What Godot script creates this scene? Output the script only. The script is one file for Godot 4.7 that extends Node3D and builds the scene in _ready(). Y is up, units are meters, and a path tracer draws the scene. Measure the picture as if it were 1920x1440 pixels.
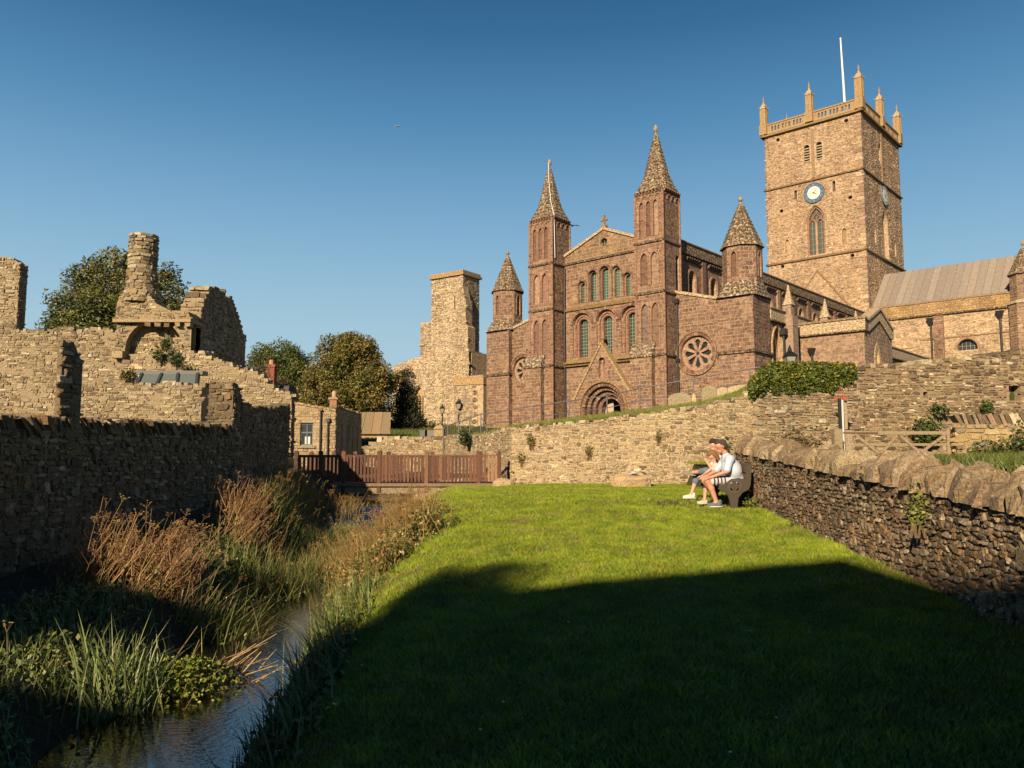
extends Node3D

var rng := RandomNumberGenerator.new()
var M := {}
var used := {}
const EYE := Vector3(0, 1.5, 0)
const PITCH := 0.09306
var stain := FastNoiseLite.new()


class MB:
	var v := PackedVector3Array()
	var n := PackedVector3Array()
	var c := PackedColorArray()
	var T := Transform3D.IDENTITY
	var col := Color(1, 1, 1)

	func tri(a: Vector3, b: Vector3, d: Vector3) -> void:
		var p := T * a
		var q := T * b
		var r := T * d
		var nn := (q - p).cross(r - p)
		if nn.length_squared() < 1e-14:
			return
		nn = nn.normalized()
		v.push_back(p); v.push_back(r); v.push_back(q)
		n.push_back(nn); n.push_back(nn); n.push_back(nn)
		c.push_back(col); c.push_back(col); c.push_back(col)

	func quad(a: Vector3, b: Vector3, d: Vector3, e: Vector3) -> void:
		tri(a, b, d)
		tri(a, d, e)

	func box(x0: float, x1: float, y0: float, y1: float, z0: float, z1: float) -> void:
		var p := [Vector3(x0, y0, z0), Vector3(x1, y0, z0), Vector3(x1, y1, z0), Vector3(x0, y1, z0), Vector3(x0, y0, z1), Vector3(x1, y0, z1), Vector3(x1, y1, z1), Vector3(x0, y1, z1)]
		hexa(p)

	func hexa(p: Array) -> void:
		quad(p[4], p[5], p[6], p[7])
		quad(p[1], p[0], p[3], p[2])
		quad(p[5], p[1], p[2], p[6])
		quad(p[0], p[4], p[7], p[3])
		quad(p[7], p[6], p[2], p[3])
		quad(p[0], p[1], p[5], p[4])

	func poly(pp: PackedVector2Array, z: float) -> void:
		if pp.size() < 3:
			return
		var ids := Geometry2D.triangulate_polygon(pp)
		for k in range(0, ids.size() - 2, 3):
			var a := pp[ids[k]]
			var b := pp[ids[k + 1]]
			var d := pp[ids[k + 2]]
			if (b - a).cross(d - a) < 0:
				tri(Vector3(a.x, a.y, z), Vector3(d.x, d.y, z), Vector3(b.x, b.y, z))
			else:
				tri(Vector3(a.x, a.y, z), Vector3(b.x, b.y, z), Vector3(d.x, d.y, z))

	func prism(pp: PackedVector2Array, z0: float, z1: float, back := false) -> void:
		if Geometry2D.is_polygon_clockwise(pp):
			pp = pp.duplicate()
			pp.reverse()
		poly(pp, z1)
		var m := pp.size()
		for k in m:
			var a := pp[k]
			var b := pp[(k + 1) % m]
			quad(Vector3(a.x, a.y, z1), Vector3(a.x, a.y, z0), Vector3(b.x, b.y, z0), Vector3(b.x, b.y, z1))
		if back:
			var s := T
			T = T * Transform3D(Basis(Vector3(-1, 0, 0), Vector3(0, 1, 0), Vector3(0, 0, -1)), Vector3.ZERO)
			var q := PackedVector2Array()
			for w in pp:
				q.push_back(Vector2(-w.x, w.y))
			poly(q, -z0)
			T = s

	# smooth tube through points with radii
	func tube(pts: Array, rad: Array, k := 5, cap := true) -> void:
		var rings := []
		var dirs := []
		var side := Vector3.ZERO
		for i in pts.size():
			var t: Vector3 = (pts[mini(i + 1, pts.size() - 1)] - pts[maxi(i - 1, 0)]).normalized()
			if i == 0:
				side = t.cross(Vector3(0.31, 0.2, 0.93)).normalized()
			side = (side - t * side.dot(t)).normalized()
			var up := t.cross(side)
			var rg := []
			var dg := []
			for j in k:
				var a := TAU * j / k
				var o := side * cos(a) + up * sin(a)
				rg.append(pts[i] + o * rad[i])
				dg.append(o)
			rings.append(rg)
			dirs.append(dg)
		for i in pts.size() - 1:
			for j in k:
				var j2 := (j + 1) % k
				sm(rings[i][j], rings[i][j2], rings[i + 1][j2], dirs[i][j], dirs[i][j2], dirs[i + 1][j2])
				sm(rings[i][j], rings[i + 1][j2], rings[i + 1][j], dirs[i][j], dirs[i + 1][j2], dirs[i + 1][j])
		if cap:
			var e: int = pts.size() - 1
			for j in range(1, k - 1):
				tri(rings[e][0], rings[e][j], rings[e][j + 1])
				tri(rings[0][0], rings[0][j + 1], rings[0][j])

	func sm(a: Vector3, b: Vector3, d: Vector3, na: Vector3, nb: Vector3, nd: Vector3) -> void:
		v.push_back(T * a); v.push_back(T * d); v.push_back(T * b)
		var B := T.basis
		n.push_back((B * na).normalized()); n.push_back((B * nd).normalized()); n.push_back((B * nb).normalized())
		c.push_back(col); c.push_back(col); c.push_back(col)

	# flat loft through rings of equal length (rings ccw seen from above, going up)
	func loft(rings: Array, cap := true) -> void:
		for i in rings.size() - 1:
			var m: int = rings[i].size()
			for j in m:
				var j2 := (j + 1) % m
				quad(rings[i][j], rings[i][j2], rings[i + 1][j2], rings[i + 1][j])
		if cap:
			var r: Array = rings[rings.size() - 1]
			for j in range(1, r.size() - 1):
				tri(r[0], r[j], r[j + 1])

	func lathe(prof: Array, k := 12, at := Vector3.ZERO, rot := 0.0) -> void:
		var rings := []
		for p in prof:
			var r := []
			for j in k:
				var a := -(TAU * j / k + rot)
				r.append(at + Vector3(cos(a) * p[0], p[1], sin(a) * p[0]))
			rings.append(r)
		loft(rings)

	func mesh() -> ArrayMesh:
		var m := ArrayMesh.new()
		if v.is_empty():
			return m
		var arr := []
		arr.resize(Mesh.ARRAY_MAX)
		arr[Mesh.ARRAY_VERTEX] = v
		arr[Mesh.ARRAY_NORMAL] = n
		arr[Mesh.ARRAY_COLOR] = c
		m.add_surface_from_arrays(Mesh.PRIMITIVE_TRIANGLES, arr)
		return m


func numbered(called: String, parent: Node) -> String:
	var key := "%d/%s" % [parent.get_instance_id(), called]
	var k: int = used.get(key, 0)
	used[key] = k + 1
	return called if k == 0 else "%s_%03d" % [called, k]


func put(called: String, me: Mesh, mat: Material, parent: Node = null, xf := Transform3D.IDENTITY) -> MeshInstance3D:
	if parent == null:
		parent = self
	var o := MeshInstance3D.new()
	o.name = numbered(called, parent)
	o.mesh = me
	o.material_override = mat
	o.transform = xf
	parent.add_child(o, true)
	return o


func obj(called: String, mb: MB, mat: Material, parent: Node = null) -> MeshInstance3D:
	return put(called, mb.mesh(), mat, parent)


func thing(called: String, label: String, category: String, at := Vector3.ZERO, turn := 0.0, group := "") -> Node3D:
	var o := Node3D.new()
	o.name = numbered(called, self)
	add_child(o, true)
	o.position = at
	o.rotation.y = turn
	return tag(o, label, category, group)


func tag(o: Node3D, label: String, category: String, group := "") -> Node3D:
	o.set_meta("label", label)
	o.set_meta("category", category)
	if group != "":
		o.set_meta("group", group)
	return o


func stuff(o: Node3D) -> Node3D:
	o.set_meta("kind", "stuff")
	return o


func struct(called: String, mb: MB, mat: Material) -> MeshInstance3D:
	var o := obj(called, mb, mat)
	o.set_meta("kind", "structure")
	return o


func rf(a: float, b: float) -> float:
	return rng.randf_range(a, b)


func lin(a: Array, x: float) -> float:
	# piecewise linear table [[x, y], ...]
	if x <= a[0][0]:
		return a[0][1]
	for i in a.size() - 1:
		if x <= a[i + 1][0]:
			return lerpf(a[i][1], a[i + 1][1], (x - a[i][0]) / (a[i + 1][0] - a[i][0]))
	return a[a.size() - 1][1]


func pal_pick(pal: Array) -> Color:
	var k: Color = pal[rng.randi() % pal.size()]
	var b := rf(0.72, 1.18)
	return Color(k.r * b, k.g * b * rf(0.96, 1.04), k.b * b * rf(0.92, 1.06))


# weather stains: broad patches, longer downwards, some of them yellowed
func stained(k: Color, x: float, y: float) -> Color:
	var a := stain.get_noise_2d(x * 1.1, y * 0.35)
	var b := stain.get_noise_2d(x * 0.5 + 70.0, y * 0.4)
	var m := 1.0 + 0.42 * a
	return Color(k.r * m, k.g * m, k.b * m * (1.0 - 0.22 * maxf(b, 0.0)))


func in_view(p: Vector3, m := 40.0) -> bool:
	var d := p - EYE
	var z := -d.z * cos(PITCH) + d.y * sin(PITCH)
	if z < 0.5:
		return false
	var x := 960.0 + 1500.0 * d.x / z
	var y := 720.0 - 1500.0 * (d.y * cos(PITCH) + d.z * sin(PITCH)) / z
	return x > -m and x < 1920 + m and y > -m and y < 1440 + m


# ---------------------------------------------------------------- materials
func noise_bytes(sz: int, sd: int, freq: float, oct: int, kind := FastNoiseLite.TYPE_SIMPLEX_SMOOTH) -> PackedByteArray:
	var f := FastNoiseLite.new()
	f.seed = sd
	f.noise_type = kind
	f.frequency = freq
	f.fractal_octaves = oct
	if kind == FastNoiseLite.TYPE_CELLULAR:
		f.cellular_return_type = FastNoiseLite.RETURN_DISTANCE
	var im := f.get_seamless_image(sz, sz, false, false, 0.15, true)
	im.convert(Image.FORMAT_L8)
	return im.get_data()


# colours from a coarse noise through a ramp, broken up by a fine one; spots (lichen, specks) from a third
func tex(sz: int, sd: int, freq: float, ramp: Array, grain: float, spots := [], grain_freq := 0.18) -> ImageTexture:
	var a := noise_bytes(sz, sd, freq, 4)
	var g := noise_bytes(sz, sd + 7, grain_freq, 3)
	var s := PackedByteArray()
	if spots.size() > 0:
		s = noise_bytes(sz, sd + 13, spots[0], 3)
	var lut := []
	for i in 256:
		var t := clampf((i / 255.0 - 0.2) / 0.6, 0, 1)
		var q := t * (ramp.size() - 1)
		var k := mini(int(q), ramp.size() - 2)
		lut.append((ramp[k] as Color).lerp(ramp[k + 1], q - k))
	var out := PackedByteArray()
	out.resize(sz * sz * 3)
	var thr := 256
	var sc := Color(1, 1, 1)
	if spots.size() > 0:
		thr = int(spots[1] * 255)
		sc = spots[2]
	for i in sz * sz:
		var k: Color = lut[a[i]]
		var m := 1.0 + grain * (g[i] / 127.5 - 1.0)
		var r := k.r * m
		var gg := k.g * m
		var b := k.b * m
		if thr < 256 and s[i] > thr:
			var w := clampf((s[i] - thr) / 14.0, 0, 1)
			r = lerpf(r, sc.r * m, w); gg = lerpf(gg, sc.g * m, w); b = lerpf(b, sc.b * m, w)
		out[i * 3] = clampi(int(r * 255), 0, 255)
		out[i * 3 + 1] = clampi(int(gg * 255), 0, 255)
		out[i * 3 + 2] = clampi(int(b * 255), 0, 255)
	var im := Image.create_from_data(sz, sz, false, Image.FORMAT_RGB8, out)
	return ImageTexture.create_from_image(im)


func bump(sz: int, sd: int, freq: float, oct := 4, k := 3.0) -> ImageTexture:
	var im := Image.create_from_data(sz, sz, false, Image.FORMAT_L8, noise_bytes(sz, sd, freq, oct))
	im.convert(Image.FORMAT_RGB8)
	im.bump_map_to_normal_map(k)
	return ImageTexture.create_from_image(im)


func mat(called: String, albedo: Color, rough := 0.9, t: Texture2D = null, scale := 0.5, nrm: Texture2D = null, ns := 1.0) -> StandardMaterial3D:
	var m := StandardMaterial3D.new()
	m.resource_name = called
	m.albedo_color = Color(albedo.r * 0.84, albedo.g * 0.84, albedo.b * 0.84)
	m.roughness = rough
	m.vertex_color_use_as_albedo = true
	m.cull_mode = BaseMaterial3D.CULL_DISABLED
	if t != null or nrm != null:
		m.uv1_triplanar = true
		m.uv1_world_triplanar = true
		m.uv1_scale = Vector3.ONE * scale
	if t != null:
		m.albedo_texture = t
	if nrm != null:
		m.normal_enabled = true
		m.normal_texture = nrm
		m.normal_scale = ns
	M[called] = m
	return m


func g3(x: float) -> Color:
	return Color(x, x, x)


func make_materials() -> void:
	stain.seed = 77
	stain.frequency = 0.5
	stain.fractal_octaves = 3
	var bs := bump(512, 3, 0.05, 5, 5.0)
	# purple-brown sandstone, rubble, lichened roofs: textures carry sRGB stone colour, vertex colours the tone of each block
	var ss := tex(1024, 11, 0.01, [Color(0.56, 0.51, 0.47), Color(0.78, 0.72, 0.68), Color(0.88, 0.82, 0.76), Color(0.74, 0.70, 0.60)], 0.22, [0.022, 0.655, Color(1, 0.97, 0.88)], 0.16)
	mat("sandstone", Color(1, 1, 1), 0.92, ss, 0.28, bs, 0.6)
	var rub := tex(1024, 21, 0.02, [Color(0.55, 0.52, 0.46), Color(0.8, 0.76, 0.68), Color(0.92, 0.88, 0.8), Color(0.72, 0.66, 0.52)], 0.24, [0.02, 0.66, Color(1, 0.98, 0.9)], 0.1)
	var farx := tex(1024, 27, 0.012, [Color(0.56, 0.53, 0.48), Color(0.78, 0.74, 0.68), Color(0.9, 0.86, 0.79), Color(0.70, 0.62, 0.50)], 0.2, [0.012, 0.66, Color(0.95, 0.92, 0.84)], 0.1)
	mat("rubble", Color(1, 1, 1), 0.95, rub, 0.7, bs, 1.0)
	var rubn := tex(1024, 31, 0.02, [Color(0.46, 0.42, 0.36), Color(0.74, 0.70, 0.62), Color(0.9, 0.82, 0.68), Color(0.78, 0.6, 0.38)], 0.3, [0.014, 0.64, Color(0.98, 0.97, 0.92)], 0.09)
	mat("near_rubble", Color(1, 1, 1), 0.95, rubn, 1.4, bs, 1.2)
	mat("far_stone", Color(1, 1, 1), 0.95, farx, 0.22, bs, 0.6)
	var sp := tex(1024, 41, 0.02, [Color(0.22, 0.17, 0.13), Color(0.34, 0.26, 0.19), Color(0.42, 0.33, 0.24), Color(0.34, 0.28, 0.17)], 0.3, [0.016, 0.6, Color(0.80, 0.74, 0.63)], 0.2)
	mat("lichen_slate", Color(1, 1, 1), 0.95, sp, 0.32, bs, 0.7)
	var ls := tex(1024, 43, 0.02, [Color(0.42, 0.35, 0.27), Color(0.6, 0.5, 0.38), Color(0.66, 0.56, 0.42), Color(0.5, 0.44, 0.3)], 0.26, [0.018, 0.56, Color(0.84, 0.77, 0.65)], 0.2)
	mat("lichen_coping", Color(1, 1, 1), 0.95, ls, 0.4, bs, 0.7)
	var og := tex(512, 47, 0.03, [Color(0.48, 0.42, 0.34), Color(0.62, 0.53, 0.39), Color(0.72, 0.63, 0.5), Color(0.58, 0.5, 0.38)], 0.2, [0.03, 0.66, Color(0.7, 0.48, 0.18)])
	mat("ochre_stone", Color(1, 1, 1), 0.92, og, 0.3, bs, 0.5)
	var ld := tex(512, 51, 0.02, [Color(0.62, 0.58, 0.55), Color(0.74, 0.70, 0.66), Color(0.68, 0.60, 0.54), Color(0.8, 0.77, 0.73)], 0.12)
	mat("lead", Color(1, 1, 1), 0.65, ld, 0.25)
	var wd := tex(512, 61, 0.015, [Color(0.7, 0.66, 0.62), Color(0.95, 0.9, 0.86), Color(0.8, 0.74, 0.7)], 0.2, [], 0.25)
	mat("wood", Color(1, 1, 1), 0.75, wd, 1.5, bs, 0.4)
	mat("plain", Color(1, 1, 1), 0.8)
	mat("iron", Color(1, 1, 1), 0.5)
	M["iron"].metallic = 0.3
	mat("paint", Color(1, 1, 1), 0.45)
	var gl := mat("glass", Color(1, 1, 1), 0.2)
	gl.metallic_specular = 0.6
	var gt := tex(1024, 71, 0.006, [Color(0.25, 0.26, 0.1), Color(0.32, 0.34, 0.12), Color(0.42, 0.40, 0.16), Color(0.36, 0.3, 0.16)], 0.3, [], 0.2)
	mat("earth", Color(1, 1, 1), 1.0, gt, 0.35, bs, 1.0)
	var lf := mat("leaf", Color(1, 1, 1), 0.55)
	lf.backlight = Color(0.35, 0.4, 0.12)
	var gr := mat("grass", Color(1, 1, 1), 0.6)
	gr.backlight = Color(0.5, 0.55, 0.14)
	mat("dry", Color(1, 1, 1), 0.75)
	mat("bark", Color(1, 1, 1), 0.95, rub, 1.2, bs, 1.2)
	mat("skin", Color(1, 1, 1), 0.55)
	mat("cloth", Color(1, 1, 1), 0.95, null, 3.0, bs, 0.9)
	mat("numeral", Color(0.75, 0.66, 0.46), 0.5)
	var w := mat("water", Color(0.05, 0.048, 0.036), 0.06, null, 1.3, bump(512, 81, 0.02, 3, 4.0), 0.22)
	w.metallic_specular = 0.7


# ---------------------------------------------------------------- sky, sun, camera
func make_view() -> void:
	var cam := Camera3D.new()
	cam.name = "camera"
	cam.fov = 51.28
	cam.near = 0.05
	cam.far = 3000.0
	cam.position = EYE
	cam.rotation = Vector3(PITCH, 0, 0)
	add_child(cam)
	cam.current = true
	# clear sky: colour by elevation only
	var tab := [[0.0, Color(0.50, 0.66, 0.72)], [9.0, Color(0.37, 0.57, 0.69)], [13.0, Color(0.28, 0.49, 0.66)], [17.0, Color(0.20, 0.40, 0.61)], [23.0, Color(0.095, 0.265, 0.47)], [29.0, Color(0.042, 0.155, 0.32)], [33.0, Color(0.028, 0.11, 0.25)], [45.0, Color(0.015, 0.06, 0.16)], [90.0, Color(0.010, 0.04, 0.11)]]
	var hgt := 512
	var im := Image.create_empty(16, hgt, false, Image.FORMAT_RGBF)
	for y in hgt:
		var el := 90.0 - (y + 0.5) / hgt * 180.0
		var k := Color(0.06, 0.06, 0.035)
		if el >= 0:
			for i in tab.size() - 1:
				if el <= tab[i + 1][0]:
					var t: float = (el - tab[i][0]) / (tab[i + 1][0] - tab[i][0])
					k = (tab[i][1] as Color).lerp(tab[i + 1][1], t)
					break
		for x in 16:
			im.set_pixel(x, y, k)
	var sm := PanoramaSkyMaterial.new()
	sm.panorama = ImageTexture.create_from_image(im)
	var sky := Sky.new()
	sky.sky_material = sm
	var env := Environment.new()
	env.background_mode = Environment.BG_SKY
	env.sky = sky
	env.tonemap_mode = Environment.TONE_MAPPER_LINEAR
	env.tonemap_exposure = 2.0
	env.background_energy_multiplier = 0.5
	env.ambient_light_source = Environment.AMBIENT_SOURCE_SKY
	env.sdfgi_enabled = true
	env.ssao_enabled = true
	env.ssil_enabled = true
	var we := WorldEnvironment.new()
	we.name = "environment"
	we.environment = env
	add_child(we)
	# low autumn sun behind the camera and to its left
	var sun := DirectionalLight3D.new()
	sun.name = "sun"
	sun.light_energy = 1.6
	sun.light_color = Color(1.0, 0.905, 0.765)
	sun.light_angular_distance = 0.8
	sun.shadow_enabled = true
	var e := deg_to_rad(24.0)
	var to_sun := Vector3(-0.42 * cos(e), sin(e), 0.907 * cos(e))
	sun.look_at_from_position(Vector3.ZERO, -to_sun, Vector3.UP)
	add_child(sun)


# ---------------------------------------------------------------- masonry
func add_stone(mb: MB, cu: float, cv: float, su: float, sv: float, pr: float, j := 0.16) -> void:
	var hu := su * 0.5
	var hv := sv * 0.5
	var cut := rf(0.16, 0.6)
	var ring := [Vector2(-1, -1 + cut), Vector2(-1 + cut, -1), Vector2(1 - cut * rf(0.5, 1.2), -1), Vector2(1, -1 + cut * rf(0.5, 1.4)), Vector2(1, 1 - cut), Vector2(1 - cut, 1), Vector2(-1 + cut * rf(0.5, 1.3), 1), Vector2(-1, 1 - cut * rf(0.5, 1.2))]
	var b := []
	var f := []
	var sl := rf(-0.25, 0.25)
	var sl2 := rf(-0.35, 0.35)
	for p in ring:
		var q: Vector2 = p + Vector2(rf(-j, j), rf(-j, j))
		b.append(Vector3(cu + q.x * hu, cv + q.y * hv, -0.02))
		f.append(Vector3(cu + q.x * hu * 0.84, cv + q.y * hv * 0.8, pr * (1.0 + sl * q.x + sl2 * q.y + rf(-0.12, 0.12))))
	for k in 8:
		var k2 := (k + 1) % 8
		mb.quad(b[k], b[k2], f[k2], f[k])
	for k in range(1, 7):
		mb.tri(f[0], f[k], f[k + 1])


# rough stones over a face; the largest in view are single parts, the rest one mesh
func stones(parent: Node3D, T: Transform3D, outer: PackedVector2Array, holes: Array, o: Dictionary) -> void:
	var lo := Vector2(1e9, 1e9)
	var hi := -lo
	for p in outer:
		lo = lo.min(p)
		hi = hi.max(p)
	var ch: float = o.get("ch", 0.13)
	var l0: float = o.get("l0", 0.14)
	var l1: float = o.get("l1", 0.42)
	var pr: float = o.get("pr", 0.035)
	var tilt: float = o.get("tilt", 0.07)
	var W: Transform3D = parent.global_transform * T
	var list := []
	var er: float = o.get("erode", 0.0)
	var y := lo.y
	while y < hi.y:
		var h := ch * rf(0.7, 1.3)
		var x := lo.x - rf(0, l1)
		while x < hi.x:
			var l := l0 + (l1 - l0) * pow(rng.randf(), 1.8)
			if rng.randf() < 0.1:
				l *= 0.6
			var ctr := Vector2(x + l * 0.5, y + h * (0.5 + rf(-0.22, 0.22)))
			x += l
			if not Geometry2D.is_point_in_polygon(ctr, outer):
				continue
			var bad := false
			for q in holes:
				for e in q:
					if absf(e.x - ctr.x) < l * 0.45 and absf(e.y - ctr.y) < h * 0.45:
						bad = true
				for e in [Vector2(-0.42 * l, -0.4 * h), Vector2(0.42 * l, -0.4 * h), Vector2(0.42 * l, 0.4 * h), Vector2(-0.42 * l, 0.4 * h), Vector2.ZERO]:
					if Geometry2D.is_point_in_polygon(ctr + e, q):
						bad = true
			if bad:
				continue
			if er > 0 and stain.get_noise_2d(ctr.x * 1.6 + W.origin.x * 3.0, ctr.y * 2.0) > 0.28 and rng.randf() < er:
				continue
			var d := (W * Vector3(ctr.x, ctr.y, 0)) - EYE
			var vis := in_view(d + EYE)
			if not vis and d.length() > 30:
				continue
			var big := rng.randf() < 0.09
			list.append([(l * h / d.length_squared()) if vis else 0.0, ctr, l * rf(0.78, 1.0), h * (rf(1.35, 2.0) if big else rf(0.6, 1.08)), pr * (rf(1.0, 1.5) if big else rf(0.25, 1.2)), rf(-tilt, tilt)])
		y += h
	var nn: int = mini(o.get("n", 0), list.size())
	list.sort_custom(func(a, b): return a[0] > b[0])
	var pal: Array = o["pal"]
	var vars := []
	for k in mini(16, nn):
		var vm := MB.new()
		vm.col = pal_pick(pal)
		add_stone(vm, 0, 0, 1, 1, 1)
		vars.append(vm.mesh())
	var mt: Material = M[o.get("mat", "rubble")]
	var rest := MB.new()
	for k in list.size():
		var e: Array = list[k]
		var rot := Transform3D(Basis(Vector3(0, 0, 1), e[5]), Vector3(e[1].x, e[1].y, 0))
		if k < nn:
			var sc := Transform3D(Basis(Vector3(e[2], 0, 0), Vector3(0, e[3], 0), Vector3(0, 0, e[4])), Vector3.ZERO)
			put("stone", vars[rng.randi() % vars.size()], mt, parent, T * rot * sc)
		else:
			rest.T = T * rot
			rest.col = stained(pal_pick(pal), e[1].x + W.origin.x * 2.0, e[1].y)
			add_stone(rest, 0, 0, e[2], e[3], e[4])
	if not rest.v.is_empty():
		stuff(obj("small_stones", rest, mt, parent))


func jag(top: Array, step: float, amp: float) -> Array:
	if amp <= 0:
		return top
	var out := []
	var x: float = top[0][0]
	var e: float = top[top.size() - 1][0]
	while x < e:
		out.append([x, lin(top, x) + rf(-amp, amp)])
		x += step * rf(0.6, 1.4)
	out.append([e, lin(top, e)])
	return out


func frame(A: Vector2, B: Vector2) -> Transform3D:
	var u := Vector3(B.x - A.x, 0, B.y - A.y).normalized()
	return Transform3D(Basis(u, Vector3.UP, u.cross(Vector3.UP)), Vector3.ZERO)


# a rough wall from A to B (x, z), seen with A on the left; tops are [distance, height over the base]
func wall(called: String, label: String, cat: String, A: Vector2, B: Vector2, y0: float, th: float, top: Array, o: Dictionary) -> Node3D:
	var t := thing(called, label, cat, Vector3(A.x, y0, A.y), 0.0, o.get("group", ""))
	wall_into(t, frame(A, B), A.distance_to(B), th, top, o)
	return t


func wall_into(t: Node3D, T: Transform3D, L: float, th: float, top: Array, o: Dictionary) -> void:
	var tj := jag(top, o.get("jstep", 0.25), o.get("jag", 0.05))
	var pp := PackedVector2Array([Vector2(0, -0.5), Vector2(L, -0.5 + o.get("rise", 0.0))])
	for k in range(tj.size() - 1, -1, -1):
		pp.push_back(Vector2(tj[k][0], tj[k][1]))
	var holes: Array = o.get("holes", [])
	var mb := MB.new()
	mb.T = T
	mb.col = o.get("mortar", Color(0.42, 0.36, 0.26))
	if holes.is_empty():
		mb.prism(pp, -th, 0, true)
	else:
		face(mb, pp, holes, o.get("depth", 0.3))
		mb.prism(pp, -th, -o.get("depth", 0.3) - 0.02, true)
		mb.T = T
	obj("wall_core", mb, M[o.get("mat", "rubble")], t)
	stones(t, T, pp, holes, o)
	# ends
	var pe: Dictionary = o.duplicate()
	pe["n"] = 0
	pe.erase("holes")
	if o.has("end_pal"):
		pe["pal"] = o["end_pal"]
	if o.get("end_a", false):
		var h: float = tj[0][1]
		stones(t, T * Transform3D(Basis(Vector3(0, 0, 1), Vector3.UP, Vector3(-1, 0, 0)), Vector3(0, 0, -th)), PackedVector2Array([Vector2(0.02, -0.3), Vector2(th - 0.02, -0.3), Vector2(th - 0.02, h), Vector2(0.02, h)]), [], pe)
	if o.get("end_b", false):
		var h2: float = tj[tj.size() - 1][1]
		stones(t, T * Transform3D(Basis(Vector3(0, 0, -1), Vector3.UP, Vector3(1, 0, 0)), Vector3(L, 0, 0)), PackedVector2Array([Vector2(0.02, -0.3), Vector2(th - 0.02, -0.3), Vector2(th - 0.02, h2), Vector2(0.02, h2)]), [], pe)
	# loose cap stones along the top
	var cs: float = o.get("cap", 0.0)
	if cs > 0:
		var cm := MB.new()
		cm.T = T
		var x := 0.0
		var nc := 0
		while x < L:
			var l := rf(cs * 0.6, cs * 1.5)
			cm.col = pal_pick(o["pal"])
			var yy := lin(tj, x + l * 0.5)
			var one := MB.new()
			one.col = cm.col
			one.T = T
			var use := one if nc < o.get("ncap", 0) else cm
			var rows := maxi(1, int(th / 0.28 + 0.5))
			for q in rows:
				var zz := -th * (q + 0.5) / rows + 0.02
				rough_box(use, Vector3(x + l * 0.5 + rf(-0.06, 0.06), yy + cs * rf(0.0, 0.15), zz), Vector3(l * rf(0.42, 0.54), cs * rf(0.18, 0.42), th / rows * rf(0.42, 0.56)), 0.2, Basis(Vector3.UP, rf(-0.25, 0.25)))
			if nc < o.get("ncap", 0):
				obj("cap_stone", one, M[o.get("mat", "rubble")], t)
			nc += 1
			x += l
		if not cm.v.is_empty():
			stuff(obj("cap_stones", cm, M[o.get("mat", "rubble")], t))


func rough_box(mb: MB, ctr: Vector3, hs: Vector3, j: float, bas := Basis.IDENTITY) -> void:
	var p := []
	for k in [[-1, -1, -1], [1, -1, -1], [1, 1, -1], [-1, 1, -1], [-1, -1, 1], [1, -1, 1], [1, 1, 1], [-1, 1, 1]]:
		p.append(ctr + bas * Vector3(hs.x * (k[0] + rf(-j, j)), hs.y * (k[1] + rf(-j, j)), hs.z * (k[2] + rf(-j, j))))
	mb.hexa(p)


# flat face with openings: front pieces at z = 0 and the reveals down to -depth
func face(mb: MB, outer: PackedVector2Array, holes: Array, depth: float) -> void:
	var lo := Vector2(1e9, 1e9)
	var hi := -lo
	for p in outer:
		lo = lo.min(p)
		hi = hi.max(p)
	var cuts := [lo.x - 1.0, hi.x + 1.0]
	for h in holes:
		var a := 1e9
		var b := -1e9
		for p in h:
			a = minf(a, p.x)
			b = maxf(b, p.x)
		var cc := (a + b) * 0.5
		var dup := false
		for q in cuts:
			if absf(q - cc) < 0.01:
				dup = true
		if not dup:
			cuts.append(cc)
	cuts.sort()
	for i in cuts.size() - 1:
		var rect := PackedVector2Array([Vector2(cuts[i], lo.y - 1), Vector2(cuts[i + 1], lo.y - 1), Vector2(cuts[i + 1], hi.y + 1), Vector2(cuts[i], hi.y + 1)])
		var pieces := Geometry2D.intersect_polygons(outer, rect)
		for h in holes:
			var nx: Array[PackedVector2Array] = []
			for p in pieces:
				for q in Geometry2D.clip_polygons(p, h):
					if not Geometry2D.is_polygon_clockwise(q):
						nx.append(q)
			pieces = nx
		for p in pieces:
			mb.poly(p, 0)
	for h in holes:
		reveal(mb, h, 0.0, -depth)


func reveal(mb: MB, h: PackedVector2Array, z0: float, z1: float) -> void:
	var q := h
	if not Geometry2D.is_polygon_clockwise(q):
		q = h.duplicate()
		q.reverse()
	for k in q.size():
		var a := q[k]
		var b := q[(k + 1) % q.size()]
		mb.quad(Vector3(a.x, a.y, z0), Vector3(a.x, a.y, z1), Vector3(b.x, b.y, z1), Vector3(b.x, b.y, z0))


func arch(cx: float, y0: float, w: float, spring: float, pointed := false, seg := 10) -> PackedVector2Array:
	var p := PackedVector2Array()
	var r := w * 0.5
	p.push_back(Vector2(cx - r, y0))
	if pointed:
		var R := w * 1.05
		var am := acos((R - r) / R)
		for k in seg / 2 + 1:
			var a := PI - am * k / (seg / 2)
			p.push_back(Vector2(cx - r + R + cos(a) * R, spring + sin(a) * R))
		for k in range(1, seg / 2 + 1):
			var a := am - am * k / (seg / 2)
			p.push_back(Vector2(cx + r - R + cos(a) * R, spring + sin(a) * R))
	else:
		for k in seg + 1:
			var a := PI - PI * k / seg
			p.push_back(Vector2(cx + cos(a) * r, spring + sin(a) * r))
	p.push_back(Vector2(cx + r, y0))
	return p


func rect(x0: float, x1: float, y0: float, y1: float) -> PackedVector2Array:
	return PackedVector2Array([Vector2(x0, y0), Vector2(x0, y1), Vector2(x1, y1), Vector2(x1, y0)])


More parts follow.
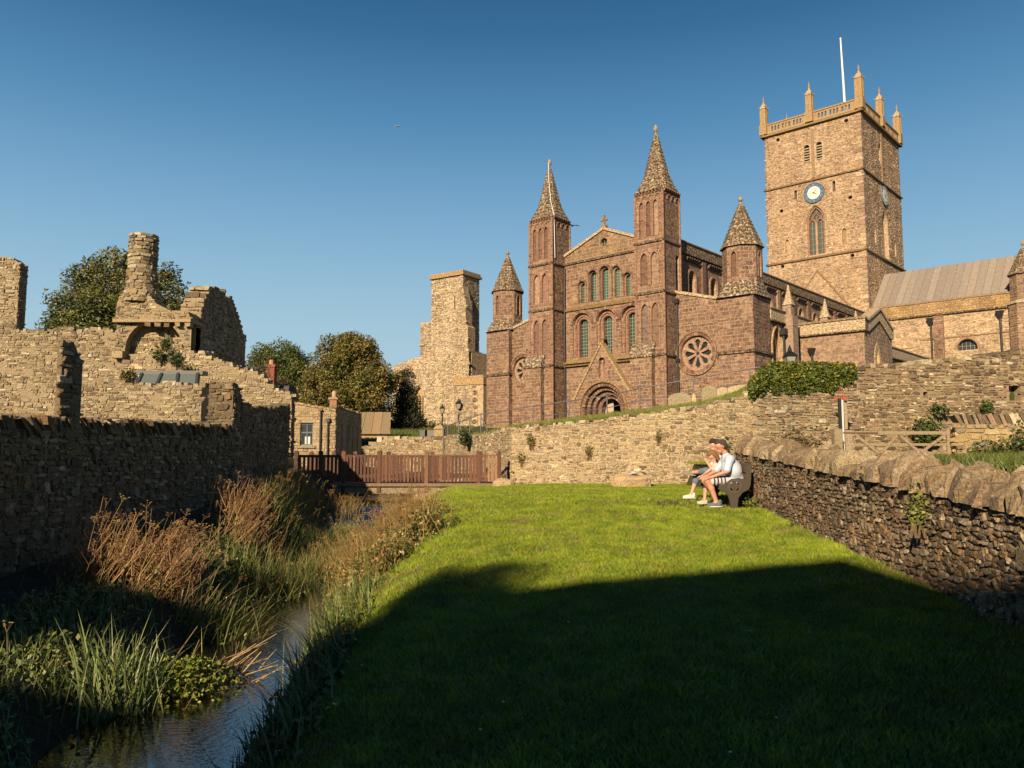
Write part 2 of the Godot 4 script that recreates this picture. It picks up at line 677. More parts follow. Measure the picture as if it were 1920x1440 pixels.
# moulding that follows an open path (outward is left of travel), w0..w1 outwards, z0..z1 proud
func band(mb: MB, path: PackedVector2Array, w0: float, w1: float, z0: float, z1: float) -> void:
	var nr := []
	for k in path.size():
		var d := (path[mini(k + 1, path.size() - 1)] - path[maxi(k - 1, 0)]).normalized()
		nr.append(Vector2(-d.y, d.x))
	for k in path.size() - 1:
		var a0: Vector2 = path[k] + nr[k] * w0
		var a1: Vector2 = path[k] + nr[k] * w1
		var b0: Vector2 = path[k + 1] + nr[k + 1] * w0
		var b1: Vector2 = path[k + 1] + nr[k + 1] * w1
		mb.quad(Vector3(a0.x, a0.y, z1), Vector3(b0.x, b0.y, z1), Vector3(b1.x, b1.y, z1), Vector3(a1.x, a1.y, z1))
		mb.quad(Vector3(a1.x, a1.y, z1), Vector3(b1.x, b1.y, z1), Vector3(b1.x, b1.y, z0), Vector3(a1.x, a1.y, z0))
		mb.quad(Vector3(a0.x, a0.y, z0), Vector3(b0.x, b0.y, z0), Vector3(b0.x, b0.y, z1), Vector3(a0.x, a0.y, z1))


# dressed blocks laid over a face, clipped to it and round its openings
func ashlar(parent: Node3D, T: Transform3D, outer: PackedVector2Array, holes: Array, o: Dictionary) -> void:
	var lo := Vector2(1e9, 1e9)
	var hi := -lo
	for p in outer:
		lo = lo.min(p)
		hi = hi.max(p)
	var hb := []
	for h in holes:
		var r := Rect2(h[0], Vector2.ZERO)
		for p in h:
			r = r.expand(p)
		hb.append(r)
	var ch: float = o.get("ch", 0.225)
	var l0: float = o.get("l0", 0.24)
	var l1: float = o.get("l1", 0.58)
	var jt: float = o.get("joint", 0.042)
	var pr: float = o.get("pr", 0.012)
	var nn: int = o.get("n", 0)
	var pal: Array = o["pal"]
	var mt: Material = M[o.get("mat", "sandstone")]
	var rest := MB.new()
	rest.T = T
	var mean := Color(0, 0, 0)
	for q in pal:
		mean += q * (1.0 / pal.size())
	mean.a = 1.0
	var vars := []
	for k in mini(12, nn):
		var vm := MB.new()
		vm.col = pal_pick(pal).lerp(mean, 0.35)
		vm.prism(rect(0, 1, 0, 1), -0.2, 1.0)
		vars.append(vm.mesh())
	var y := lo.y
	while y < hi.y - 0.03:
		var h := minf(ch * rf(0.8, 1.2), hi.y - y)
		var x := lo.x - rf(0, l1)
		while x < hi.x:
			var l := rf(l0, l1)
			var rc := Rect2(x + jt * 0.5, y + jt * 0.5, l - jt, h - jt)
			x += l
			if rc.size.y < 0.03:
				continue
			var inside := true
			for q in [rc.position, rc.end, Vector2(rc.position.x, rc.end.y), Vector2(rc.end.x, rc.position.y)]:
				if not Geometry2D.is_point_in_polygon(q, outer):
					inside = false
			var pieces: Array[PackedVector2Array] = [rect(rc.position.x, rc.end.x, rc.position.y, rc.end.y)]
			if not inside:
				pieces = Geometry2D.intersect_polygons(pieces[0], outer)
			var whole := inside
			for k in holes.size():
				if (hb[k] as Rect2).grow(jt).intersects(rc):
					whole = false
					var nx: Array[PackedVector2Array] = []
					for p in pieces:
						for q in Geometry2D.clip_polygons(p, holes[k]):
							if not Geometry2D.is_polygon_clockwise(q):
								nx.append(q)
					pieces = nx
			var z := pr * rf(0.35, 1.5)
			if whole and nn > 0 and l > l0 + (l1 - l0) * 0.3 and in_view(parent.global_transform * (T * Vector3(rc.position.x, rc.position.y, 0)), 0):
				nn -= 1
				put(o.get("piece", "ashlar_block"), vars[rng.randi() % vars.size()], mt, parent, T * Transform3D(Basis(Vector3(rc.size.x, 0, 0), Vector3(0, rc.size.y, 0), Vector3(0, 0, z)), Vector3(rc.position.x, rc.position.y, 0)))
			else:
				for p in pieces:
					rest.col = stained(pal_pick(pal).lerp(mean, 0.35), x + T.origin.x * 2.0, y)
					rest.prism(p, -0.003, z)
		y += h
	if not rest.v.is_empty():
		stuff(obj(o.get("rest", "ashlar_facing"), rest, mt, parent))


# ---------------------------------------------------------------- terrain
var T_XC := [[0, -2.4], [5, -2.5], [6.5, -2.65], [12, -3.3], [18, -4.0], [25, -4.2], [45, -4.6]]
var T_HW := [[0, 0.5], [9, 0.55], [13, 0.5], [18, 0.65], [24, 1.2], [45, 1.3]]
var T_WY := [[0, -0.72], [14, -0.72], [21, -0.5], [23.5, 0.12], [45, 0.2]]
# foot of the retaining wall: x -> distance, top
var T_RD := [[-3.3, 38], [-1.24, 31], [0, 27], [5.39, 24.5], [7.6, 24.8], [11.1, 26], [17.3, 27], [26, 28]]
var T_RT := [[-3.3, 2.5], [-1.24, 2.35], [0, 2.5], [5.39, 3.0], [7.6, 3.5], [8.4, 4.3], [11.1, 4.45], [17.3, 5.1], [26, 5.6]]
# ground a few metres behind that wall
var T_R2 := [[-3.3, 2.5], [-1.2, 2.55], [1.9, 2.9], [5, 3.2], [6.84, 3.45], [8.6, 4.0], [12, 4.2], [20, 4.4]]
var hn := FastNoiseLite.new()


func near_wall_x(d: float) -> float:
	return 3.42 + 0.085 * d


func sstep(a: float, b: float, x: float) -> float:
	var t := clampf((x - a) / (b - a), 0, 1)
	return t * t * (3 - 2 * t)


func lawn(x: float, d: float) -> float:
	var y := 0.1 + (d - 5.4) * 0.042
	if y > 0.5:
		y = 0.5 + (y - 0.5) * 0.45
	y = minf(y, 0.68) + 0.05 * sstep(16.2, 17.4, d) * (1.0 - sstep(19, 24, d))
	return y - 0.07 * maxf(0.0, 0.8 - x) + 0.02 * hn.get_noise_2d(x * 14, d * 14)


func ground(x: float, z: float) -> float:
	var d := -z
	var far := 2.35 + 1.9 * sstep(40, 70, d)
	var back := d < 45 and x > near_wall_x(clampf(d, -5, 18)) + 0.3 and d < 24
	var xw := near_wall_x(18.0)
	if x > -3.3 and x < 60:
		var rd := lin(T_RD, x)
		var sl := absf(lin(T_RD, x + 0.05) - lin(T_RD, x - 0.05)) / 0.1
		if d > rd + 0.2 + 0.45 * sl:
			var tt := lin(T_RT, x) - 0.06
			var y := lerpf(tt, lin(T_R2, x) - 0.08, sstep(0.4, 4.0, d - rd))
			return lerpf(y, maxf(far, minf(y, 4.2)), sstep(5, 24, d - rd))
	if back or (x > 7.0 and d <= 30 and d > 18):
		return lerpf(lin([[0, 1.0], [10, 1.2], [20, 1.35]], d), 1.42, sstep(0, 8, x - 5))
	if x > xw + 0.3 and d > 18:
		return lerpf(0.7, 1.38, sstep(5.2, 6.6, x))
	if d > 41:
		return far
	var xc := lin(T_XC, d)
	var hw := lin(T_HW, d)
	var wy := lin(T_WY, d)
	var xr := xc + hw
	var xl := xc - hw
	if x > xr:
		var xt := lin([[0, -0.75], [8, -0.7], [14, -0.6], [20, -1.2], [26, -1.6]], d)
		if d > 28:
			return lerpf(wy - 0.1, 0.62, sstep(0, 1.6, x - xr)) if x < lin([[28, 0.6], [31, -0.9], [38, -3.2], [45, -3.3]], d) else 0.8
		var L := lawn(x, d)
		if x < xt:
			return lerpf(wy - 0.12, lawn(xt, d), pow(sstep(-0.15, 1.0, (x - xr) / (xt - xr)), 0.85))
		return L
	if x > xl:
		return wy - 0.22
	var lv := minf(maxf(-0.2 + (d - 10) * 0.075, wy + 0.2), 1.1)
	if x < -7.6:
		return lerpf(lv, 1.6, sstep(-7.6, -8.2, x)) if d > 8 else lv
	return lerpf(wy - 0.12, lv, sstep(0, 1.1, xl - x)) + 0.05 * hn.get_noise_2d(x * 30, d * 30)


func axis(parts: Array) -> PackedFloat32Array:
	var a := PackedFloat32Array()
	for p in parts:
		var x: float = p[0]
		while x < p[1] - 1e-4:
			a.push_back(x)
			x += p[2]
	a.push_back(parts[parts.size() - 1][1])
	return a


func build_ground() -> void:
	hn.seed = 5
	hn.frequency = 0.05
	var xs := axis([[-700, -100, 100], [-100, -30, 10], [-30, -10, 2], [-10, 9, 0.22], [9, 30, 1], [30, 100, 10], [100, 700, 100]])
	var zs := axis([[-700, -120, 58], [-120, -46, 3], [-46, -30, 0.5], [-30, -2, 0.22], [-2, 30, 2], [30, 330, 50]])
	var mb := MB.new()
	var nx := xs.size()
	var vv := PackedVector3Array()
	var cc := PackedColorArray()
	for z in zs:
		for x in xs:
			vv.push_back(Vector3(x, ground(x, z), z))
			var d := -z
			var k := Color(0.35, 0.5, 0.16)
			if x > near_wall_x(clampf(d, 0, 18)) + 0.3 and d < 27:
				k = Color(0.75, 0.66, 0.5)
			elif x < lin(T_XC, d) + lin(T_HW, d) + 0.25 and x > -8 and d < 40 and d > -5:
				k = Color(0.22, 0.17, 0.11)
			elif x > 2.4 and x < 5.2 and d > 15.2 and d < 18.5:
				k = Color(0.62, 0.48, 0.3)
			elif d > 24.2 and d < 27 and x > -1.5 and x < 5.5:
				k = Color(0.5, 0.52, 0.24)
			cc.push_back(k)
	var st := SurfaceTool.new()
	st.begin(Mesh.PRIMITIVE_TRIANGLES)
	for i in vv.size():
		st.set_color(cc[i])
		st.add_vertex(vv[i])
	for i in zs.size() - 1:
		for j in nx - 1:
			var a := i * nx + j
			for q in [a, a + 1, a + nx + 1, a, a + nx + 1, a + nx]:
				st.add_index(q)
	st.generate_normals()
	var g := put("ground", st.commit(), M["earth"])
	g.set_meta("kind", "structure")
	# the stream: a sheet that follows the bed down two small falls
	mb = MB.new()
	var d := 0.0
	while d < 44:
		var d2 := d + 0.5
		var a := lin(T_XC, d)
		var b := lin(T_XC, d2)
		var ha := lin(T_HW, d) + 0.35
		var hb := lin(T_HW, d2) + 0.35
		mb.quad(Vector3(a - ha, lin(T_WY, d), -d), Vector3(a + ha, lin(T_WY, d), -d), Vector3(b + hb, lin(T_WY, d2), -d2), Vector3(b - hb, lin(T_WY, d2), -d2))
		d = d2
	struct("stream", mb, M["water"])


func multi(called: String, me: Mesh, mt: Material, xfs: Array, cols: Array, parent: Node = null) -> MultiMeshInstance3D:
	var mm := MultiMesh.new()
	mm.transform_format = MultiMesh.TRANSFORM_3D
	mm.use_colors = true
	mm.mesh = me
	mm.instance_count = xfs.size()
	for i in xfs.size():
		mm.set_instance_transform(i, xfs[i])
		mm.set_instance_color(i, cols[i])
	var o := MultiMeshInstance3D.new()
	if parent == null:
		parent = self
	o.name = numbered(called, parent)
	o.multimesh = mm
	o.material_override = mt
	parent.add_child(o, true)
	o.set_meta("kind", "stuff")
	return o


func tuft(blades: int, r: float, h: float, w: float, lean: float) -> ArrayMesh:
	var mb := MB.new()
	for k in blades:
		var a := rf(0, TAU)
		var p := Vector3(cos(a), 0, sin(a)) * r * sqrt(rng.randf())
		var f := rf(0, TAU)
		var s := Vector3(cos(f), 0, sin(f)) * w * 0.5
		var l := rf(0, TAU)
		var hh := h * rf(0.55, 1.15)
		var t := Vector3(cos(l) * lean * hh, hh, sin(l) * lean * hh)
		var b := rf(0.75, 1.2)
		mb.col = Color(b * rf(0.9, 1.1), b, b * rf(0.7, 1.1))
		var m := p + t * 0.5 - Vector3(t.x, 0, t.z) * 0.2
		mb.tri(p - s, p + s, m + s * 0.8)
		mb.tri(p - s, m + s * 0.8, m - s * 0.8)
		mb.tri(m - s * 0.8, m + s * 0.8, p + t)
	return mb.mesh()


func build_grass() -> void:
	var pn := FastNoiseLite.new()
	pn.seed = 9
	pn.frequency = 0.7
	var sets := [[3.6, 8.0, 620.0, 1.0], [8.0, 14.0, 380.0, 1.25], [14.0, 26.6, 210.0, 1.6]]
	var xf := [[], [], []]
	var co := [[], [], []]
	var daisies := []
	var dc := []
	for s in sets:
		var d: float = s[0]
		var step: float = 1.0 / sqrt(s[2])
		while d < s[1]:
			var x := -2.6
			var xe := near_wall_x(d) - 0.02 if d < 17.4 else minf(4.7 + (d - 17.4) * 0.25, 6.4)
			while x < xe:
				var px := x + rf(-step, step) * 0.6
				var pd := d + rf(-step, step) * 0.6
				x += step
				if absf(px / pd) > 0.75:
					continue
				if px < lin(T_XC, pd) + lin(T_HW, pd) + 0.3:
					continue
				if px > -0.5 and pd > 25.2:
					continue
				if px > 2.9 and px < 4.9 and pd > 15.5 and pd < 18.2 and rng.randf() < 0.72:
					continue
				var y := ground(px, -pd)
				var edge := 1.0 - sstep(-1.9, -0.9, px)
				var nz := pn.get_noise_2d(px, pd)
				var nz2 := pn.get_noise_2d(px * 4 + 40, pd * 4)
				var h: float = s[3] * (1.0 + 0.35 * nz2) * (1.0 + 1.3 * edge)
				if xe - px < 0.12 and d < 17:
					h *= 1.6
				var k := rng.randi() % 3
				xf[k].append(Transform3D(Basis(Vector3.UP, rf(0, TAU)).scaled(Vector3(s[3], h, s[3])), Vector3(px, y - 0.006, -pd)))
				var br := 1.0 + 0.4 * nz + 0.24 * nz2
				var yel := clampf(0.5 + nz2 * 0.8, 0, 1)
				var c1 := Color(0.16, 0.27, 0.008).lerp(Color(0.31, 0.345, 0.012), yel)
				if rng.randf() < 0.05 + 0.5 * sstep(0.25, 0.5, pn.get_noise_2d(px * 1.3 - 90, pd * 1.3)):
					c1 = Color(0.3, 0.25, 0.08)
				co[k].append(Color(c1.r * br, c1.g * br, c1.b * br))
				if rng.randf() < 0.0009:
					daisies.append(Transform3D(Basis.IDENTITY, Vector3(px, y + 0.05 * s[3], -pd)))
					dc.append(Color(0.8, 0.8, 0.75))
			d += step
	for k in 3:
		multi("lawn_grass", tuft(14, 0.05, 0.043, 0.006, 0.8), M["grass"], xf[k], co[k])
	var dm := MB.new()
	dm.lathe([[0.002, 0.0], [0.009, 0.003], [0.005, 0.006]], 6)
	multi("daisies", dm.mesh(), M["plain"], daisies, dc)
	# rough grass along the top of the retaining wall and the verge behind it
	var vx := []
	var vc := []
	for i in 9000:
		var x := rf(-3.0, 8.6)
		var rd := lin(T_RD, x)
		var dd := rd + 0.35 + pow(rng.randf(), 1.5) * 4.5
		vx.append(Transform3D(Basis(Vector3.UP, rf(0, TAU)).scaled(Vector3(3.0, rf(2.0, 4.6), 3.0)), Vector3(x, ground(x, -dd) - 0.02, -dd)))
		var b := rf(0.6, 1.2)
		vc.append(Color(0.18 * b, 0.22 * b, 0.02 * b) if rng.randf() < 0.85 else Color(0.3 * b, 0.24 * b, 0.09 * b))
	multi("verge_grass", tuft(12, 0.045, 0.055, 0.006, 0.55), M["grass"], vx, vc)
	# low growth on the far ground by the hall and behind the gate
	vx = []
	vc = []
	for i in 9000:
		var x := rf(-9, -3) if i < 2500 else rf(8.0, 18.0)
		var dd := rf(41.5, 62) if i < 2500 else rf(11, 23.2)
		if i >= 2500 and (x < near_wall_x(minf(dd, 18.0)) + 1.2 or (x < 10.5 and dd > 15) or x > dd * 0.75):
			continue
		vx.append(Transform3D(Basis(Vector3.UP, rf(0, TAU)).scaled(Vector3(4, rf(2, 5), 4)), Vector3(x, ground(x, -dd) - 0.02, -dd)))
		var b := rf(0.6, 1.2)
		vc.append(Color(0.12 * b, 0.15 * b, 0.02 * b))
	multi("rough_grass", tuft(12, 0.045, 0.055, 0.006, 0.55), M["grass"], vx, vc)


# ---------------------------------------------------------------- cathedral
const SAND := [Color(0.33, 0.205, 0.165), Color(0.39, 0.255, 0.20), Color(0.265, 0.165, 0.145), Color(0.43, 0.305, 0.235), Color(0.34, 0.26, 0.23), Color(0.49, 0.38, 0.295), Color(0.31, 0.195, 0.155)]
const MORT := Color(0.60, 0.46, 0.34)
const TOWER := [Color(0.68, 0.525, 0.41), Color(0.62, 0.455, 0.36), Color(0.76, 0.63, 0.505), Color(0.55, 0.40, 0.325), Color(0.66, 0.53, 0.41), Color(0.47, 0.345, 0.28)]
const GREY := [Color(0.60, 0.525, 0.43), Color(0.70, 0.625, 0.52), Color(0.52, 0.44, 0.35), Color(0.74, 0.67, 0.57), Color(0.58, 0.47, 0.38)]
var cath: Node3D


func tf(o: Vector3, u: Vector3, v := Vector3.UP) -> Transform3D:
	return Transform3D(Basis(u, v, u.cross(v)), o)


# wall part with openings, dressed facing and back panels
func clad(parent: Node3D, called: String, T: Transform3D, outer: PackedVector2Array, holes: Array, depth: float, o: Dictionary) -> MeshInstance3D:
	var mb := MB.new()
	mb.T = T
	mb.col = o.get("mortar", MORT)
	face(mb, outer, holes, depth)
	var w := obj(called, mb, M[o.get("mat", "sandstone")], parent)
	if o.get("rough", false):
		stones(w, T, outer, holes, o)
	else:
		ashlar(w, T, outer, holes, o)
	return w


func glazing(parent: Node3D, T: Transform3D, h: PackedVector2Array, depth: float, col: Color, bars: float, called := "window") -> void:
	var g := MB.new()
	g.T = T
	g.col = col
	var q := h
	if Geometry2D.is_polygon_clockwise(q):
		q = h.duplicate()
		q.reverse()
	g.poly(q, -depth)
	var w := obj(called, g, M["glass"], parent)
	if bars <= 0:
		return
	var r := Rect2(h[0], Vector2.ZERO)
	for p in h:
		r = r.expand(p)
	var b := MB.new()
	b.T = T
	b.col = Color(0.34, 0.36, 0.28)
	var nx := maxi(1, int(r.size.x / bars + 0.5))
	for i in range(1, nx):
		var x := r.position.x + r.size.x * i / nx
		var top := r.end.y - 0.04
		for y in range(40):
			if Geometry2D.is_point_in_polygon(Vector2(x, top), h):
				break
			top -= 0.04
		b.box(x - 0.012, x + 0.012, r.position.y, top, -depth + 0.004, -depth + 0.035)
	var y := r.position.y + bars * 1.2
	while y < r.end.y - 0.05:
		var a := r.position.x
		while not Geometry2D.is_point_in_polygon(Vector2(a + 0.01, y), h) and a < r.end.x:
			a += 0.03
		var e := r.end.x
		while not Geometry2D.is_point_in_polygon(Vector2(e - 0.01, y), h) and e > a:
			e -= 0.03
		b.box(a, e, y - 0.012, y + 0.012, -depth + 0.006, -depth + 0.03)
		y += bars * 1.2
	obj("glazing_bar", b, M["plain"], w)


func blind(parent: Node3D, T: Transform3D, holes: Array, depth: float, m := "sandstone", pal := SAND) -> void:
	var g := MB.new()
	g.T = T
	for h in holes:
		g.col = pal_pick(pal)
		var q: PackedVector2Array = h.duplicate()
		if Geometry2D.is_polygon_clockwise(q):
			q.reverse()
		g.poly(q, -depth)
	obj("blind_panel", g, M[m], parent)


func string_course(parent: Node3D, pts: Array, h: float, out: float, m := "lichen_slate", called := "string_course", col := Color(0.62, 0.55, 0.5)) -> void:  # default brown tint is darkened to carry the shadow line too
	# pts: local corners of a polyline, seen with the wall on the left hand side of travel reversed; profile has a sloped top
	var mb := MB.new()
	mb.col = col
	for i in pts.size() - 1:
		var a: Vector3 = pts[i]
		var b: Vector3 = pts[i + 1]
		var u := (b - a).normalized()
		var flat := Vector3(u.x, 0, u.z).normalized()
		var nrm := flat.cross(Vector3.UP)
		var o := nrm * out
		var e := flat * out
		var L := a - e
		var R := b + e
		var up := Vector3.UP
		mb.quad(L + o, R + o, R + o + up * h * 0.5, L + o + up * h * 0.5)
		mb.quad(L + o + up * h * 0.5, R + o + up * h * 0.5, R - o * 0.3 + up * h, L - o * 0.3 + up * h)
		mb.quad(L - o * 0.3, R - o * 0.3, R + o, L + o)
		mb.quad(L - o * 0.3, L + o, L + o + up * h * 0.5, L - o * 0.3 + up * h)
		mb.quad(R + o, R - o * 0.3, R - o * 0.3 + up * h, R + o + up * h * 0.5)
	obj(called, mb, M[m], parent)


func ring8(h: float, r: float, y: float, c: Vector3, sq: float) -> Array:
	# eight points, ccw from above reversed for loft; sq 1 = square of half width h, 0 = octagon of apothem r
	var out := []
	for k in 8:
		var a := -(TAU * (k + 0.5) / 8)
		var oc := Vector3(cos(a), 0, sin(a)) * r / cos(PI / 8)
		var s := Vector3(clampf(cos(a) * 2.0, -1, 1), 0, clampf(sin(a) * 2.0, -1, 1)) * h
		var p := oc.lerp(s, sq)
		out.append(c + Vector3(p.x, y, p.z))
	return out


func spire(parent: Node3D, c: Vector3, y0: float, half: float, rings: Array, tip: float, called := "spire") -> void:
	# stepped courses of slates: rings are [y, radius, squareness]
	var mb := MB.new()
	var prev := []
	for k in rings.size() - 1:
		var a: Array = rings[k]
		var b: Array = rings[k + 1]
		var n := maxi(1, int((b[0] - a[0]) / 0.24))
		for i in n:
			var t0 := float(i) / n
			var t1 := float(i + 1) / n
			var lo := ring8(half * a[1], lerpf(a[1], b[1], t0) + 0.035, lerpf(a[0], b[0], t0), c, lerpf(a[2], b[2], t0))
			var hi := ring8(half * a[1], lerpf(a[1], b[1], t1) + 0.004, lerpf(a[0], b[0], t1), c, lerpf(a[2], b[2], t1))
			if a[2] > 0:
				lo = ring8(lerpf(a[1], b[1], t0) + 0.035, lerpf(a[1], b[1], t0) + 0.035, lerpf(a[0], b[0], t0), c, lerpf(a[2], b[2], t0))
				hi = ring8(lerpf(a[1], b[1], t1) + 0.004, lerpf(a[1], b[1], t1) + 0.004, lerpf(a[0], b[0], t1), c, lerpf(a[2], b[2], t1))
			var tone := rf(0.8, 1.1)
			mb.col = Color(tone, tone * rf(0.95, 1), tone * rf(0.9, 1))
			mb.loft([lo, hi], false)
			if prev.size() > 0:
				mb.loft([prev, lo], false)
			prev = hi
	mb.loft([prev, prev], true)
	var s := obj(called, mb, M["lichen_slate"], parent)
	var f := MB.new()
	f.col = Color(0.8, 0.75, 0.65)
	var ty: float = rings[rings.size() - 1][0]
	f.lathe([[0.1, ty - 0.1], [0.07, ty + 0.12], [0.05, ty + tip * 0.3], [0.13, ty + tip * 0.42], [0.17, ty + tip * 0.6], [0.1, ty + tip * 0.82], [0.03, ty + tip]], 8, c)
	obj("finial", f, M["lichen_coping"], s)


func corbels(parent: Node3D, T: Transform3D, x0: float, x1: float, y: float, n: int, sz: float, m := "sandstone", col := Color(0.42, 0.28, 0.22)) -> void:
	var mb := MB.new()
	mb.T = T
	mb.col = col
	for i in n:
		var x := lerpf(x0, x1, (i + 0.5) / n)
		mb.hexa([Vector3(x - sz * 0.3, y - sz, 0), Vector3(x + sz * 0.3, y - sz, 0), Vector3(x + sz * 0.3, y, 0), Vector3(x - sz * 0.3, y, 0), Vector3(x - sz * 0.3, y - sz * 0.7, sz * 0.5), Vector3(x + sz * 0.3, y - sz * 0.7, sz * 0.5), Vector3(x + sz * 0.3, y, sz), Vector3(x - sz * 0.3, y, sz)])
	obj("corbel_table", mb, M[m], parent)


func voussoirs(parent: Node3D, T: Transform3D, cx: float, spring: float, r0: float, r1: float, z0: float, z1: float, n: int, jamb: float, m := "sandstone", pal := SAND) -> void:
	for i in n:
		var mb := MB.new()
		mb.T = T
		mb.col = pal_pick(pal)
		var a0 := PI * i / n + 0.012
		var a1 := PI * (i + 1) / n - 0.012
		var am := (a0 + a1) * 0.5
		var p := PackedVector2Array()
		for a in [a0, am, a1]:
			p.push_back(Vector2(cx, spring) + Vector2(cos(a), sin(a)) * r1)
		for a in [a1, am, a0]:
			p.push_back(Vector2(cx, spring) + Vector2(cos(a), sin(a)) * r0)
		mb.prism(p, z0, z1)
		obj("voussoir", mb, M[m], parent)
	if jamb > 0:
		for s in [-1, 1]:
			var y := spring
			while y > spring - jamb + 0.05:
				var h := minf(rf(0.22, 0.34), y - (spring - jamb))
				var mb := MB.new()
				mb.T = T
				mb.col = pal_pick(pal)
				mb.box(cx + (s * r0 if s > 0 else -r1), cx + (s * r1 if s > 0 else -r0), y - h + 0.02, y, z0, z1)
				obj("jamb_stone", mb, M[m], parent)
				y -= h


func build_cathedral() -> void:
	cath = thing("cathedral", "purple stone cathedral with spired west turrets, long nave and square clock tower", "cathedral", Vector3(6.5, 3.3, -55), deg_to_rad(-42))
	var W := tf(Vector3.ZERO, Vector3.RIGHT)
	var opt := {"pal": SAND, "n": 0}
	# ---- central bay
	var wins := []
	for cx in [-2.03, 0.06, 2.12]:
		wins.append(arch(cx, 5.35, 1.62, 7.72, false, 14))
	var lan := [[-2.02, 0.62, 10.52], [-1.06, 0.72, 11.12], [-0.05, 0.8, 11.22], [0.93, 0.72, 11.12], [1.84, 0.62, 10.55]]
	var holes := wins.duplicate()
	for l in lan:
		holes.append(arch(l[0], 9.25, l[1], l[2], false, 10))
	holes.append(arch(0.0, -0.5, 3.7, 1.55, false, 16))
	var outer := PackedVector2Array([Vector2(-3.75, -1.2), Vector2(3.48, -1.2), Vector2(3.48, 12.3), Vector2(-3.75, 12.3)])
	var o1 := opt.duplicate()
	o1["n"] = 240
	var ww := clad(cath, "west_wall", W, outer, holes, 0.55, o1)
	# the three round-headed windows
	for k in 3:
		var cx: float = [-2.03, 0.06, 2.12][k]
		voussoirs(ww, W, cx, 7.72, 0.83, 1.02, -0.05, 0.09, 13, 0.0)
		var inner := PackedVector2Array()
		var g := arch(cx, 5.35, 0.78, 7.72, false, 12)
		var fm := MB.new()
		fm.T = W * Transform3D(Basis.IDENTITY, Vector3(0, 0, -0.22))
		fm.col = pal_pick(SAND)
		face(fm, wins[k], [g], 0.3)
		obj("window_splay", fm, M["sandstone"], ww)
		var bm := MB.new()
		bm.T = W
		bm.col = Color(0.46, 0.29, 0.23)
		band(bm, arch(cx, 5.35, 1.34, 7.72, false, 12), -0.08, 0.03, -0.23, -0.12)
		band(bm, arch(cx, 5.35, 0.98, 7.72, false, 12), -0.06, 0.05, -0.24, -0.17)
		obj("arch_moulding", bm, M["sandstone"], ww)
		glazing(ww, W, g, 0.5, Color(0.035, 0.07, 0.05), 0.2)
		for sx in [-1, 1]:
			var cm := MB.new()
			cm.T = W
			cm.col = Color(0.5, 0.33, 0.25)
			cm.lathe([[0.07, 5.4], [0.07, 7.45], [0.12, 7.6], [0.13, 7.74], [0.1, 7.74]], 8, Vector3(cx + sx * 0.72, 0, -0.1))
			obj("shaft", cm, M["sandstone"], ww)
	var sill := MB.new()
	sill.col = Color(0.55, 0.48, 0.3)
	sill.T = W
	for x in [[-3.6, -1.05], [1.0, 3.4]]:
		sill.hexa([Vector3(x[0], 4.95, 0), Vector3(x[1], 4.95, 0), Vector3(x[1], 5.25, 0), Vector3(x[0], 5.25, 0), Vector3(x[0], 4.95, 0.2), Vector3(x[1], 4.95, 0.2), Vector3(x[1], 5.0, 0.2), Vector3(x[0], 5.0, 0.2)])
	obj("sill", sill, M["lichen_coping"], ww)
	# five stepped lancets
	for l in lan:
		var g := arch(l[0], 9.25, l[1] - 0.22, l[2], false, 10)
		var fm := MB.new()
		fm.T = W * Transform3D(Basis.IDENTITY, Vector3(0, 0, -0.16))
		fm.col = pal_pick(SAND)
		face(fm, arch(l[0], 9.25, l[1], l[2], false, 10), [g], 0.22)
		obj("window_splay", fm, M["sandstone"], ww)
		glazing(ww, W, g, 0.38, Color(0.05, 0.11, 0.085), 0.17)
		voussoirs(ww, W, l[0], l[2], l[1] * 0.5 + 0.02, l[1] * 0.5 + 0.17, -0.05, 0.07, 9, 0.0)
		var cm := MB.new()
		cm.T = W
		cm.col = Color(0.5, 0.34, 0.26)
		for sx in [-1, 1]:
			cm.lathe([[0.05, 9.25], [0.05, l[2] - 0.12], [0.09, l[2]], [0.07, l[2]]], 6, Vector3(l[0] + sx * (l[1] * 0.5 + 0.06), 0, 0.03))
		obj("shaft", cm, M["sandstone"], ww)
	string_course(ww, [Vector3(-3.6, 8.78, 0), Vector3(3.4, 8.78, 0)], 0.34, 0.12, "lichen_coping", "string_course", Color(0.5, 0.4, 0.24))
	string_course(ww, [Vector3(-3.6, 12.2, 0), Vector3(3.4, 12.2, 0)], 0.2, 0.12)
	string_course(ww, [Vector3(-3.6, 4.75, 0), Vector3(-1.4, 4.75, 0)], 0.16, 0.22, "lichen_coping", "string_course", Color(0.42, 0.33, 0.22))
	string_course(ww, [Vector3(1.2, 4.75, 0), Vector3(3.4, 4.75, 0)], 0.16, 0.22, "lichen_coping", "string_course", Color(0.42, 0.33, 0.22))
	# gable with a small round opening, coping and cross
	var gb := PackedVector2Array([Vector2(-3.75, 12.3), Vector2(3.48, 12.3), Vector2(3.48, 12.82), Vector2(-0.1, 14.28), Vector2(-3.75, 12.82)])
	var rnd := PackedVector2Array()
	for k in 14:
		rnd.push_back(Vector2(-0.12, 13.38) + Vector2(cos(-TAU * k / 14), sin(-TAU * k / 14)) * 0.3)
	var G := W * Transform3D(Basis.IDENTITY, Vector3(0, 0, -0.08))
	var go := opt.duplicate()
	go["pal"] = [Color(0.40, 0.29, 0.20), Color(0.34, 0.25, 0.17), Color(0.46, 0.35, 0.24)]
	var gw := clad(cath, "gable", G, gb, [rnd], 0.3, go)
	glazing(gw, G, rnd, 0.28, Color(0.02, 0.02, 0.02), 0.2)
	var cp := MB.new()
	cp.T = G
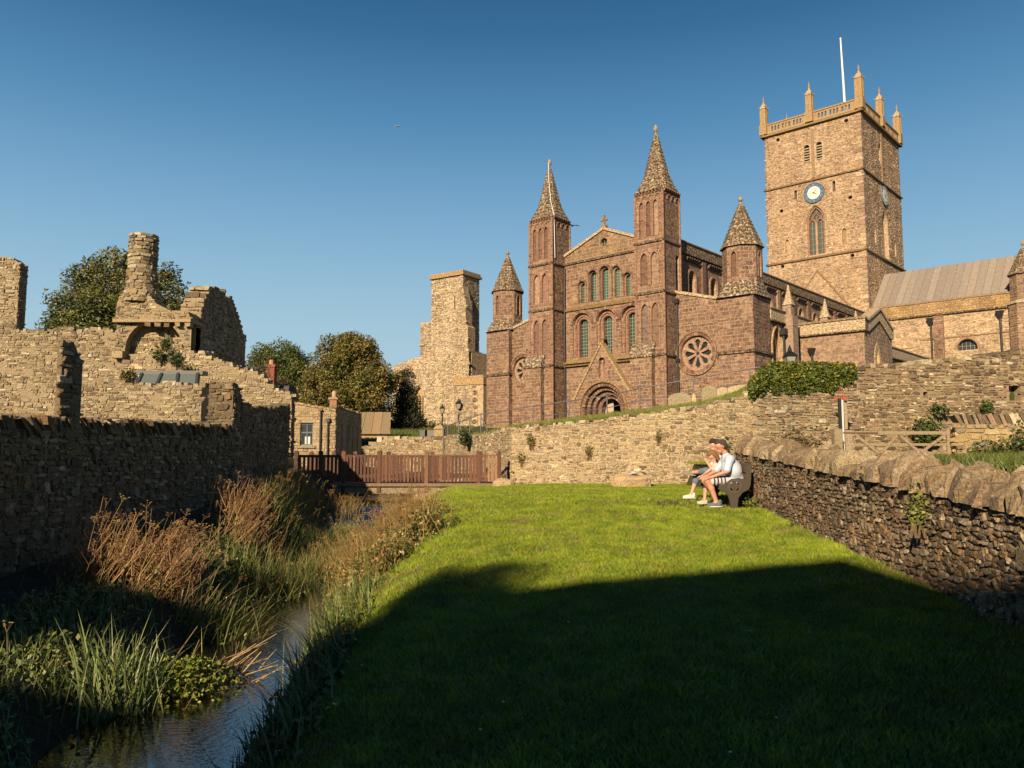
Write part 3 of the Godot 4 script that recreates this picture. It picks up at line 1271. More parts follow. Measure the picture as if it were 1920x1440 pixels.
	band(cp, PackedVector2Array([Vector2(-3.75, 12.82), Vector2(-0.1, 14.28), Vector2(3.48, 12.82)]), -0.02, 0.17, -0.4, 0.12)
	obj("coping", cp, M["lichen_coping"], gw)
	var cr := MB.new()
	cr.T = G
	cr.col = Color(0.75, 0.5, 0.32)
	cr.box(-0.3, 0.1, 14.4, 14.58, -0.2, 0.1)
	cr.box(-0.16, -0.04, 14.58, 15.25, -0.11, 0.01)
	for a in [Vector2(-0.32, 14.97), Vector2(0.12, 14.97), Vector2(-0.1, 15.3)]:
		cr.lathe([[0.02, a.y - 0.1], [0.1, a.y], [0.02, a.y + 0.1]], 6, Vector3(a.x, 0, -0.05))
	cr.box(-0.34, 0.14, 14.91, 15.03, -0.11, 0.01)
	obj("cross", cr, M["lichen_coping"], gw)
	# ---- portal
	var P := W * Transform3D(Basis.IDENTITY, Vector3(0, 0, 0.42))
	var pg := PackedVector2Array([Vector2(-2.35, -1.2), Vector2(2.3, -1.2), Vector2(2.3, 2.45), Vector2(-0.05, 6.05), Vector2(-2.35, 2.45)])
	var ph := arch(0.0, -0.5, 3.7, 1.55, false, 20)
	var nic := arch(-0.07, 3.75, 0.52, 4.9, false, 8)
	var po := opt.duplicate()
	po["n"] = 30
	var pw := clad(cath, "portal", P, pg, [ph, nic], 0.4, po)
	var pc := MB.new()
	pc.T = P
	pc.col = Color(0.8, 0.75, 0.55)
	band(pc, PackedVector2Array([Vector2(-2.45, 2.3), Vector2(-0.05, 6.05), Vector2(2.4, 2.3)]), -0.04, 0.16, -0.45, 0.1)
	obj("coping", pc, M["lichen_coping"], pw)
	var psd := MB.new()
	psd.col = MORT
	psd.box(-2.35, -2.3, -1.2, 2.5, 0.0, 0.41)
	psd.box(2.25, 2.3, -1.2, 2.5, 0.0, 0.41)
	obj("portal_side", psd, M["sandstone"], pw)
	var fin := MB.new()
	fin.T = P
	fin.col = Color(0.7, 0.62, 0.5)
	fin.lathe([[0.09, 6.1], [0.07, 6.35], [0.16, 6.5], [0.12, 6.7], [0.02, 6.95]], 7, Vector3(-0.05, 0, -0.15))
	obj("finial", fin, M["lichen_coping"], pw)
	blind(pw, P, [nic], 0.38)
	var stt := MB.new()
	stt.T = P
	stt.col = Color(0.55, 0.36, 0.3)
	stt.lathe([[0.2, 3.55], [0.22, 3.75], [0.18, 3.8], [0.15, 4.0], [0.17, 4.35], [0.16, 4.62], [0.07, 4.72], [0.1, 4.82], [0.09, 4.95], [0.02, 5.0]], 9, Vector3(-0.07, 0, -0.14))
	obj("statue", stt, M["sandstone"], pw)
	var rr := [1.86, 1.6, 1.34, 1.08, 0.80]
	for k in 4:
		voussoirs(pw, P, 0.0, 1.55, rr[k + 1], rr[k], -0.3 * (k + 1) - 0.4, -0.3 * k - 0.06, [24, 21, 18, 15][k], 2.2)
	var hood := MB.new()
	hood.T = P
	hood.col = Color(0.62, 0.5, 0.36)
	band(hood, arch(0.0, 0.6, 3.7, 1.55, false, 20), 0.02, 0.17, 0.0, 0.1)
	obj("hood_mould", hood, M["lichen_coping"], pw)
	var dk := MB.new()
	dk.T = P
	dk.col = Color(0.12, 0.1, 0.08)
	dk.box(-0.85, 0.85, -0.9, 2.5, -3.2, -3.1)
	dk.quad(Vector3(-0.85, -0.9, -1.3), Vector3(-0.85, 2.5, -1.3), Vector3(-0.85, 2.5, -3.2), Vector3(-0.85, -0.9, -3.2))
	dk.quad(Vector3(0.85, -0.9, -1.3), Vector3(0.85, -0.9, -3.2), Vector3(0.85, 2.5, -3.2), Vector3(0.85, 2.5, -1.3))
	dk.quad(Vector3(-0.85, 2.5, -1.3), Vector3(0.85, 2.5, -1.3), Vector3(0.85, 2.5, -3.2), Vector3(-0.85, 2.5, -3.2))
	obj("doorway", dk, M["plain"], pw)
	var dr := MB.new()
	dr.T = P * Transform3D(Basis(Vector3.UP, 0.25), Vector3(-0.8, 0, -1.42))
	dr.col = Color(0.62, 0.52, 0.42)
	var dp := PackedVector2Array([Vector2(0, -0.9), Vector2(0.62, -0.9), Vector2(0.62, 2.2)])
	for k in range(1, 5):
		dp.push_back(Vector2(0.8 - cos(PI / 2 - PI / 2 * k / 4.0 * 0.96) * 0.78, 1.53 + sin(PI / 2 - PI / 2 * k / 4.0 * 0.96) * 0.78))
	dp.push_back(Vector2(0, 1.5))
	dr.prism(dp, -0.06, 0.0, true)
	var dl := obj("door_leaf", dr, M["wood"], pw)
	var hg := MB.new()
	hg.T = dr.T
	hg.col = Color(0.05, 0.045, 0.04)
	for y in [0.95, 1.45]:
		hg.box(0.1, 0.3, y - 0.03, y + 0.03, 0.0, 0.02)
		hg.box(0.45, 0.62, y - 0.03, y + 0.03, 0.0, 0.02)
	obj("door_ironwork", hg, M["iron"], dl)
	# ---- turrets
	for s in [-1, 1]:
		west_turret(s)
	for s in [-1, 1]:
		aisle_end(s)
	build_nave()
	build_tower()
	build_transept()


func west_turret(s: int) -> void:
	var x0 := 3.46 if s > 0 else -5.72
	var x1 := x0 + 2.1
	var Tw := tf(Vector3(x0, 0, 1.4), Vector3.RIGHT)
	var Ts := tf(Vector3(x1, 0, 1.4), Vector3(0, 0, -1))
	var Tn := tf(Vector3(x0, 0, -0.72), Vector3(0, 0, 1))
	var root := MB.new()
	root.col = MORT
	root.box(x0 + 0.16, x1 - 0.16, -1.2, 15.7, -0.7, 1.24)
	var t := obj("west_turret", root, M["sandstone"], cath)
	var ctr := Vector3((x0 + x1) * 0.5, 0, 0.35)
	var stages := [[-1.2, 4.75], [4.75, 8.85], [8.85, 12.2], [12.2, 15.65]]
	for st in 4:
		var a: float = stages[st][0]
		var b: float = stages[st][1]
		var hs := []
		if st == 3:
			for k in 3:
				hs.append(arch(0.52 + 0.53 * k, a + 0.4, 0.36, b - 1.0, true, 8))
		elif st > 0:
			for k in 2:
				hs.append(arch(0.66 + 0.78 * k, a + 0.55, 0.56, b - 1.15, true, 8))
		for f in 3:
			var T: Transform3D = [Tw, Ts, Tn][f]
			var hh := hs if f == 0 or (st > 0 and f == 0) else []
			if f == 1 and st == 2:
				hh = [rect(1.5, 1.95, a + 0.2, b - 0.75)] if s > 0 else []
			var mb := MB.new()
			mb.T = T
			mb.col = MORT
			var outer := PackedVector2Array([Vector2(0, a), Vector2(2.1, a), Vector2(2.1, b), Vector2(0, b)])
			face(mb, outer, hh, 0.13)
			if f == 1 and hh.size() > 0:
				mb.col = Color(0.06, 0.04, 0.035)
				mb.T = T * Transform3D(Basis.IDENTITY, Vector3(0, 0, -0.125))
				mb.poly(Geometry2D.offset_polygon(hh[0], 0.0)[0], 0)
				mb.T = T
			obj("turret_face", mb, M["sandstone"], t)
			if f < 2:
				ashlar(t, T, outer, hh, {"pal": SAND, "n": 14 if f == 0 else 6})
			if hh.size() > 0 and f == 0:
				blind(t, T, hh, 0.12)
				var bm := MB.new()
				bm.T = T
				bm.col = Color(0.48, 0.31, 0.25)
				for h in hh:
					band(bm, h, 0.0, 0.07, -0.02, 0.05)
				obj("arch_moulding", bm, M["sandstone"], t)
	for y in [4.72, 8.8, 12.15]:
		string_course(t, [Vector3(x0, y, -0.72), Vector3(x0, y, 1.4)], 0.2, 0.1)
		string_course(t, [Vector3(x0, y, 1.4), Vector3(x1, y, 1.4)], 0.2, 0.1)
		string_course(t, [Vector3(x1, y, 1.4), Vector3(x1, y, -0.72)], 0.2, 0.1)
	corbels(t, Tw, 0.05, 2.05, 15.62, 8, 0.22)
	corbels(t, Ts, 0.05, 2.05, 15.62, 8, 0.22)
	for T in [Tw, Ts]:
		var am := MB.new()
		am.T = T
		am.col = Color(0.45, 0.3, 0.23)
		for k in 4:
			band(am, arch(0.3 + 0.5 * k, 15.0, 0.4, 15.12, false, 6), 0.0, 0.06, -0.01, 0.07)
		obj("arcade_moulding", am, M["sandstone"], t)
	# corner shafts
	var cs := MB.new()
	cs.col = Color(0.44, 0.28, 0.22)
	for p in [Vector3(x0, 0, 1.4), Vector3(x1, 0, 1.4), Vector3(x1, 0, -0.68)]:
		cs.lathe([[0.09, -1.2], [0.09, 15.5]], 8, p)
	obj("corner_shaft", cs, M["sandstone"], t)
	spire(t, ctr, 15.6, 1.0, [[15.62, 1.2, 0.86], [16.1, 1.02, 0.5], [16.75, 0.8, 0.12], [17.2, 0.70, 0.0], [19.7, 0.13, 0.0]], 0.75)
	# projecting buttress with a weathered top at the foot
	var bx0 := x0 - 0.28 if s > 0 else x0 - 0.28
	var bm2 := MB.new()
	bm2.col = MORT
	bm2.box(bx0, bx0 + 1.6, -1.2, 4.7, 1.3, 1.78)
	var bt := obj("buttress", bm2, M["sandstone"], cath)
	ashlar(bt, tf(Vector3(bx0, 0, 1.78), Vector3.RIGHT), PackedVector2Array([Vector2(0, -1.2), Vector2(1.6, -1.2), Vector2(1.6, 4.7), Vector2(0, 4.7)]), [], {"pal": SAND, "n": 24})
	ashlar(bt, tf(Vector3(bx0 + 1.6, 0, 1.78), Vector3(0, 0, -1)), PackedVector2Array([Vector2(0, -1.2), Vector2(0.38, -1.2), Vector2(0.38, 4.7), Vector2(0, 4.7)]), [], {"pal": SAND})
	var wt := MB.new()
	wt.hexa([Vector3(bx0 - 0.06, 4.68, 1.38), Vector3(bx0 + 1.66, 4.68, 1.38), Vector3(bx0 + 1.66, 5.65, 1.38), Vector3(bx0 - 0.06, 5.65, 1.38), Vector3(bx0 - 0.06, 4.68, 1.88), Vector3(bx0 + 1.66, 4.68, 1.88), Vector3(bx0 + 1.66, 4.8, 1.88), Vector3(bx0 - 0.06, 4.8, 1.88)])
	obj("weathering", wt, M["lichen_slate"], bt)
	if s < 0:
		var rod := MB.new()
		rod.col = Color(0.75, 0.78, 0.72)
		rod.tube([ctr + Vector3(0, 20.2, 0.1), ctr + Vector3(0.3, 18.6, 0.45), ctr + Vector3(0.72, 16.8, 0.72), ctr + Vector3(1.1, 15.8, 0.85), ctr + Vector3(1.12, 12.6, 0.8)], [0.03, 0.03, 0.03, 0.03, 0.03], 5)
		obj("lightning_conductor", rod, M["plain"], t)
	else:
		var dp := MB.new()
		dp.col = Color(0.03, 0.028, 0.03)
		dp.tube([Vector3(5.72, -1, 0.12), Vector3(5.72, 8.2, 0.12)], [0.07, 0.07], 7)
		dp.box(5.6, 5.84, 4.4, 4.6, 0.02, 0.24)
		dp.box(5.58, 5.86, 8.2, 8.5, 0.0, 0.26)
		obj("drainpipe", dp, M["iron"], cath)
	if s < 0:
		var dp2 := MB.new()
		dp2.col = Color(0.035, 0.03, 0.03)
		dp2.tube([Vector3(-3.5, -1, 0.12), Vector3(-3.5, 12.0, 0.12)], [0.07, 0.07], 7)
		obj("drainpipe", dp2, M["iron"], cath)


func aisle_end(s: int) -> void:
	# wall with a wheel window between turret and corner turret
	var cx := 7.0 if s > 0 else -7.6
	var q1 := 1.0 if s > 0 else 0.88
	var a := 5.5 if s > 0 else -8.8
	var b := 8.8 if s > 0 else -5.6
	var W := tf(Vector3.ZERO, Vector3.RIGHT)
	var ha := 8.95 if s > 0 else 8.05
	var hb := 8.05 if s > 0 else 8.95
	var outer := PackedVector2Array([Vector2(a, -1.2), Vector2(b, -1.2), Vector2(b, hb), Vector2(a, ha)])
	var disc := PackedVector2Array()
	for k in 28:
		disc.push_back(Vector2(cx, 4.87) + Vector2(cos(-TAU * k / 28), sin(-TAU * k / 28)) * 1.12 * q1)
	var w := clad(cath, "aisle_wall", W, outer, [disc], 0.35, {"pal": SAND, "n": 60})
	var cp := MB.new()
	band(cp, PackedVector2Array([Vector2(a, ha), Vector2(b, hb)]), -0.02, 0.16, -0.4, 0.1)
	obj("coping", cp, M["lichen_coping"], w)
	# wheel window: rim stones, plate with eight petals, glass
	for k in 26:
		var mb := MB.new()
		mb.col = pal_pick(SAND)
		var p := PackedVector2Array()
		for i in 3:
			var q := TAU * (k + i * 0.48) / 26
			p.push_back(Vector2(cx, 4.87) + Vector2(cos(q), sin(q)) * 1.33 * q1)
		for i in 3:
			var q := TAU * (k + (2 - i) * 0.48) / 26
			p.push_back(Vector2(cx, 4.87) + Vector2(cos(q), sin(q)) * 1.12 * q1)
		mb.prism(p, -0.1, 0.06)
		obj("rim_stone", mb, M["sandstone"], w)
	var hm := MB.new()
	hm.col = Color(0.62, 0.5, 0.38)
	var cpath := PackedVector2Array()
	for k in 41:
		cpath.push_back(Vector2(cx, 4.87) + Vector2(cos(-TAU * k / 40), sin(-TAU * k / 40)) * 1.34 * q1)
	band(hm, cpath, 0.0, 0.09, 0.0, 0.12)
	obj("hood_mould", hm, M["lichen_coping"], w)
	var petals := []
	for k in 8:
		var q := TAU * k / 8 + PI / 2
		var ax := Vector2(cos(q), sin(q))
		var ay := Vector2(-ax.y, ax.x)
		var p := PackedVector2Array()
		for e in [[0.24, -0.03], [0.5, -0.11], [0.66, -0.17], [0.78, -0.2], [0.84, -0.12], [0.9, -0.09], [0.93, 0.0], [0.9, 0.09], [0.84, 0.12], [0.78, 0.2], [0.66, 0.17], [0.5, 0.11], [0.24, 0.03]]:
			p.push_back(Vector2(cx, 4.87) + ax * e[0] * q1 + ay * e[1] * q1)
		petals.append(p)
	var hub := PackedVector2Array()
	for k in 10:
		hub.push_back(Vector2(cx, 4.87) + Vector2(cos(TAU * k / 10), sin(TAU * k / 10)) * 0.12)
	var P := tf(Vector3(0, 0, -0.16), Vector3.RIGHT)
	var pm := MB.new()
	pm.T = P
	pm.col = Color(0.55, 0.4, 0.32)
	var dd := PackedVector2Array()
	for k in range(27, -1, -1):
		dd.push_back(disc[k])
	face(pm, dd, petals, 0.16)
	var pl := obj("wheel_tracery", pm, M["sandstone"], w)
	for h in petals:
		glazing(pl, P, h, 0.15, Color(0.02, 0.03, 0.025), 0.0)
	glazing(pl, P, hub, -0.004, Color(0.03, 0.04, 0.035), 0.0)
	# corner turret: square base, sloped slate apron, octagon, cone
	var x0 := 8.72 if s > 0 else -11.05
	var x1 := x0 + 2.33
	var bm := MB.new()
	bm.col = MORT
	bm.box(x0 + 0.004, x1 - 0.004, -1.5, 8.1, -1.9, 0.396)
	var t := obj("corner_turret", bm, M["sandstone"], cath)
	var sq := PackedVector2Array([Vector2(0, -1.5), Vector2(2.33, -1.5), Vector2(2.33, 8.1), Vector2(0, 8.1)])
	ashlar(t, tf(Vector3(x0, 0, 0.4), Vector3.RIGHT), sq, [], {"pal": SAND, "n": 44})
	ashlar(t, tf(Vector3(x1, 0, 0.4), Vector3(0, 0, -1)), sq, [], {"pal": SAND, "n": 10})
	string_course(t, [Vector3(x0, 4.55, 0.4), Vector3(x1, 4.55, 0.4)], 0.24, 0.12)
	string_course(t, [Vector3(x1, 4.55, 0.4), Vector3(x1, 4.55, -1.9)], 0.24, 0.12)
	var c := Vector3((x0 + x1) * 0.5, 0, -0.75)
	var ap := MB.new()
	for k in 4:
		var t0 := k / 4.0
		var t1 := (k + 1) / 4.0
		ap.loft([ring8(lerpf(1.34, 1.12, t0) + 0.03, lerpf(1.3, 1.12, t0) + 0.03, 8.05 + 0.95 * t0, c, 1.0 - t0), ring8(lerpf(1.34, 1.12, t1), lerpf(1.3, 1.12, t1), 8.05 + 0.95 * t1, c, 1.0 - t1)], k == 3)
	obj("slate_apron", ap, M["lichen_slate"], t)
	var side := 2.0 * 1.12 * tan(PI / 8)
	for k in 8:
		var q := TAU * k / 8
		var nrm := Vector3(sin(q), 0, cos(q))
		var u := Vector3(cos(q), 0, -sin(q))
		var T := tf(c + nrm * 1.12 - u * side * 0.5, u)
		var mb := MB.new()
		mb.T = T
		mb.col = MORT
		var outer8 := PackedVector2Array([Vector2(0, 8.98), Vector2(side, 8.98), Vector2(side, 11.25), Vector2(0, 11.25)])
		var h := [arch(side * 0.5, 9.3, 0.36, 10.55, true, 8)] if k % 2 == 0 else []
		face(mb, outer8, h, 0.14)
		var fc := obj("octagon_face", mb, M["sandstone"], t)
		if k in [0, 1, 2, 7]:
			ashlar(t, T, outer8, h, {"pal": SAND})
		if h.size() > 0:
			blind(t, T, h, 0.12)
			var am := MB.new()
			am.T = T
			am.col = Color(0.46, 0.31, 0.25)
			band(am, h[0], 0.0, 0.07, -0.02, 0.05)
			obj("arch_moulding", am, M["sandstone"], t)
	spire(t, c, 11.2, 1.0, [[11.22, 1.23, 0.0], [11.7, 1.03, 0.0], [14.1, 0.12, 0.0]], 0.5, "cone_roof")


func build_nave() -> void:
	# south clerestory and its parapet
	var S := tf(Vector3(5.0, 0, -0.7), Vector3(0, 0, -1))
	var hs := []
	for k in 11:
		hs.append(arch(2.45 + 3.1 * k, 9.45, 0.95, 10.55, false, 8))
	var outer := PackedVector2Array([Vector2(0, 7), Vector2(38.5, 7), Vector2(38.5, 12.1), Vector2(0, 12.1)])
	var w := clad(cath, "clerestory_wall", S, outer, hs, 0.4, {"pal": SAND, "ch": 0.3, "l1": 0.8})
	for h in hs:
		glazing(w, S, h, 0.36, Color(0.03, 0.045, 0.05), 0.3)
	var par := MB.new()
	par.col = Color(0.9, 0.85, 0.8)
	par.box(4.5, 5.14, 12.1, 12.82, -39.2, -0.9)
	obj("parapet", par, M["lichen_slate"], w)
	string_course(w, [Vector3(5.14, 12.02, -0.9), Vector3(5.14, 12.02, -39.2)], 0.14, 0.1, "lichen_slate")
	string_course(w, [Vector3(5.14, 12.8, -0.9), Vector3(5.14, 12.8, -39.2)], 0.14, 0.08, "lichen_coping")
	for k in 11:
		var x := 2.45 + 3.1 * k
		corbels(w, S, x - 0.95, x + 0.95, 11.85, 6, 0.32, "sandstone", Color(0.22, 0.17, 0.14))
		var pb := MB.new()
		pb.T = S
		pb.col = pal_pick(SAND)
		pb.box(x + 1.3, x + 1.8, 8.5, 11.9, -0.05, 0.16)
		obj("pilaster", pb, M["sandstone"], w)
		var am := MB.new()
		am.T = S
		am.col = Color(0.5, 0.36, 0.28)
		band(am, hs[k], 0.02, 0.16, -0.02, 0.08)
		obj("arch_moulding", am, M["sandstone"], w)
	# body behind, north side and roof
	var bd := MB.new()
	bd.col = MORT
	bd.box(-5.0, 4.55, 4.2, 12.0, -39.1, -0.75)
	bd.box(-5.0, 4.55, -1, 4.2, -39.1, -4.5)
	bd.hexa([Vector3(-4.7, 12.0, -39), Vector3(4.5, 12.0, -39), Vector3(0, 13.4, -39), Vector3(-0.1, 13.4, -39), Vector3(-4.7, 12.0, -0.5), Vector3(4.5, 12.0, -0.5), Vector3(0, 13.4, -0.5), Vector3(-0.1, 13.4, -0.5)])
	obj("nave_body", bd, M["sandstone"], cath)
	var nb := MB.new()
	nb.col = MORT
	nb.box(-10.9, -5.02, -1, 7.6, -39, -0.6)
	obj("north_aisle", nb, M["sandstone"], cath)
	# south aisle
	var A := tf(Vector3(11.0, 0, -1.5), Vector3(0, 0, -1))
	var ah := [arch(1.5, 0.5, 1.5, 5.2, true, 12)]
	var ao := PackedVector2Array([Vector2(0, -1), Vector2(37.0, -1), Vector2(37.0, 6.75), Vector2(0, 6.75)])
	var aw := clad(cath, "aisle_south_wall", A, ao, ah, 0.7, {"pal": [Color(0.45, 0.31, 0.24), Color(0.5, 0.36, 0.28), Color(0.42, 0.3, 0.26)], "ch": 0.28})
	var fm := MB.new()
	fm.T = A
	fm.col = Color(0.82, 0.62, 0.4)
	band(fm, ah[0], -0.34, 0.0, -0.55, -0.3)
	band(fm, ah[0], 0.0, 0.14, -0.02, 0.07)
	fm.box(1.42, 1.58, 0.5, 5.9, -0.5, -0.38)
	obj("window_frame", fm, M["far_stone"], aw)
	glazing(aw, A, ah[0], 0.6, Color(0.03, 0.03, 0.03), 0.35)
	var ap := MB.new()
	ap.box(10.5, 11.12, 6.78, 7.55, -38.8, -1.95)
	obj("parapet", ap, M["lichen_coping"], aw)
	string_course(aw, [Vector3(11.12, 6.72, -1.95), Vector3(11.12, 6.72, -38.8)], 0.16, 0.1)
	string_course(aw, [Vector3(11.12, 7.5, -1.95), Vector3(11.12, 7.5, -38.8)], 0.14, 0.08, "lichen_coping")
	var ar := MB.new()
	ar.col = Color(0.5, 0.47, 0.44)
	ar.quad(Vector3(5.02, 9.3, -0.5), Vector3(10.6, 7.2, -0.5), Vector3(10.6, 7.2, -39), Vector3(5.02, 9.3, -39))
	obj("aisle_roof", ar, M["lead"], cath)
	for k in 4:
		var z := -4.35 - 6.2 * k
		var pm := MB.new()
		pm.col = Color(0.5, 0.4, 0.33)
		pm.box(10.9, 11.65, -1, 7.3, z - 0.42, z + 0.42)
		pm.box(11.0, 11.5, 7.3, 8.0, z - 0.26, z + 0.26)
		var pn := obj("pinnacled_buttress", pm, M["sandstone"], cath)
		var pt := MB.new()
		pt.loft([ring8(0.34, 0.34, 8.0, Vector3(11.25, 0, z), 1.0), ring8(0.22, 0.22, 8.35, Vector3(11.25, 0, z), 0.6), ring8(0.1, 0.1, 9.0, Vector3(11.25, 0, z), 0.0), ring8(0.03, 0.03, 9.35, Vector3(11.25, 0, z), 0.0)])
		obj("pinnacle", pt, M["lichen_coping"], pn)
	var dp := MB.new()
	dp.col = Color(0.025, 0.025, 0.03)
	dp.tube([Vector3(11.2, 0.5, -3.55), Vector3(11.2, 6.1, -3.55)], [0.07, 0.07], 7)
	dp.box(11.0, 11.38, 6.0, 6.4, -3.75, -3.35)
	obj("drainpipe", dp, M["iron"], cath)
	# porch with a gabled south front
	var PW := tf(Vector3(11.0, 0, -6.0), Vector3.RIGHT)
	var pc := {"pal": [Color(0.46, 0.34, 0.27), Color(0.5, 0.38, 0.3), Color(0.42, 0.31, 0.27), Color(0.55, 0.43, 0.34)], "ch": 0.24, "l1": 0.6, "n": 20}
	var bod := MB.new()
	bod.col = MORT
	bod.box(11.0, 15.2, -1, 6.3, -11.4, -6.1)
	var po := obj("porch", bod, M["sandstone"], cath)
	ashlar(po, PW, PackedVector2Array([Vector2(0, -1), Vector2(4.3, -1), Vector2(4.3, 6.15), Vector2(0, 6.15)]), [], pc)
	var pf := MB.new()
	pf.T = PW
	pf.col = MORT
	pf.box(0, 4.3, -1, 6.15, -0.2, -0.004)
	obj("porch_wall", pf, M["sandstone"], po)
	var PS := tf(Vector3(15.3, 0, -6.0), Vector3(0, 0, -1))
	var pgo := PackedVector2Array([Vector2(0, -1), Vector2(5.4, -1), Vector2(5.4, 6.15), Vector2(2.7, 7.1), Vector2(0, 6.15)])
	var plan := arch(2.3, 3.3, 1.05, 4.6, true, 10)
	var psw := clad(po, "porch_gable", PS, pgo, [plan], 0.5, pc)
	var pfm := MB.new()
	pfm.T = PS
	pfm.col = Color(0.8, 0.62, 0.42)
	band(pfm, plan, -0.25, 0.06, -0.4, 0.05)
	pfm.box(2.24, 2.36, 3.3, 5.2, -0.45, -0.3)
	pfm.col = Color(0.5, 0.38, 0.27)
	pfm.box(1.9, 2.7, 3.3, 4.9, -0.49, -0.47)
	obj("window_frame", pfm, M["far_stone"], po)
	var pp := MB.new()
	pp.box(11.0, 15.42, 6.15, 6.95, -6.5, -5.9)
	obj("parapet", pp, M["lichen_coping"], po)
	string_course(po, [Vector3(11.0, 6.1, -5.9), Vector3(15.42, 6.1, -5.9)], 0.13, 0.09)
	string_course(po, [Vector3(11.0, 6.9, -5.9), Vector3(15.42, 6.9, -5.9)], 0.15, 0.09, "lichen_coping")
	var pg := MB.new()
	pg.T = PS
	band(pg, PackedVector2Array([Vector2(-0.1, 6.15), Vector2(0.6, 6.15), Vector2(2.7, 7.1), Vector2(4.8, 6.15), Vector2(5.5, 6.15)]), 0.0, 0.72, -0.5, 0.12)
	band(pg, PackedVector2Array([Vector2(-0.1, 6.15), Vector2(0.6, 6.15), Vector2(2.7, 7.1), Vector2(4.8, 6.15), Vector2(5.5, 6.15)]), 0.68, 0.84, -0.5, 0.22)
	obj("gable_parapet", pg, M["lichen_coping"], po)
	# lower wing beyond the porch
	var lw := MB.new()
	lw.col = MORT
	lw.box(11.0, 15.0, -1, 5.0, -24, -11.4)
	var lo := obj("low_wing", lw, M["sandstone"], cath)
	var lp := MB.new()
	lp.box(11.0, 15.15, 5.0, 5.55, -24, -11.42)
	obj("parapet", lp, M["lichen_coping"], lo)
	string_course(lo, [Vector3(15.15, 4.95, -11.42), Vector3(15.15, 4.95, -24)], 0.14, 0.1)
	var dp3 := MB.new()
	dp3.col = Color(0.025, 0.025, 0.03)
	dp3.tube([Vector3(12.05, 1.5, -5.85), Vector3(12.05, 5.0, -5.85)], [0.07, 0.07], 7)
	dp3.hexa([Vector3(11.95, 4.9, -5.98), Vector3(12.15, 4.9, -5.98), Vector3(12.28, 5.3, -5.98), Vector3(11.82, 5.3, -5.98), Vector3(11.95, 4.9, -5.75), Vector3(12.15, 4.9, -5.75), Vector3(12.28, 5.3, -5.62), Vector3(11.82, 5.3, -5.62)])
	obj("drainpipe", dp3, M["iron"], cath)


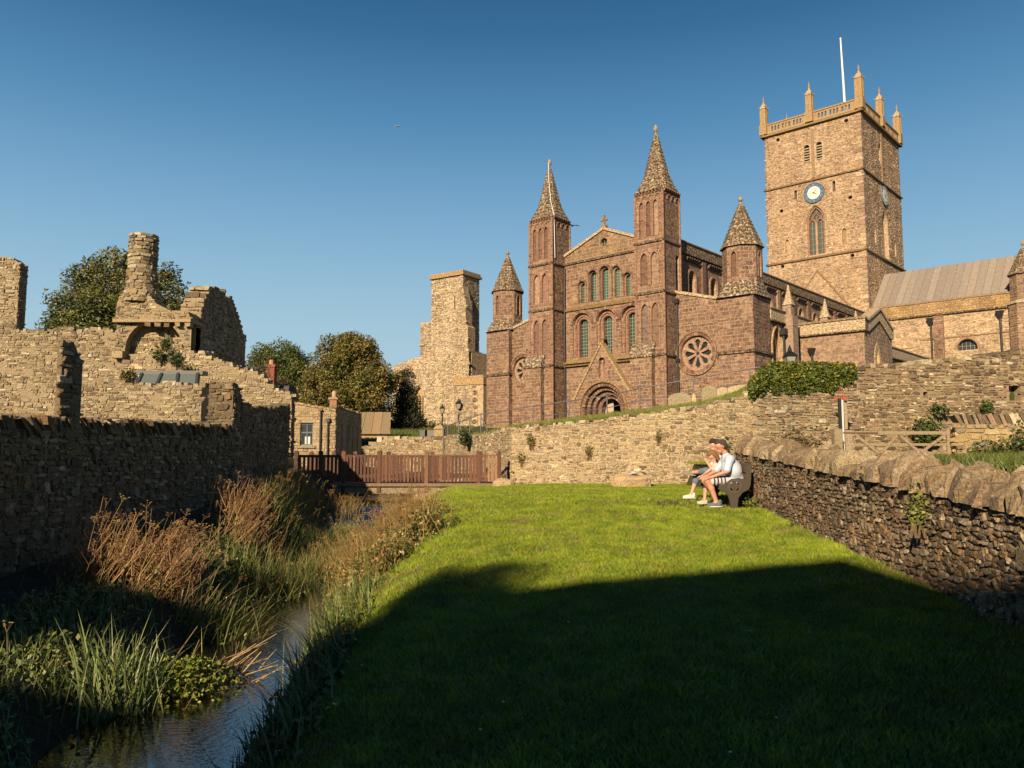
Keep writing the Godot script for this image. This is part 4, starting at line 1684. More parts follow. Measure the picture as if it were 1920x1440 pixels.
func build_tower() -> void:
	var x0 := -5.4
	var x1 := 5.08
	var zb := -51.8
	var core := MB.new()
	core.col = Color(0.6, 0.48, 0.36)
	core.box(x0 + 0.6, x1 - 0.6, 9, 34.4, zb + 0.1, -39.7)
	core.box(x0, x0 + 0.1, 9, 34.4, zb, -39.0)
	core.box(x0, x1, 9, 34.4, zb, zb + 0.12)
	var t := obj("clock_tower", core, M["far_stone"], cath)
	var TW := tf(Vector3(0, 0, -39), Vector3.RIGHT)
	var TS := tf(Vector3(x1, 0, -39), Vector3(0, 0, -1))
	var so := {"pal": TOWER, "ch": 0.125, "l0": 0.14, "l1": 0.62, "pr": 0.035, "mat": "far_stone", "rough": true}
	var wh := [arch(0.05, 19.95, 1.95, 23.55, true, 12), rect(-2.2, -1.9, 26.45, 27.5), rect(1.95, 2.25, 26.45, 27.55), arch(-0.66, 30.25, 0.62, 31.95, false, 8), arch(0.68, 30.25, 0.62, 31.95, false, 8), arch(-3.17, 20.6, 0.42, 21.85, true, 6), arch(2.98, 20.5, 0.42, 21.9, true, 6)]
	for hcc in [[-3.85, 33.7], [3.62, 33.75], [-3.7, 25.5], [3.72, 25.4], [3.7, 19.2], [-3.78, 19.25]]:
		var p := PackedVector2Array()
		for k in 8:
			p.push_back(Vector2(hcc[0], hcc[1]) + Vector2(cos(-TAU * k / 8), sin(-TAU * k / 8)) * 0.23)
		wh.append(p)
	var ow := PackedVector2Array([Vector2(x0, 9), Vector2(x1, 9), Vector2(x1, 34.4), Vector2(x0, 34.4)])
	so["mortar"] = Color(0.72, 0.57, 0.45)
	var w := clad(t, "tower_west_face", TW, ow, wh, 0.45, so)
	var D := zb + 39.0
	var sc := -D * 0.5
	var sh := [arch(sc + 0.2, 19.95, 1.95, 23.55, true, 12), arch(sc - 3.2, 20.9, 0.42, 22.2, true, 6), arch(sc + 3.5, 20.7, 0.42, 22.0, true, 6), arch(sc - 0.3, 30.6, 1.0, 32.2, false, 8)]
	var os := PackedVector2Array([Vector2(0, 9), Vector2(-D, 9), Vector2(-D, 34.4), Vector2(0, 34.4)])
	var so2 := so.duplicate()
	so2["erode"] = 0.0
	var sface := clad(t, "tower_south_face", TS, os, sh, 0.45, so2)
	blind(t, TS, sh, 0.42, "far_stone", [Color(0.62, 0.47, 0.37)])
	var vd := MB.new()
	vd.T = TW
	vd.col = Color(0.05, 0.045, 0.04)  # near-black panels paint the shade inside the tower openings
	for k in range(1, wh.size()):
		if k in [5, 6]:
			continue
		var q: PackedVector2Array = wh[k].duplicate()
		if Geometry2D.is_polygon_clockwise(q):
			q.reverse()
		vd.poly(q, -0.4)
	obj("opening_shade", vd, M["plain"], t)
	blind(t, TW, [wh[5], wh[6]], 0.25, "far_stone", [Color(0.6, 0.45, 0.33)])
	# belfry louvres
	for cx in [-0.66, 0.68]:
		for k in 6:
			var lv := MB.new()
			lv.T = TW
			lv.col = Color(0.6, 0.56, 0.48)
			var y := 30.35 + 0.29 * k
			lv.hexa([Vector3(cx - 0.31, y + 0.1, -0.3), Vector3(cx + 0.31, y + 0.1, -0.3), Vector3(cx + 0.31, y + 0.14, -0.3), Vector3(cx - 0.31, y + 0.14, -0.3), Vector3(cx - 0.31, y, -0.06), Vector3(cx + 0.31, y, -0.06), Vector3(cx + 0.31, y + 0.12, -0.06), Vector3(cx - 0.31, y + 0.12, -0.06)])
			obj("louvre", lv, M["far_stone"], w)
	# big two-light window with tracery
	var tr := MB.new()
	tr.T = TW
	tr.col = Color(0.45, 0.27, 0.22)
	band(tr, wh[0], -0.2, 0.02, -0.3, -0.1)
	tr.col = Color(0.62, 0.45, 0.34)
	tr.box(-0.06, 0.16, 19.95, 23.5, -0.3, -0.12)
	tr.col = Color(0.42, 0.25, 0.21)
	for sx in [-1, 1]:
		band(tr, arch(0.05 + sx * 0.44, 22.6, 0.72, 23.2, true, 8), -0.02, 0.12, -0.3, -0.14)
	band(tr, PackedVector2Array([Vector2(-0.3, 24.0), Vector2(0.05, 24.5), Vector2(0.42, 24.0), Vector2(0.05, 23.65), Vector2(-0.3, 24.0)]), -0.02, 0.1, -0.3, -0.14)
	obj("window_tracery", tr, M["far_stone"], w)
	glazing(w, TW, wh[0], 0.34, Color(0.10, 0.10, 0.07), 0.5)
	var hd := MB.new()
	hd.T = TW
	hd.col = Color(0.55, 0.4, 0.3)
	band(hd, wh[0].slice(1, wh[0].size() - 1), 0.05, 0.22, 0, 0.1)
	obj("hood_mould", hd, M["far_stone"], w)
	# strings and old roof lines
	for y in [19.55, 28.1]:
		for e in [[Vector3(x0, y, -39), Vector3(x1, y, -39)], [Vector3(x1, y, -39), Vector3(x1, y, zb)], [Vector3(x0, y, zb), Vector3(x0, y, -39)]]:
			string_course(t, e, 0.28, 0.2, "ochre_stone", "string_course", Color(0.55, 0.5, 0.42))
	var rl := MB.new()
	rl.T = TW
	rl.col = Color(0.7, 0.62, 0.5)
	band(rl, PackedVector2Array([Vector2(-2.6, 15.0), Vector2(0.05, 18.3)]), -0.12, 0.0, 0, 0.1)
	band(rl, PackedVector2Array([Vector2(0.05, 18.3), Vector2(3.6, 13.6)]), -0.12, 0.04, 0, 0.12)
	obj("roof_scar", rl, M["ochre_stone"], t)
	# ochre strips under the cornice
	for e in [[TW, -0.16, 0.14], [TS, sc - 0.16, sc + 0.16]]:
		var om := MB.new()
		om.T = e[0]
		om.col = Color(0.8, 0.8, 0.8)
		om.box(e[1], e[2], 28.4, 33.9, -0.05, 0.1)
		obj("pilaster", om, M["ochre_stone"], t)
	# quoins
	for k in 58:
		var qm := MB.new()
		qm.col = pal_pick(TOWER)
		var y := 9.4 + k * 0.43
		var a := 0.7 if k % 2 == 0 else 0.42
		var b := 0.42 if k % 2 == 0 else 0.7
		qm.box(x1 - a, x1 + 0.07, y, y + 0.4, -39 - b, -38.93)
		obj("quoin", qm, M["far_stone"], t)
	# cornice, pierced parapet, pinnacles
	for e in [[Vector3(x0, 34.3, -39), Vector3(x1, 34.3, -39)], [Vector3(x1, 34.3, -39), Vector3(x1, 34.3, zb)], [Vector3(x0, 34.3, zb), Vector3(x0, 34.3, -39)], [Vector3(x1, 34.3, zb), Vector3(x0, 34.3, zb)]]:
		string_course(t, e, 0.36, 0.36, "ochre_stone", "cornice", Color(0.8, 0.78, 0.6))
	for e in [[tf(Vector3(x0, 0, -38.85), Vector3.RIGHT), x1 - x0], [tf(Vector3(x1 + 0.15, 0, -39), Vector3(0, 0, -1)), -D], [tf(Vector3(x0 - 0.15, 0, zb), Vector3(0, 0, 1)), -D]]:
		var hs := []
		var L: float = e[1]
		for half in 2:
			for grp in 3:
				for k in 3:
					var x := L * (0.5 * half) + 0.75 + (L * 0.5 - 1.5) * (grp + 0.5) / 3.0 + (k - 1) * 0.36
					hs.append(arch(x, 34.85, 0.2, 35.3, false, 4))
		var pm := MB.new()
		pm.T = e[0]
		pm.col = Color(0.95, 0.92, 0.85)
		var outr := PackedVector2Array([Vector2(0, 34.6), Vector2(L, 34.6), Vector2(L, 35.6), Vector2(0, 35.6)])
		face(pm, outr, hs, 0.25)
		pm.T = e[0] * Transform3D(Basis.IDENTITY, Vector3(0, 0, -0.25))
		face(pm, outr, hs, 0.0)
		pm.T = e[0]
		pm.box(-0.1, L + 0.1, 35.6, 35.75, -0.32, 0.08)
		obj("parapet", pm, M["ochre_stone"], t)
	for e in [[x0, -39.0, 1.0], [(x0 + x1) * 0.5, -38.95, 1.0], [x1, -39.0, 1.12], [x1 + 0.05, zb * 0.5 - 19.5, 1.0], [x1, zb, 1.1], [x0, zb, 1.0], [x0, zb * 0.5 - 19.5, 1.0]]:
		pinnacle(t, Vector3(e[0], 34.6, e[1]), e[2])
	# clocks
	clock(t, TW, Vector2(0.0, 26.72))
	clock(t, TS, Vector2(sc + 0.2, 26.9))
	# flagpole stands on the roof
	var fp := thing("flagpole", "tall bare white flagpole on the clock tower roof", "flagpole", cath.transform * Vector3(2.2, 34.4, -43.2))
	var pm2 := MB.new()
	pm2.col = Color(0.82, 0.82, 0.8)
	pm2.tube([Vector3(0, 0, 0), Vector3(-0.12, 5.5, 0), Vector3(-0.25, 10.6, 0)], [0.16, 0.13, 0.08], 8)
	obj("pole", pm2, M["paint"], fp)
	var pt := MB.new()
	pt.col = Color(0.8, 0.8, 0.78)
	pt.lathe([[0.02, 10.55], [0.11, 10.62], [0.11, 10.7], [0.02, 10.76]], 8, Vector3(-0.25, 0, 0))
	obj("truck", pt, M["paint"], fp)
	var roof := MB.new()
	roof.col = Color(0.5, 0.48, 0.45)
	roof.box(x0, x1, 34.38, 34.5, zb, -39)
	obj("tower_roof", roof, M["lead"], t)


func pinnacle(parent: Node3D, p: Vector3, s: float) -> void:
	var mb := MB.new()
	var k := 0.42
	mb.col = Color(0.95, 0.92, 0.85)
	mb.box(p.x - k, p.x + k, p.y, p.y + 1.15, p.z - k, p.z + k)
	mb.col = Color(1, 0.95, 0.85)
	var q := 0.33 * s
	mb.box(p.x - q, p.x + q, p.y + 1.15, p.y + 1.2 + 1.85 * s, p.z - q, p.z + q)
	for a in 4:
		var d := Vector3(cos(a * PI / 2), 0, sin(a * PI / 2)) * q
		mb.lathe([[0.07, p.y + 1.2], [0.07, p.y + 1.2 + 1.8 * s]], 6, Vector3(p.x, 0, p.z) + d)
	var o := obj("pinnacle", mb, M["ochre_stone"], parent)
	var c := MB.new()
	c.col = Color(0.95, 0.95, 0.9)
	var y := p.y + 1.2 + 1.85 * s
	var b := Vector3(p.x, 0, p.z)
	c.loft([ring8(q * 1.18, q * 1.18, y, b, 1.0), ring8(q * 1.1, q * 1.1, y + 0.2, b, 0.8), ring8(q * 0.8, q * 0.8, y + 0.45, b, 0.5), ring8(q * 0.3, q * 0.3, y + 0.7, b, 0.2), ring8(0.07, 0.07, y + 1.0, b, 0.0)])
	c.lathe([[0.04, y + 0.9], [0.17, y + 1.05], [0.05, y + 1.2], [0.12, y + 1.32], [0.03, y + 1.4], [0.015, y + 1.65]], 6, b)
	for a in 4:
		var d := Vector3(cos(a * PI / 2 + PI / 4), 0, sin(a * PI / 2 + PI / 4))
		c.tube([b + Vector3(0, y + 0.1, 0) + d * q * 1.2, b + Vector3(0, y + 0.22, 0) + d * (q * 1.3 + 0.22)], [0.07, 0.03], 5)
	obj("pinnacle_cap", c, M["lichen_coping"], o)


func clock(parent: Node3D, T: Transform3D, c: Vector2) -> void:
	var K := T * Transform3D(Basis.IDENTITY, Vector3(c.x, c.y, 0))
	var mb := MB.new()
	mb.T = K
	mb.col = Color(0.035, 0.12, 0.26)
	var p := PackedVector2Array()
	for k in 32:
		p.push_back(Vector2(cos(TAU * k / 32), sin(TAU * k / 32)) * 1.08)
	mb.prism(p, 0, 0.14)
	var d := obj("clock_face", mb, M["paint"], parent)
	var w := MB.new()
	w.T = K
	w.col = Color(0.8, 0.74, 0.62)
	p = PackedVector2Array()
	for k in 24:
		p.push_back(Vector2(cos(TAU * k / 24), sin(TAU * k / 24)) * 0.7)
	w.prism(p, 0.14, 0.16)
	obj("clock_centre", w, M["paint"], d)
	var g := MB.new()
	g.T = K
	g.col = Color(0.12, 0.16, 0.22)
	var cp := PackedVector2Array()
	for k in 33:
		cp.push_back(Vector2(cos(-TAU * k / 32), sin(-TAU * k / 32)) * 1.06)
	band(g, cp, 0.0, 0.05, 0.0, 0.18)
	obj("clock_rim", g, M["paint"], d)
	var nm := ["XII", "I", "II", "III", "IIII", "V", "VI", "VII", "VIII", "IX", "X", "XI"]
	var f := SystemFont.new()
	f.font_names = PackedStringArray(["Droid Serif"])
	for k in 12:
		var tm := TextMesh.new()
		tm.text = nm[k]
		tm.font = f
		tm.font_size = 32
		tm.pixel_size = 0.0075
		tm.depth = 0.03
		var a := PI / 2 - TAU * k / 12
		put("numeral", tm, M["numeral"], d, K * Transform3D(Basis(Vector3(0, 0, 1), a - PI / 2), Vector3(cos(a) * 0.88, sin(a) * 0.88, 0.155)))
	var hm := MB.new()
	hm.T = K
	hm.col = Color(0.22, 0.16, 0.08)
	for e in [[0.95, 0.62, 0.05], [-0.62, 0.46, 0.07]]:
		var dir := Vector2(cos(e[0]), sin(e[0]))
		var n: Vector2 = Vector2(-dir.y, dir.x) * e[2]
		hm.prism(PackedVector2Array([-dir * 0.12 - n, dir * e[1], -dir * 0.12 + n]), 0.17, 0.2)
	for k in 12:
		var a := TAU * k / 12
		var dir := Vector2(cos(a), sin(a))
		var n := Vector2(-dir.y, dir.x) * 0.012
		hm.prism(PackedVector2Array([dir * 0.3 - n, dir * 0.62 - n, dir * 0.62 + n, dir * 0.3 + n]), 0.16, 0.168)
	obj("clock_hands", hm, M["paint"], d)


func build_transept() -> void:
	var TW := tf(Vector3(5.1, 0, -39.05), Vector3.RIGHT)
	var outer := PackedVector2Array([Vector2(0, -1), Vector2(13.0, -1), Vector2(13.0, 12.1), Vector2(0, 12.1)])
	var lun := arch(8.75, 8.4, 1.7, 8.6, false, 12)
	var so := {"pal": [Color(0.72, 0.58, 0.45), Color(0.66, 0.52, 0.40), Color(0.76, 0.64, 0.5), Color(0.58, 0.44, 0.34)], "ch": 0.17, "l0": 0.2, "l1": 0.7, "pr": 0.04, "mat": "far_stone", "mortar": Color(0.72, 0.59, 0.46), "rough": true}
	var body := MB.new()
	body.col = Color(0.7, 0.56, 0.42)
	body.box(5.1, 18.0, -1, 12.1, -50.5, -39.6)
	var t := obj("south_transept", body, M["far_stone"], cath)
	var w := clad(t, "transept_west_wall", TW, outer, [lun], 0.5, so)
	glazing(w, TW, lun, 0.45, Color(0.05, 0.045, 0.04), 0.35)
	var lb := MB.new()
	lb.T = TW
	lb.col = Color(0.5, 0.36, 0.28)
	band(lb, lun.slice(1, lun.size() - 1), 0.0, 0.24, -0.02, 0.06)
	obj("arch_moulding", lb, M["far_stone"], w)
	var par := MB.new()
	par.col = Color(0.85, 0.72, 0.56)
	par.box(5.1, 18.0, 12.12, 13.4, -39.6, -38.9)
	var pr := obj("parapet", par, M["lichen_coping"], t)
	ashlar(t, tf(Vector3(5.1, 0, -38.9), Vector3.RIGHT), PackedVector2Array([Vector2(0, 12.14), Vector2(12.9, 12.14), Vector2(12.9, 13.38), Vector2(0, 13.38)]), [], {"pal": [Color(0.8, 0.66, 0.5), Color(0.7, 0.57, 0.42), Color(0.88, 0.76, 0.6)], "mat": "lichen_coping", "ch": 0.24, "pr": 0.03, "l1": 0.9})
	string_course(t, [Vector3(5.1, 12.0, -38.95), Vector3(18.0, 12.0, -38.95)], 0.2, 0.16)
	string_course(t, [Vector3(5.1, 13.3, -38.9), Vector3(18.0, 13.3, -38.9)], 0.18, 0.1, "lichen_coping")
	string_course(t, [Vector3(9.9, 9.65, -39.05), Vector3(18.0, 9.75, -39.05)], 0.14, 0.1, "lichen_coping")
	string_course(t, [Vector3(6.2, 9.0, -39.05), Vector3(9.0, 9.0, -39.05)], 0.12, 0.08, "lichen_coping")
	# strip buttress and pipes
	var sb := MB.new()
	sb.col = MORT
	sb.box(11.1, 11.95, -1, 11.9, -39.1, -38.7)
	var sbo := obj("strip_buttress", sb, M["sandstone"], t)
	ashlar(t, tf(Vector3(11.1, 0, -38.7), Vector3.RIGHT), PackedVector2Array([Vector2(0, 5), Vector2(0.85, 5), Vector2(0.85, 11.9), Vector2(0, 11.9)]), [], {"pal": SAND, "ch": 0.22, "pr": 0.04})
	for x in [10.85, 16.7]:
		var dp := MB.new()
		dp.col = Color(0.03, 0.03, 0.032)
		dp.tube([Vector3(x, 6, -38.85), Vector3(x, 11.2, -38.85)], [0.1, 0.1], 7)
		dp.hexa([Vector3(x - 0.14, 11.1, -38.98), Vector3(x + 0.14, 11.1, -38.98), Vector3(x + 0.34, 11.75, -38.98), Vector3(x - 0.34, 11.75, -38.98), Vector3(x - 0.14, 11.1, -38.72), Vector3(x + 0.14, 11.1, -38.72), Vector3(x + 0.34, 11.75, -38.5), Vector3(x - 0.34, 11.75, -38.5)])
		obj("drainpipe", dp, M["iron"], t)
	# lead roof: sheets with standing seams
	var rt := MB.new()
	rt.col = Color(0.5, 0.47, 0.43)
	rt.hexa([Vector3(4.9, 13.0, -50), Vector3(17.9, 13.0, -50), Vector3(17.9, 17.9, -44.65), Vector3(4.9, 17.9, -44.65), Vector3(4.9, 13.0, -39.5), Vector3(17.9, 13.0, -39.5), Vector3(17.9, 17.9, -44.6), Vector3(4.9, 17.9, -44.6)])
	var ro := obj("transept_roof", rt, M["lead"], t)
	var R := Transform3D(Basis(Vector3.RIGHT, Vector3(0, 4.9, -5.1).normalized(), Vector3(0, 5.1, 4.9).normalized()), Vector3(5.1, 13.05, -39.5))
	for k in 18:
		var sm := MB.new()
		sm.T = R
		var c := rf(0.55, 0.72)
		sm.col = Color(c, c * rf(0.97, 1.0), c * rf(0.93, 1.0))
		sm.box(k * 0.711 + 0.02, k * 0.711 + 0.69, 0.02, 7.05, -0.02, 0.02 + rf(0, 0.012))
		var sh := obj("lead_sheet", sm, M["lead"], ro)
		var se := MB.new()
		se.T = R
		se.col = Color(0.6, 0.56, 0.5)
		se.tube([Vector3(k * 0.711, 0, 0.05), Vector3(k * 0.711, 7.08, 0.05)], [0.035, 0.035], 5)
		obj("standing_seam", se, M["lead"], sh)
	# corner turret at the south end
	var tm := MB.new()
	tm.col = Color(0.5, 0.4, 0.32)
	var c8 := Vector3(18.75, 0, -39.2)
	tm.loft([ring8(1.3, 1.3, -1, c8, 0.0), ring8(1.3, 1.3, 12.2, c8, 0.0), ring8(1.12, 1.12, 12.3, c8, 0.0), ring8(1.12, 1.12, 14.9, c8, 0.0)])
	var to := obj("corner_turret", tm, M["sandstone"], t)
	for k in 8:
		var q := TAU * k / 8
		var nrm := Vector3(sin(q), 0, cos(q))
		var u := Vector3(cos(q), 0, -sin(q))
		if k in [0, 1, 7]:
			for e in [[1.3, 5.0, 12.2], [1.12, 12.3, 14.85]]:
				var side: float = 2.0 * e[0] * tan(PI / 8)
				ashlar(to, tf(c8 + nrm * e[0] - u * side * 0.5, u), PackedVector2Array([Vector2(0, e[1]), Vector2(side, e[1]), Vector2(side, e[2]), Vector2(0, e[2])]), [], {"pal": [Color(0.5, 0.36, 0.28), Color(0.55, 0.43, 0.33), Color(0.46, 0.34, 0.27)], "ch": 0.25, "pr": 0.03})
	spire(to, c8, 14.85, 1.0, [[14.85, 1.3, 0.0], [15.2, 1.12, 0.0], [17.3, 0.2, 0.0]], 0.8, "cone_roof")
	var tc := MB.new()
	tc.loft([ring8(1.5, 1.42, 12.15, c8, 0.0), ring8(1.42, 1.38, 12.35, c8, 0.0), ring8(1.1, 1.12, 12.5, c8, 0.0)])
	obj("string_course", tc, M["lichen_coping"], to)


# ---------------------------------------------------------------- walls and ruins
const TAN := [Color(0.50, 0.42, 0.32), Color(0.58, 0.50, 0.395), Color(0.38, 0.31, 0.235), Color(0.66, 0.59, 0.485), Color(0.51, 0.41, 0.295), Color(0.55, 0.435, 0.30), Color(0.46, 0.39, 0.31), Color(0.74, 0.69, 0.59), Color(0.6, 0.53, 0.425), Color(0.26, 0.21, 0.165)]
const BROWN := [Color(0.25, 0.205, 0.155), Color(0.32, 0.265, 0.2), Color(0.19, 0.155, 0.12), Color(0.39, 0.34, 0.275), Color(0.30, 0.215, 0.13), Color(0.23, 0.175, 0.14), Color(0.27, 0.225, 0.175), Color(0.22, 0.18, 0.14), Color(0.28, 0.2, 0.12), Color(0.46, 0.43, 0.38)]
const MIXED := [Color(0.40, 0.32, 0.23), Color(0.28, 0.22, 0.165), Color(0.48, 0.40, 0.30), Color(0.18, 0.14, 0.11), Color(0.40, 0.29, 0.2), Color(0.56, 0.49, 0.38), Color(0.34, 0.27, 0.2), Color(0.22, 0.17, 0.13), Color(0.72, 0.66, 0.57)]
const RUIN := [Color(0.42, 0.36, 0.275), Color(0.50, 0.44, 0.345), Color(0.33, 0.275, 0.205), Color(0.58, 0.52, 0.425), Color(0.38, 0.30, 0.205), Color(0.46, 0.39, 0.30), Color(0.25, 0.205, 0.16), Color(0.66, 0.61, 0.52)]


func build_walls() -> void:
	# retaining wall below the cathedral green
	var P := [Vector2(-3.3, -38), Vector2(-1.24, -31), Vector2(0.0, -27), Vector2(5.39, -24.5), Vector2(7.6, -24.8)]
	var base := [0.3, 0.4, 0.5, 0.55, 0.55]
	var tops := [2.5, 2.35, 2.5, 3.0, 3.5]
	var rw := thing("retaining_wall", "cream rubble retaining wall below the sloping green verge behind the bench", "wall", Vector3(0, 0.4, -27))
	for i in 4:
		var A: Vector2 = P[i]
		var B: Vector2 = P[i + 1]
		var L := A.distance_to(B)
		var T := frame(A, B)
		T.origin = Vector3(A.x, base[i] - 0.4, A.y + 27)
		wall_into(rw, T, L, 0.7, [[0, tops[i] - base[i]], [L * 0.5, (tops[i] + tops[i + 1]) * 0.5 - base[i] - (0.06 if i == 2 else 0.0)], [L, tops[i + 1] - base[i]]], {"pal": TAN, "mortar": Color(0.64, 0.53, 0.39), "ch": 0.07, "l0": 0.06, "l1": 0.36, "pr": 0.02, "n": [20, 40, 160, 60][i], "jag": 0.04, "cap": 0.16})
	# upper wall behind the gate
	var U := [Vector2(7.6, -24.8), Vector2(11.1, -26), Vector2(17.3, -27), Vector2(26, -28)]
	var ut := [[3.5, 4.1, 4.45], [4.45, 4.75, 5.1], [5.1, 5.3, 5.6]]
	var uw := thing("churchyard_wall", "tall weathered rubble wall behind the timber field gate", "wall", Vector3(11.1, 1.2, -26))
	for i in 3:
		var A: Vector2 = U[i]
		var B: Vector2 = U[i + 1]
		var L := A.distance_to(B)
		var T := frame(A, B)
		T.origin = Vector3(A.x - 11.1, 0, A.y + 26)
		var hs := []
		if i == 1:
			hs = [rect(2.55, 2.72, 2.3, 2.5), rect(5.75, 6.2, 2.25, 2.75)]
		wall_into(uw, T, L, 0.7, [[0, ut[i][0] - 1.2], [L * 0.25, ut[i][1] - 1.2 if i == 0 else ut[i][0] - 1.15], [L, ut[i][2] - 1.2]], {"pal": TAN if i == 0 else MIXED, "mortar": Color(0.46, 0.37, 0.27), "ch": 0.085, "l0": 0.08, "l1": 0.46, "pr": 0.035, "n": [80, 170, 10][i], "jag": 0.07, "cap": 0.22, "holes": hs})
	# near boundary wall with rounded coping, right of the lawn
	var A := Vector2(near_wall_x(17.7), -17.7)
	var B := Vector2(near_wall_x(1.2), -1.2)
	var NL := A.distance_to(B)
	var nw := thing("boundary_wall", "long rough stone wall with upright rounded coping beside the lawn, bench against it", "wall", Vector3(A.x, 0.5, A.y))
	var NT := frame(A, B)
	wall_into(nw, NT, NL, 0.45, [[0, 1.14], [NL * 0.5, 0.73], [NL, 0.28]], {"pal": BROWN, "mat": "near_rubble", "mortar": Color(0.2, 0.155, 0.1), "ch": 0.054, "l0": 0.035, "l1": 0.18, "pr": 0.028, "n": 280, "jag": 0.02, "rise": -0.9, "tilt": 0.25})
	var x := 0.0
	while x < NL - 0.1:
		var l := rf(0.09, 0.27)
		var top := lin([[0, 1.14], [NL * 0.5, 0.73], [NL, 0.28]], x + l * 0.5)
		coping_stone(nw, NT, x, l, top - 0.03, rf(0.16, 0.36), rf(0.46, 0.62))
		x += l * rf(0.92, 1.1)
	# shaded wall left of the stream
	var la := Vector2(-7.0, -3.0)
	var lb := Vector2(-7.0, -20.0)
	var lw := thing("stream_wall", "long dark shaded stone wall left of the stream with slanting slate coping", "wall", Vector3(-7, -0.4, -3))
	var LT := frame(la, lb)
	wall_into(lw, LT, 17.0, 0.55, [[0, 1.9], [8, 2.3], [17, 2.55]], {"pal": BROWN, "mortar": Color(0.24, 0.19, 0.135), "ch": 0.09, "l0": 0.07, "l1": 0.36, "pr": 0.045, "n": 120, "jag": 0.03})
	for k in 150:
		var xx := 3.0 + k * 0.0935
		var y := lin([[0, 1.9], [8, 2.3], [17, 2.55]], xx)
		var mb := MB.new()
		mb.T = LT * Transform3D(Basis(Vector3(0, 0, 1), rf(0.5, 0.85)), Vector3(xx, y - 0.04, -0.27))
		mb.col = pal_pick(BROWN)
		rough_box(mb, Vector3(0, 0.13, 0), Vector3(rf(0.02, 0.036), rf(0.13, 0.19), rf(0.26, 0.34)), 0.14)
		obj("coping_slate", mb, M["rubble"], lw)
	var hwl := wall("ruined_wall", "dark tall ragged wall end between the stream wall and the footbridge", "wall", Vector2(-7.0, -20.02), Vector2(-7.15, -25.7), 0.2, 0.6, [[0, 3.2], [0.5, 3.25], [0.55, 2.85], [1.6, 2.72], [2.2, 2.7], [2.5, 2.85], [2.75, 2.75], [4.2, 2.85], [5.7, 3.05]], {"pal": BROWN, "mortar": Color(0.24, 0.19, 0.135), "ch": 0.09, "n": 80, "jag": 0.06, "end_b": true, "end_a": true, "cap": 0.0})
	# dark pier standing on the stream wall
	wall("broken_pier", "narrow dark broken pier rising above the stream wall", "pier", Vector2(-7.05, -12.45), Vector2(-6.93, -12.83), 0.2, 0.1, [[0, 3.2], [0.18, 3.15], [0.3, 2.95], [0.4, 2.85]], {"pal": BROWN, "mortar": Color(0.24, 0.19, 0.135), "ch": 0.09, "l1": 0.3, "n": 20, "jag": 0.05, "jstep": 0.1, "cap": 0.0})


func coping_stone(parent: Node3D, T: Transform3D, x: float, l: float, y: float, h: float, w: float) -> void:
	var mb := MB.new()
	mb.T = T * Transform3D(Basis(Vector3(0, 0, 1), rf(-0.3, 0.16)) * Basis(Vector3.UP, rf(-0.16, 0.16)), Vector3(x + l * 0.5, y, -0.2))
	mb.col = pal_pick([Color(0.38, 0.32, 0.25), Color(0.44, 0.38, 0.3), Color(0.33, 0.265, 0.2), Color(0.52, 0.47, 0.39), Color(0.28, 0.235, 0.185)])
	var prof := []
	var n := 9
	for k in n:
		var a := PI * k / (n - 1)
		prof.append(Vector2(cos(a) * w * 0.5 * rf(0.84, 1.1), 0.04 + pow(maxf(sin(a), 0.0), 0.75) * h * rf(0.84, 1.1)))
	var rings := []
	var xs := [-0.5, -0.36, -0.05, 0.3, 0.5]
	for i in 5:
		var r := []
		var s := rf(0.76, 0.9) if i in [0, 4] else rf(0.95, 1.05)
		for p in prof:
			r.append(Vector3(xs[i] * l + rf(-0.018, 0.018), p.y * s * rf(0.88, 1.1), p.x * s + rf(-0.024, 0.024)))
		rings.append(r)
	for i in 4:
		for k in n - 1:
			mb.quad(rings[i][k], rings[i + 1][k], rings[i + 1][k + 1], rings[i][k + 1])
	for e in [0, 4]:
		for k in range(1, n - 1):
			if e == 0:
				mb.tri(rings[0][0], rings[0][k], rings[0][k + 1])
			else:
				mb.tri(rings[4][0], rings[4][k + 1], rings[4][k])
	mb.quad(rings[0][n - 1], rings[4][n - 1], rings[4][0], rings[0][0])
	obj("coping_stone", mb, M["near_rubble"], parent)


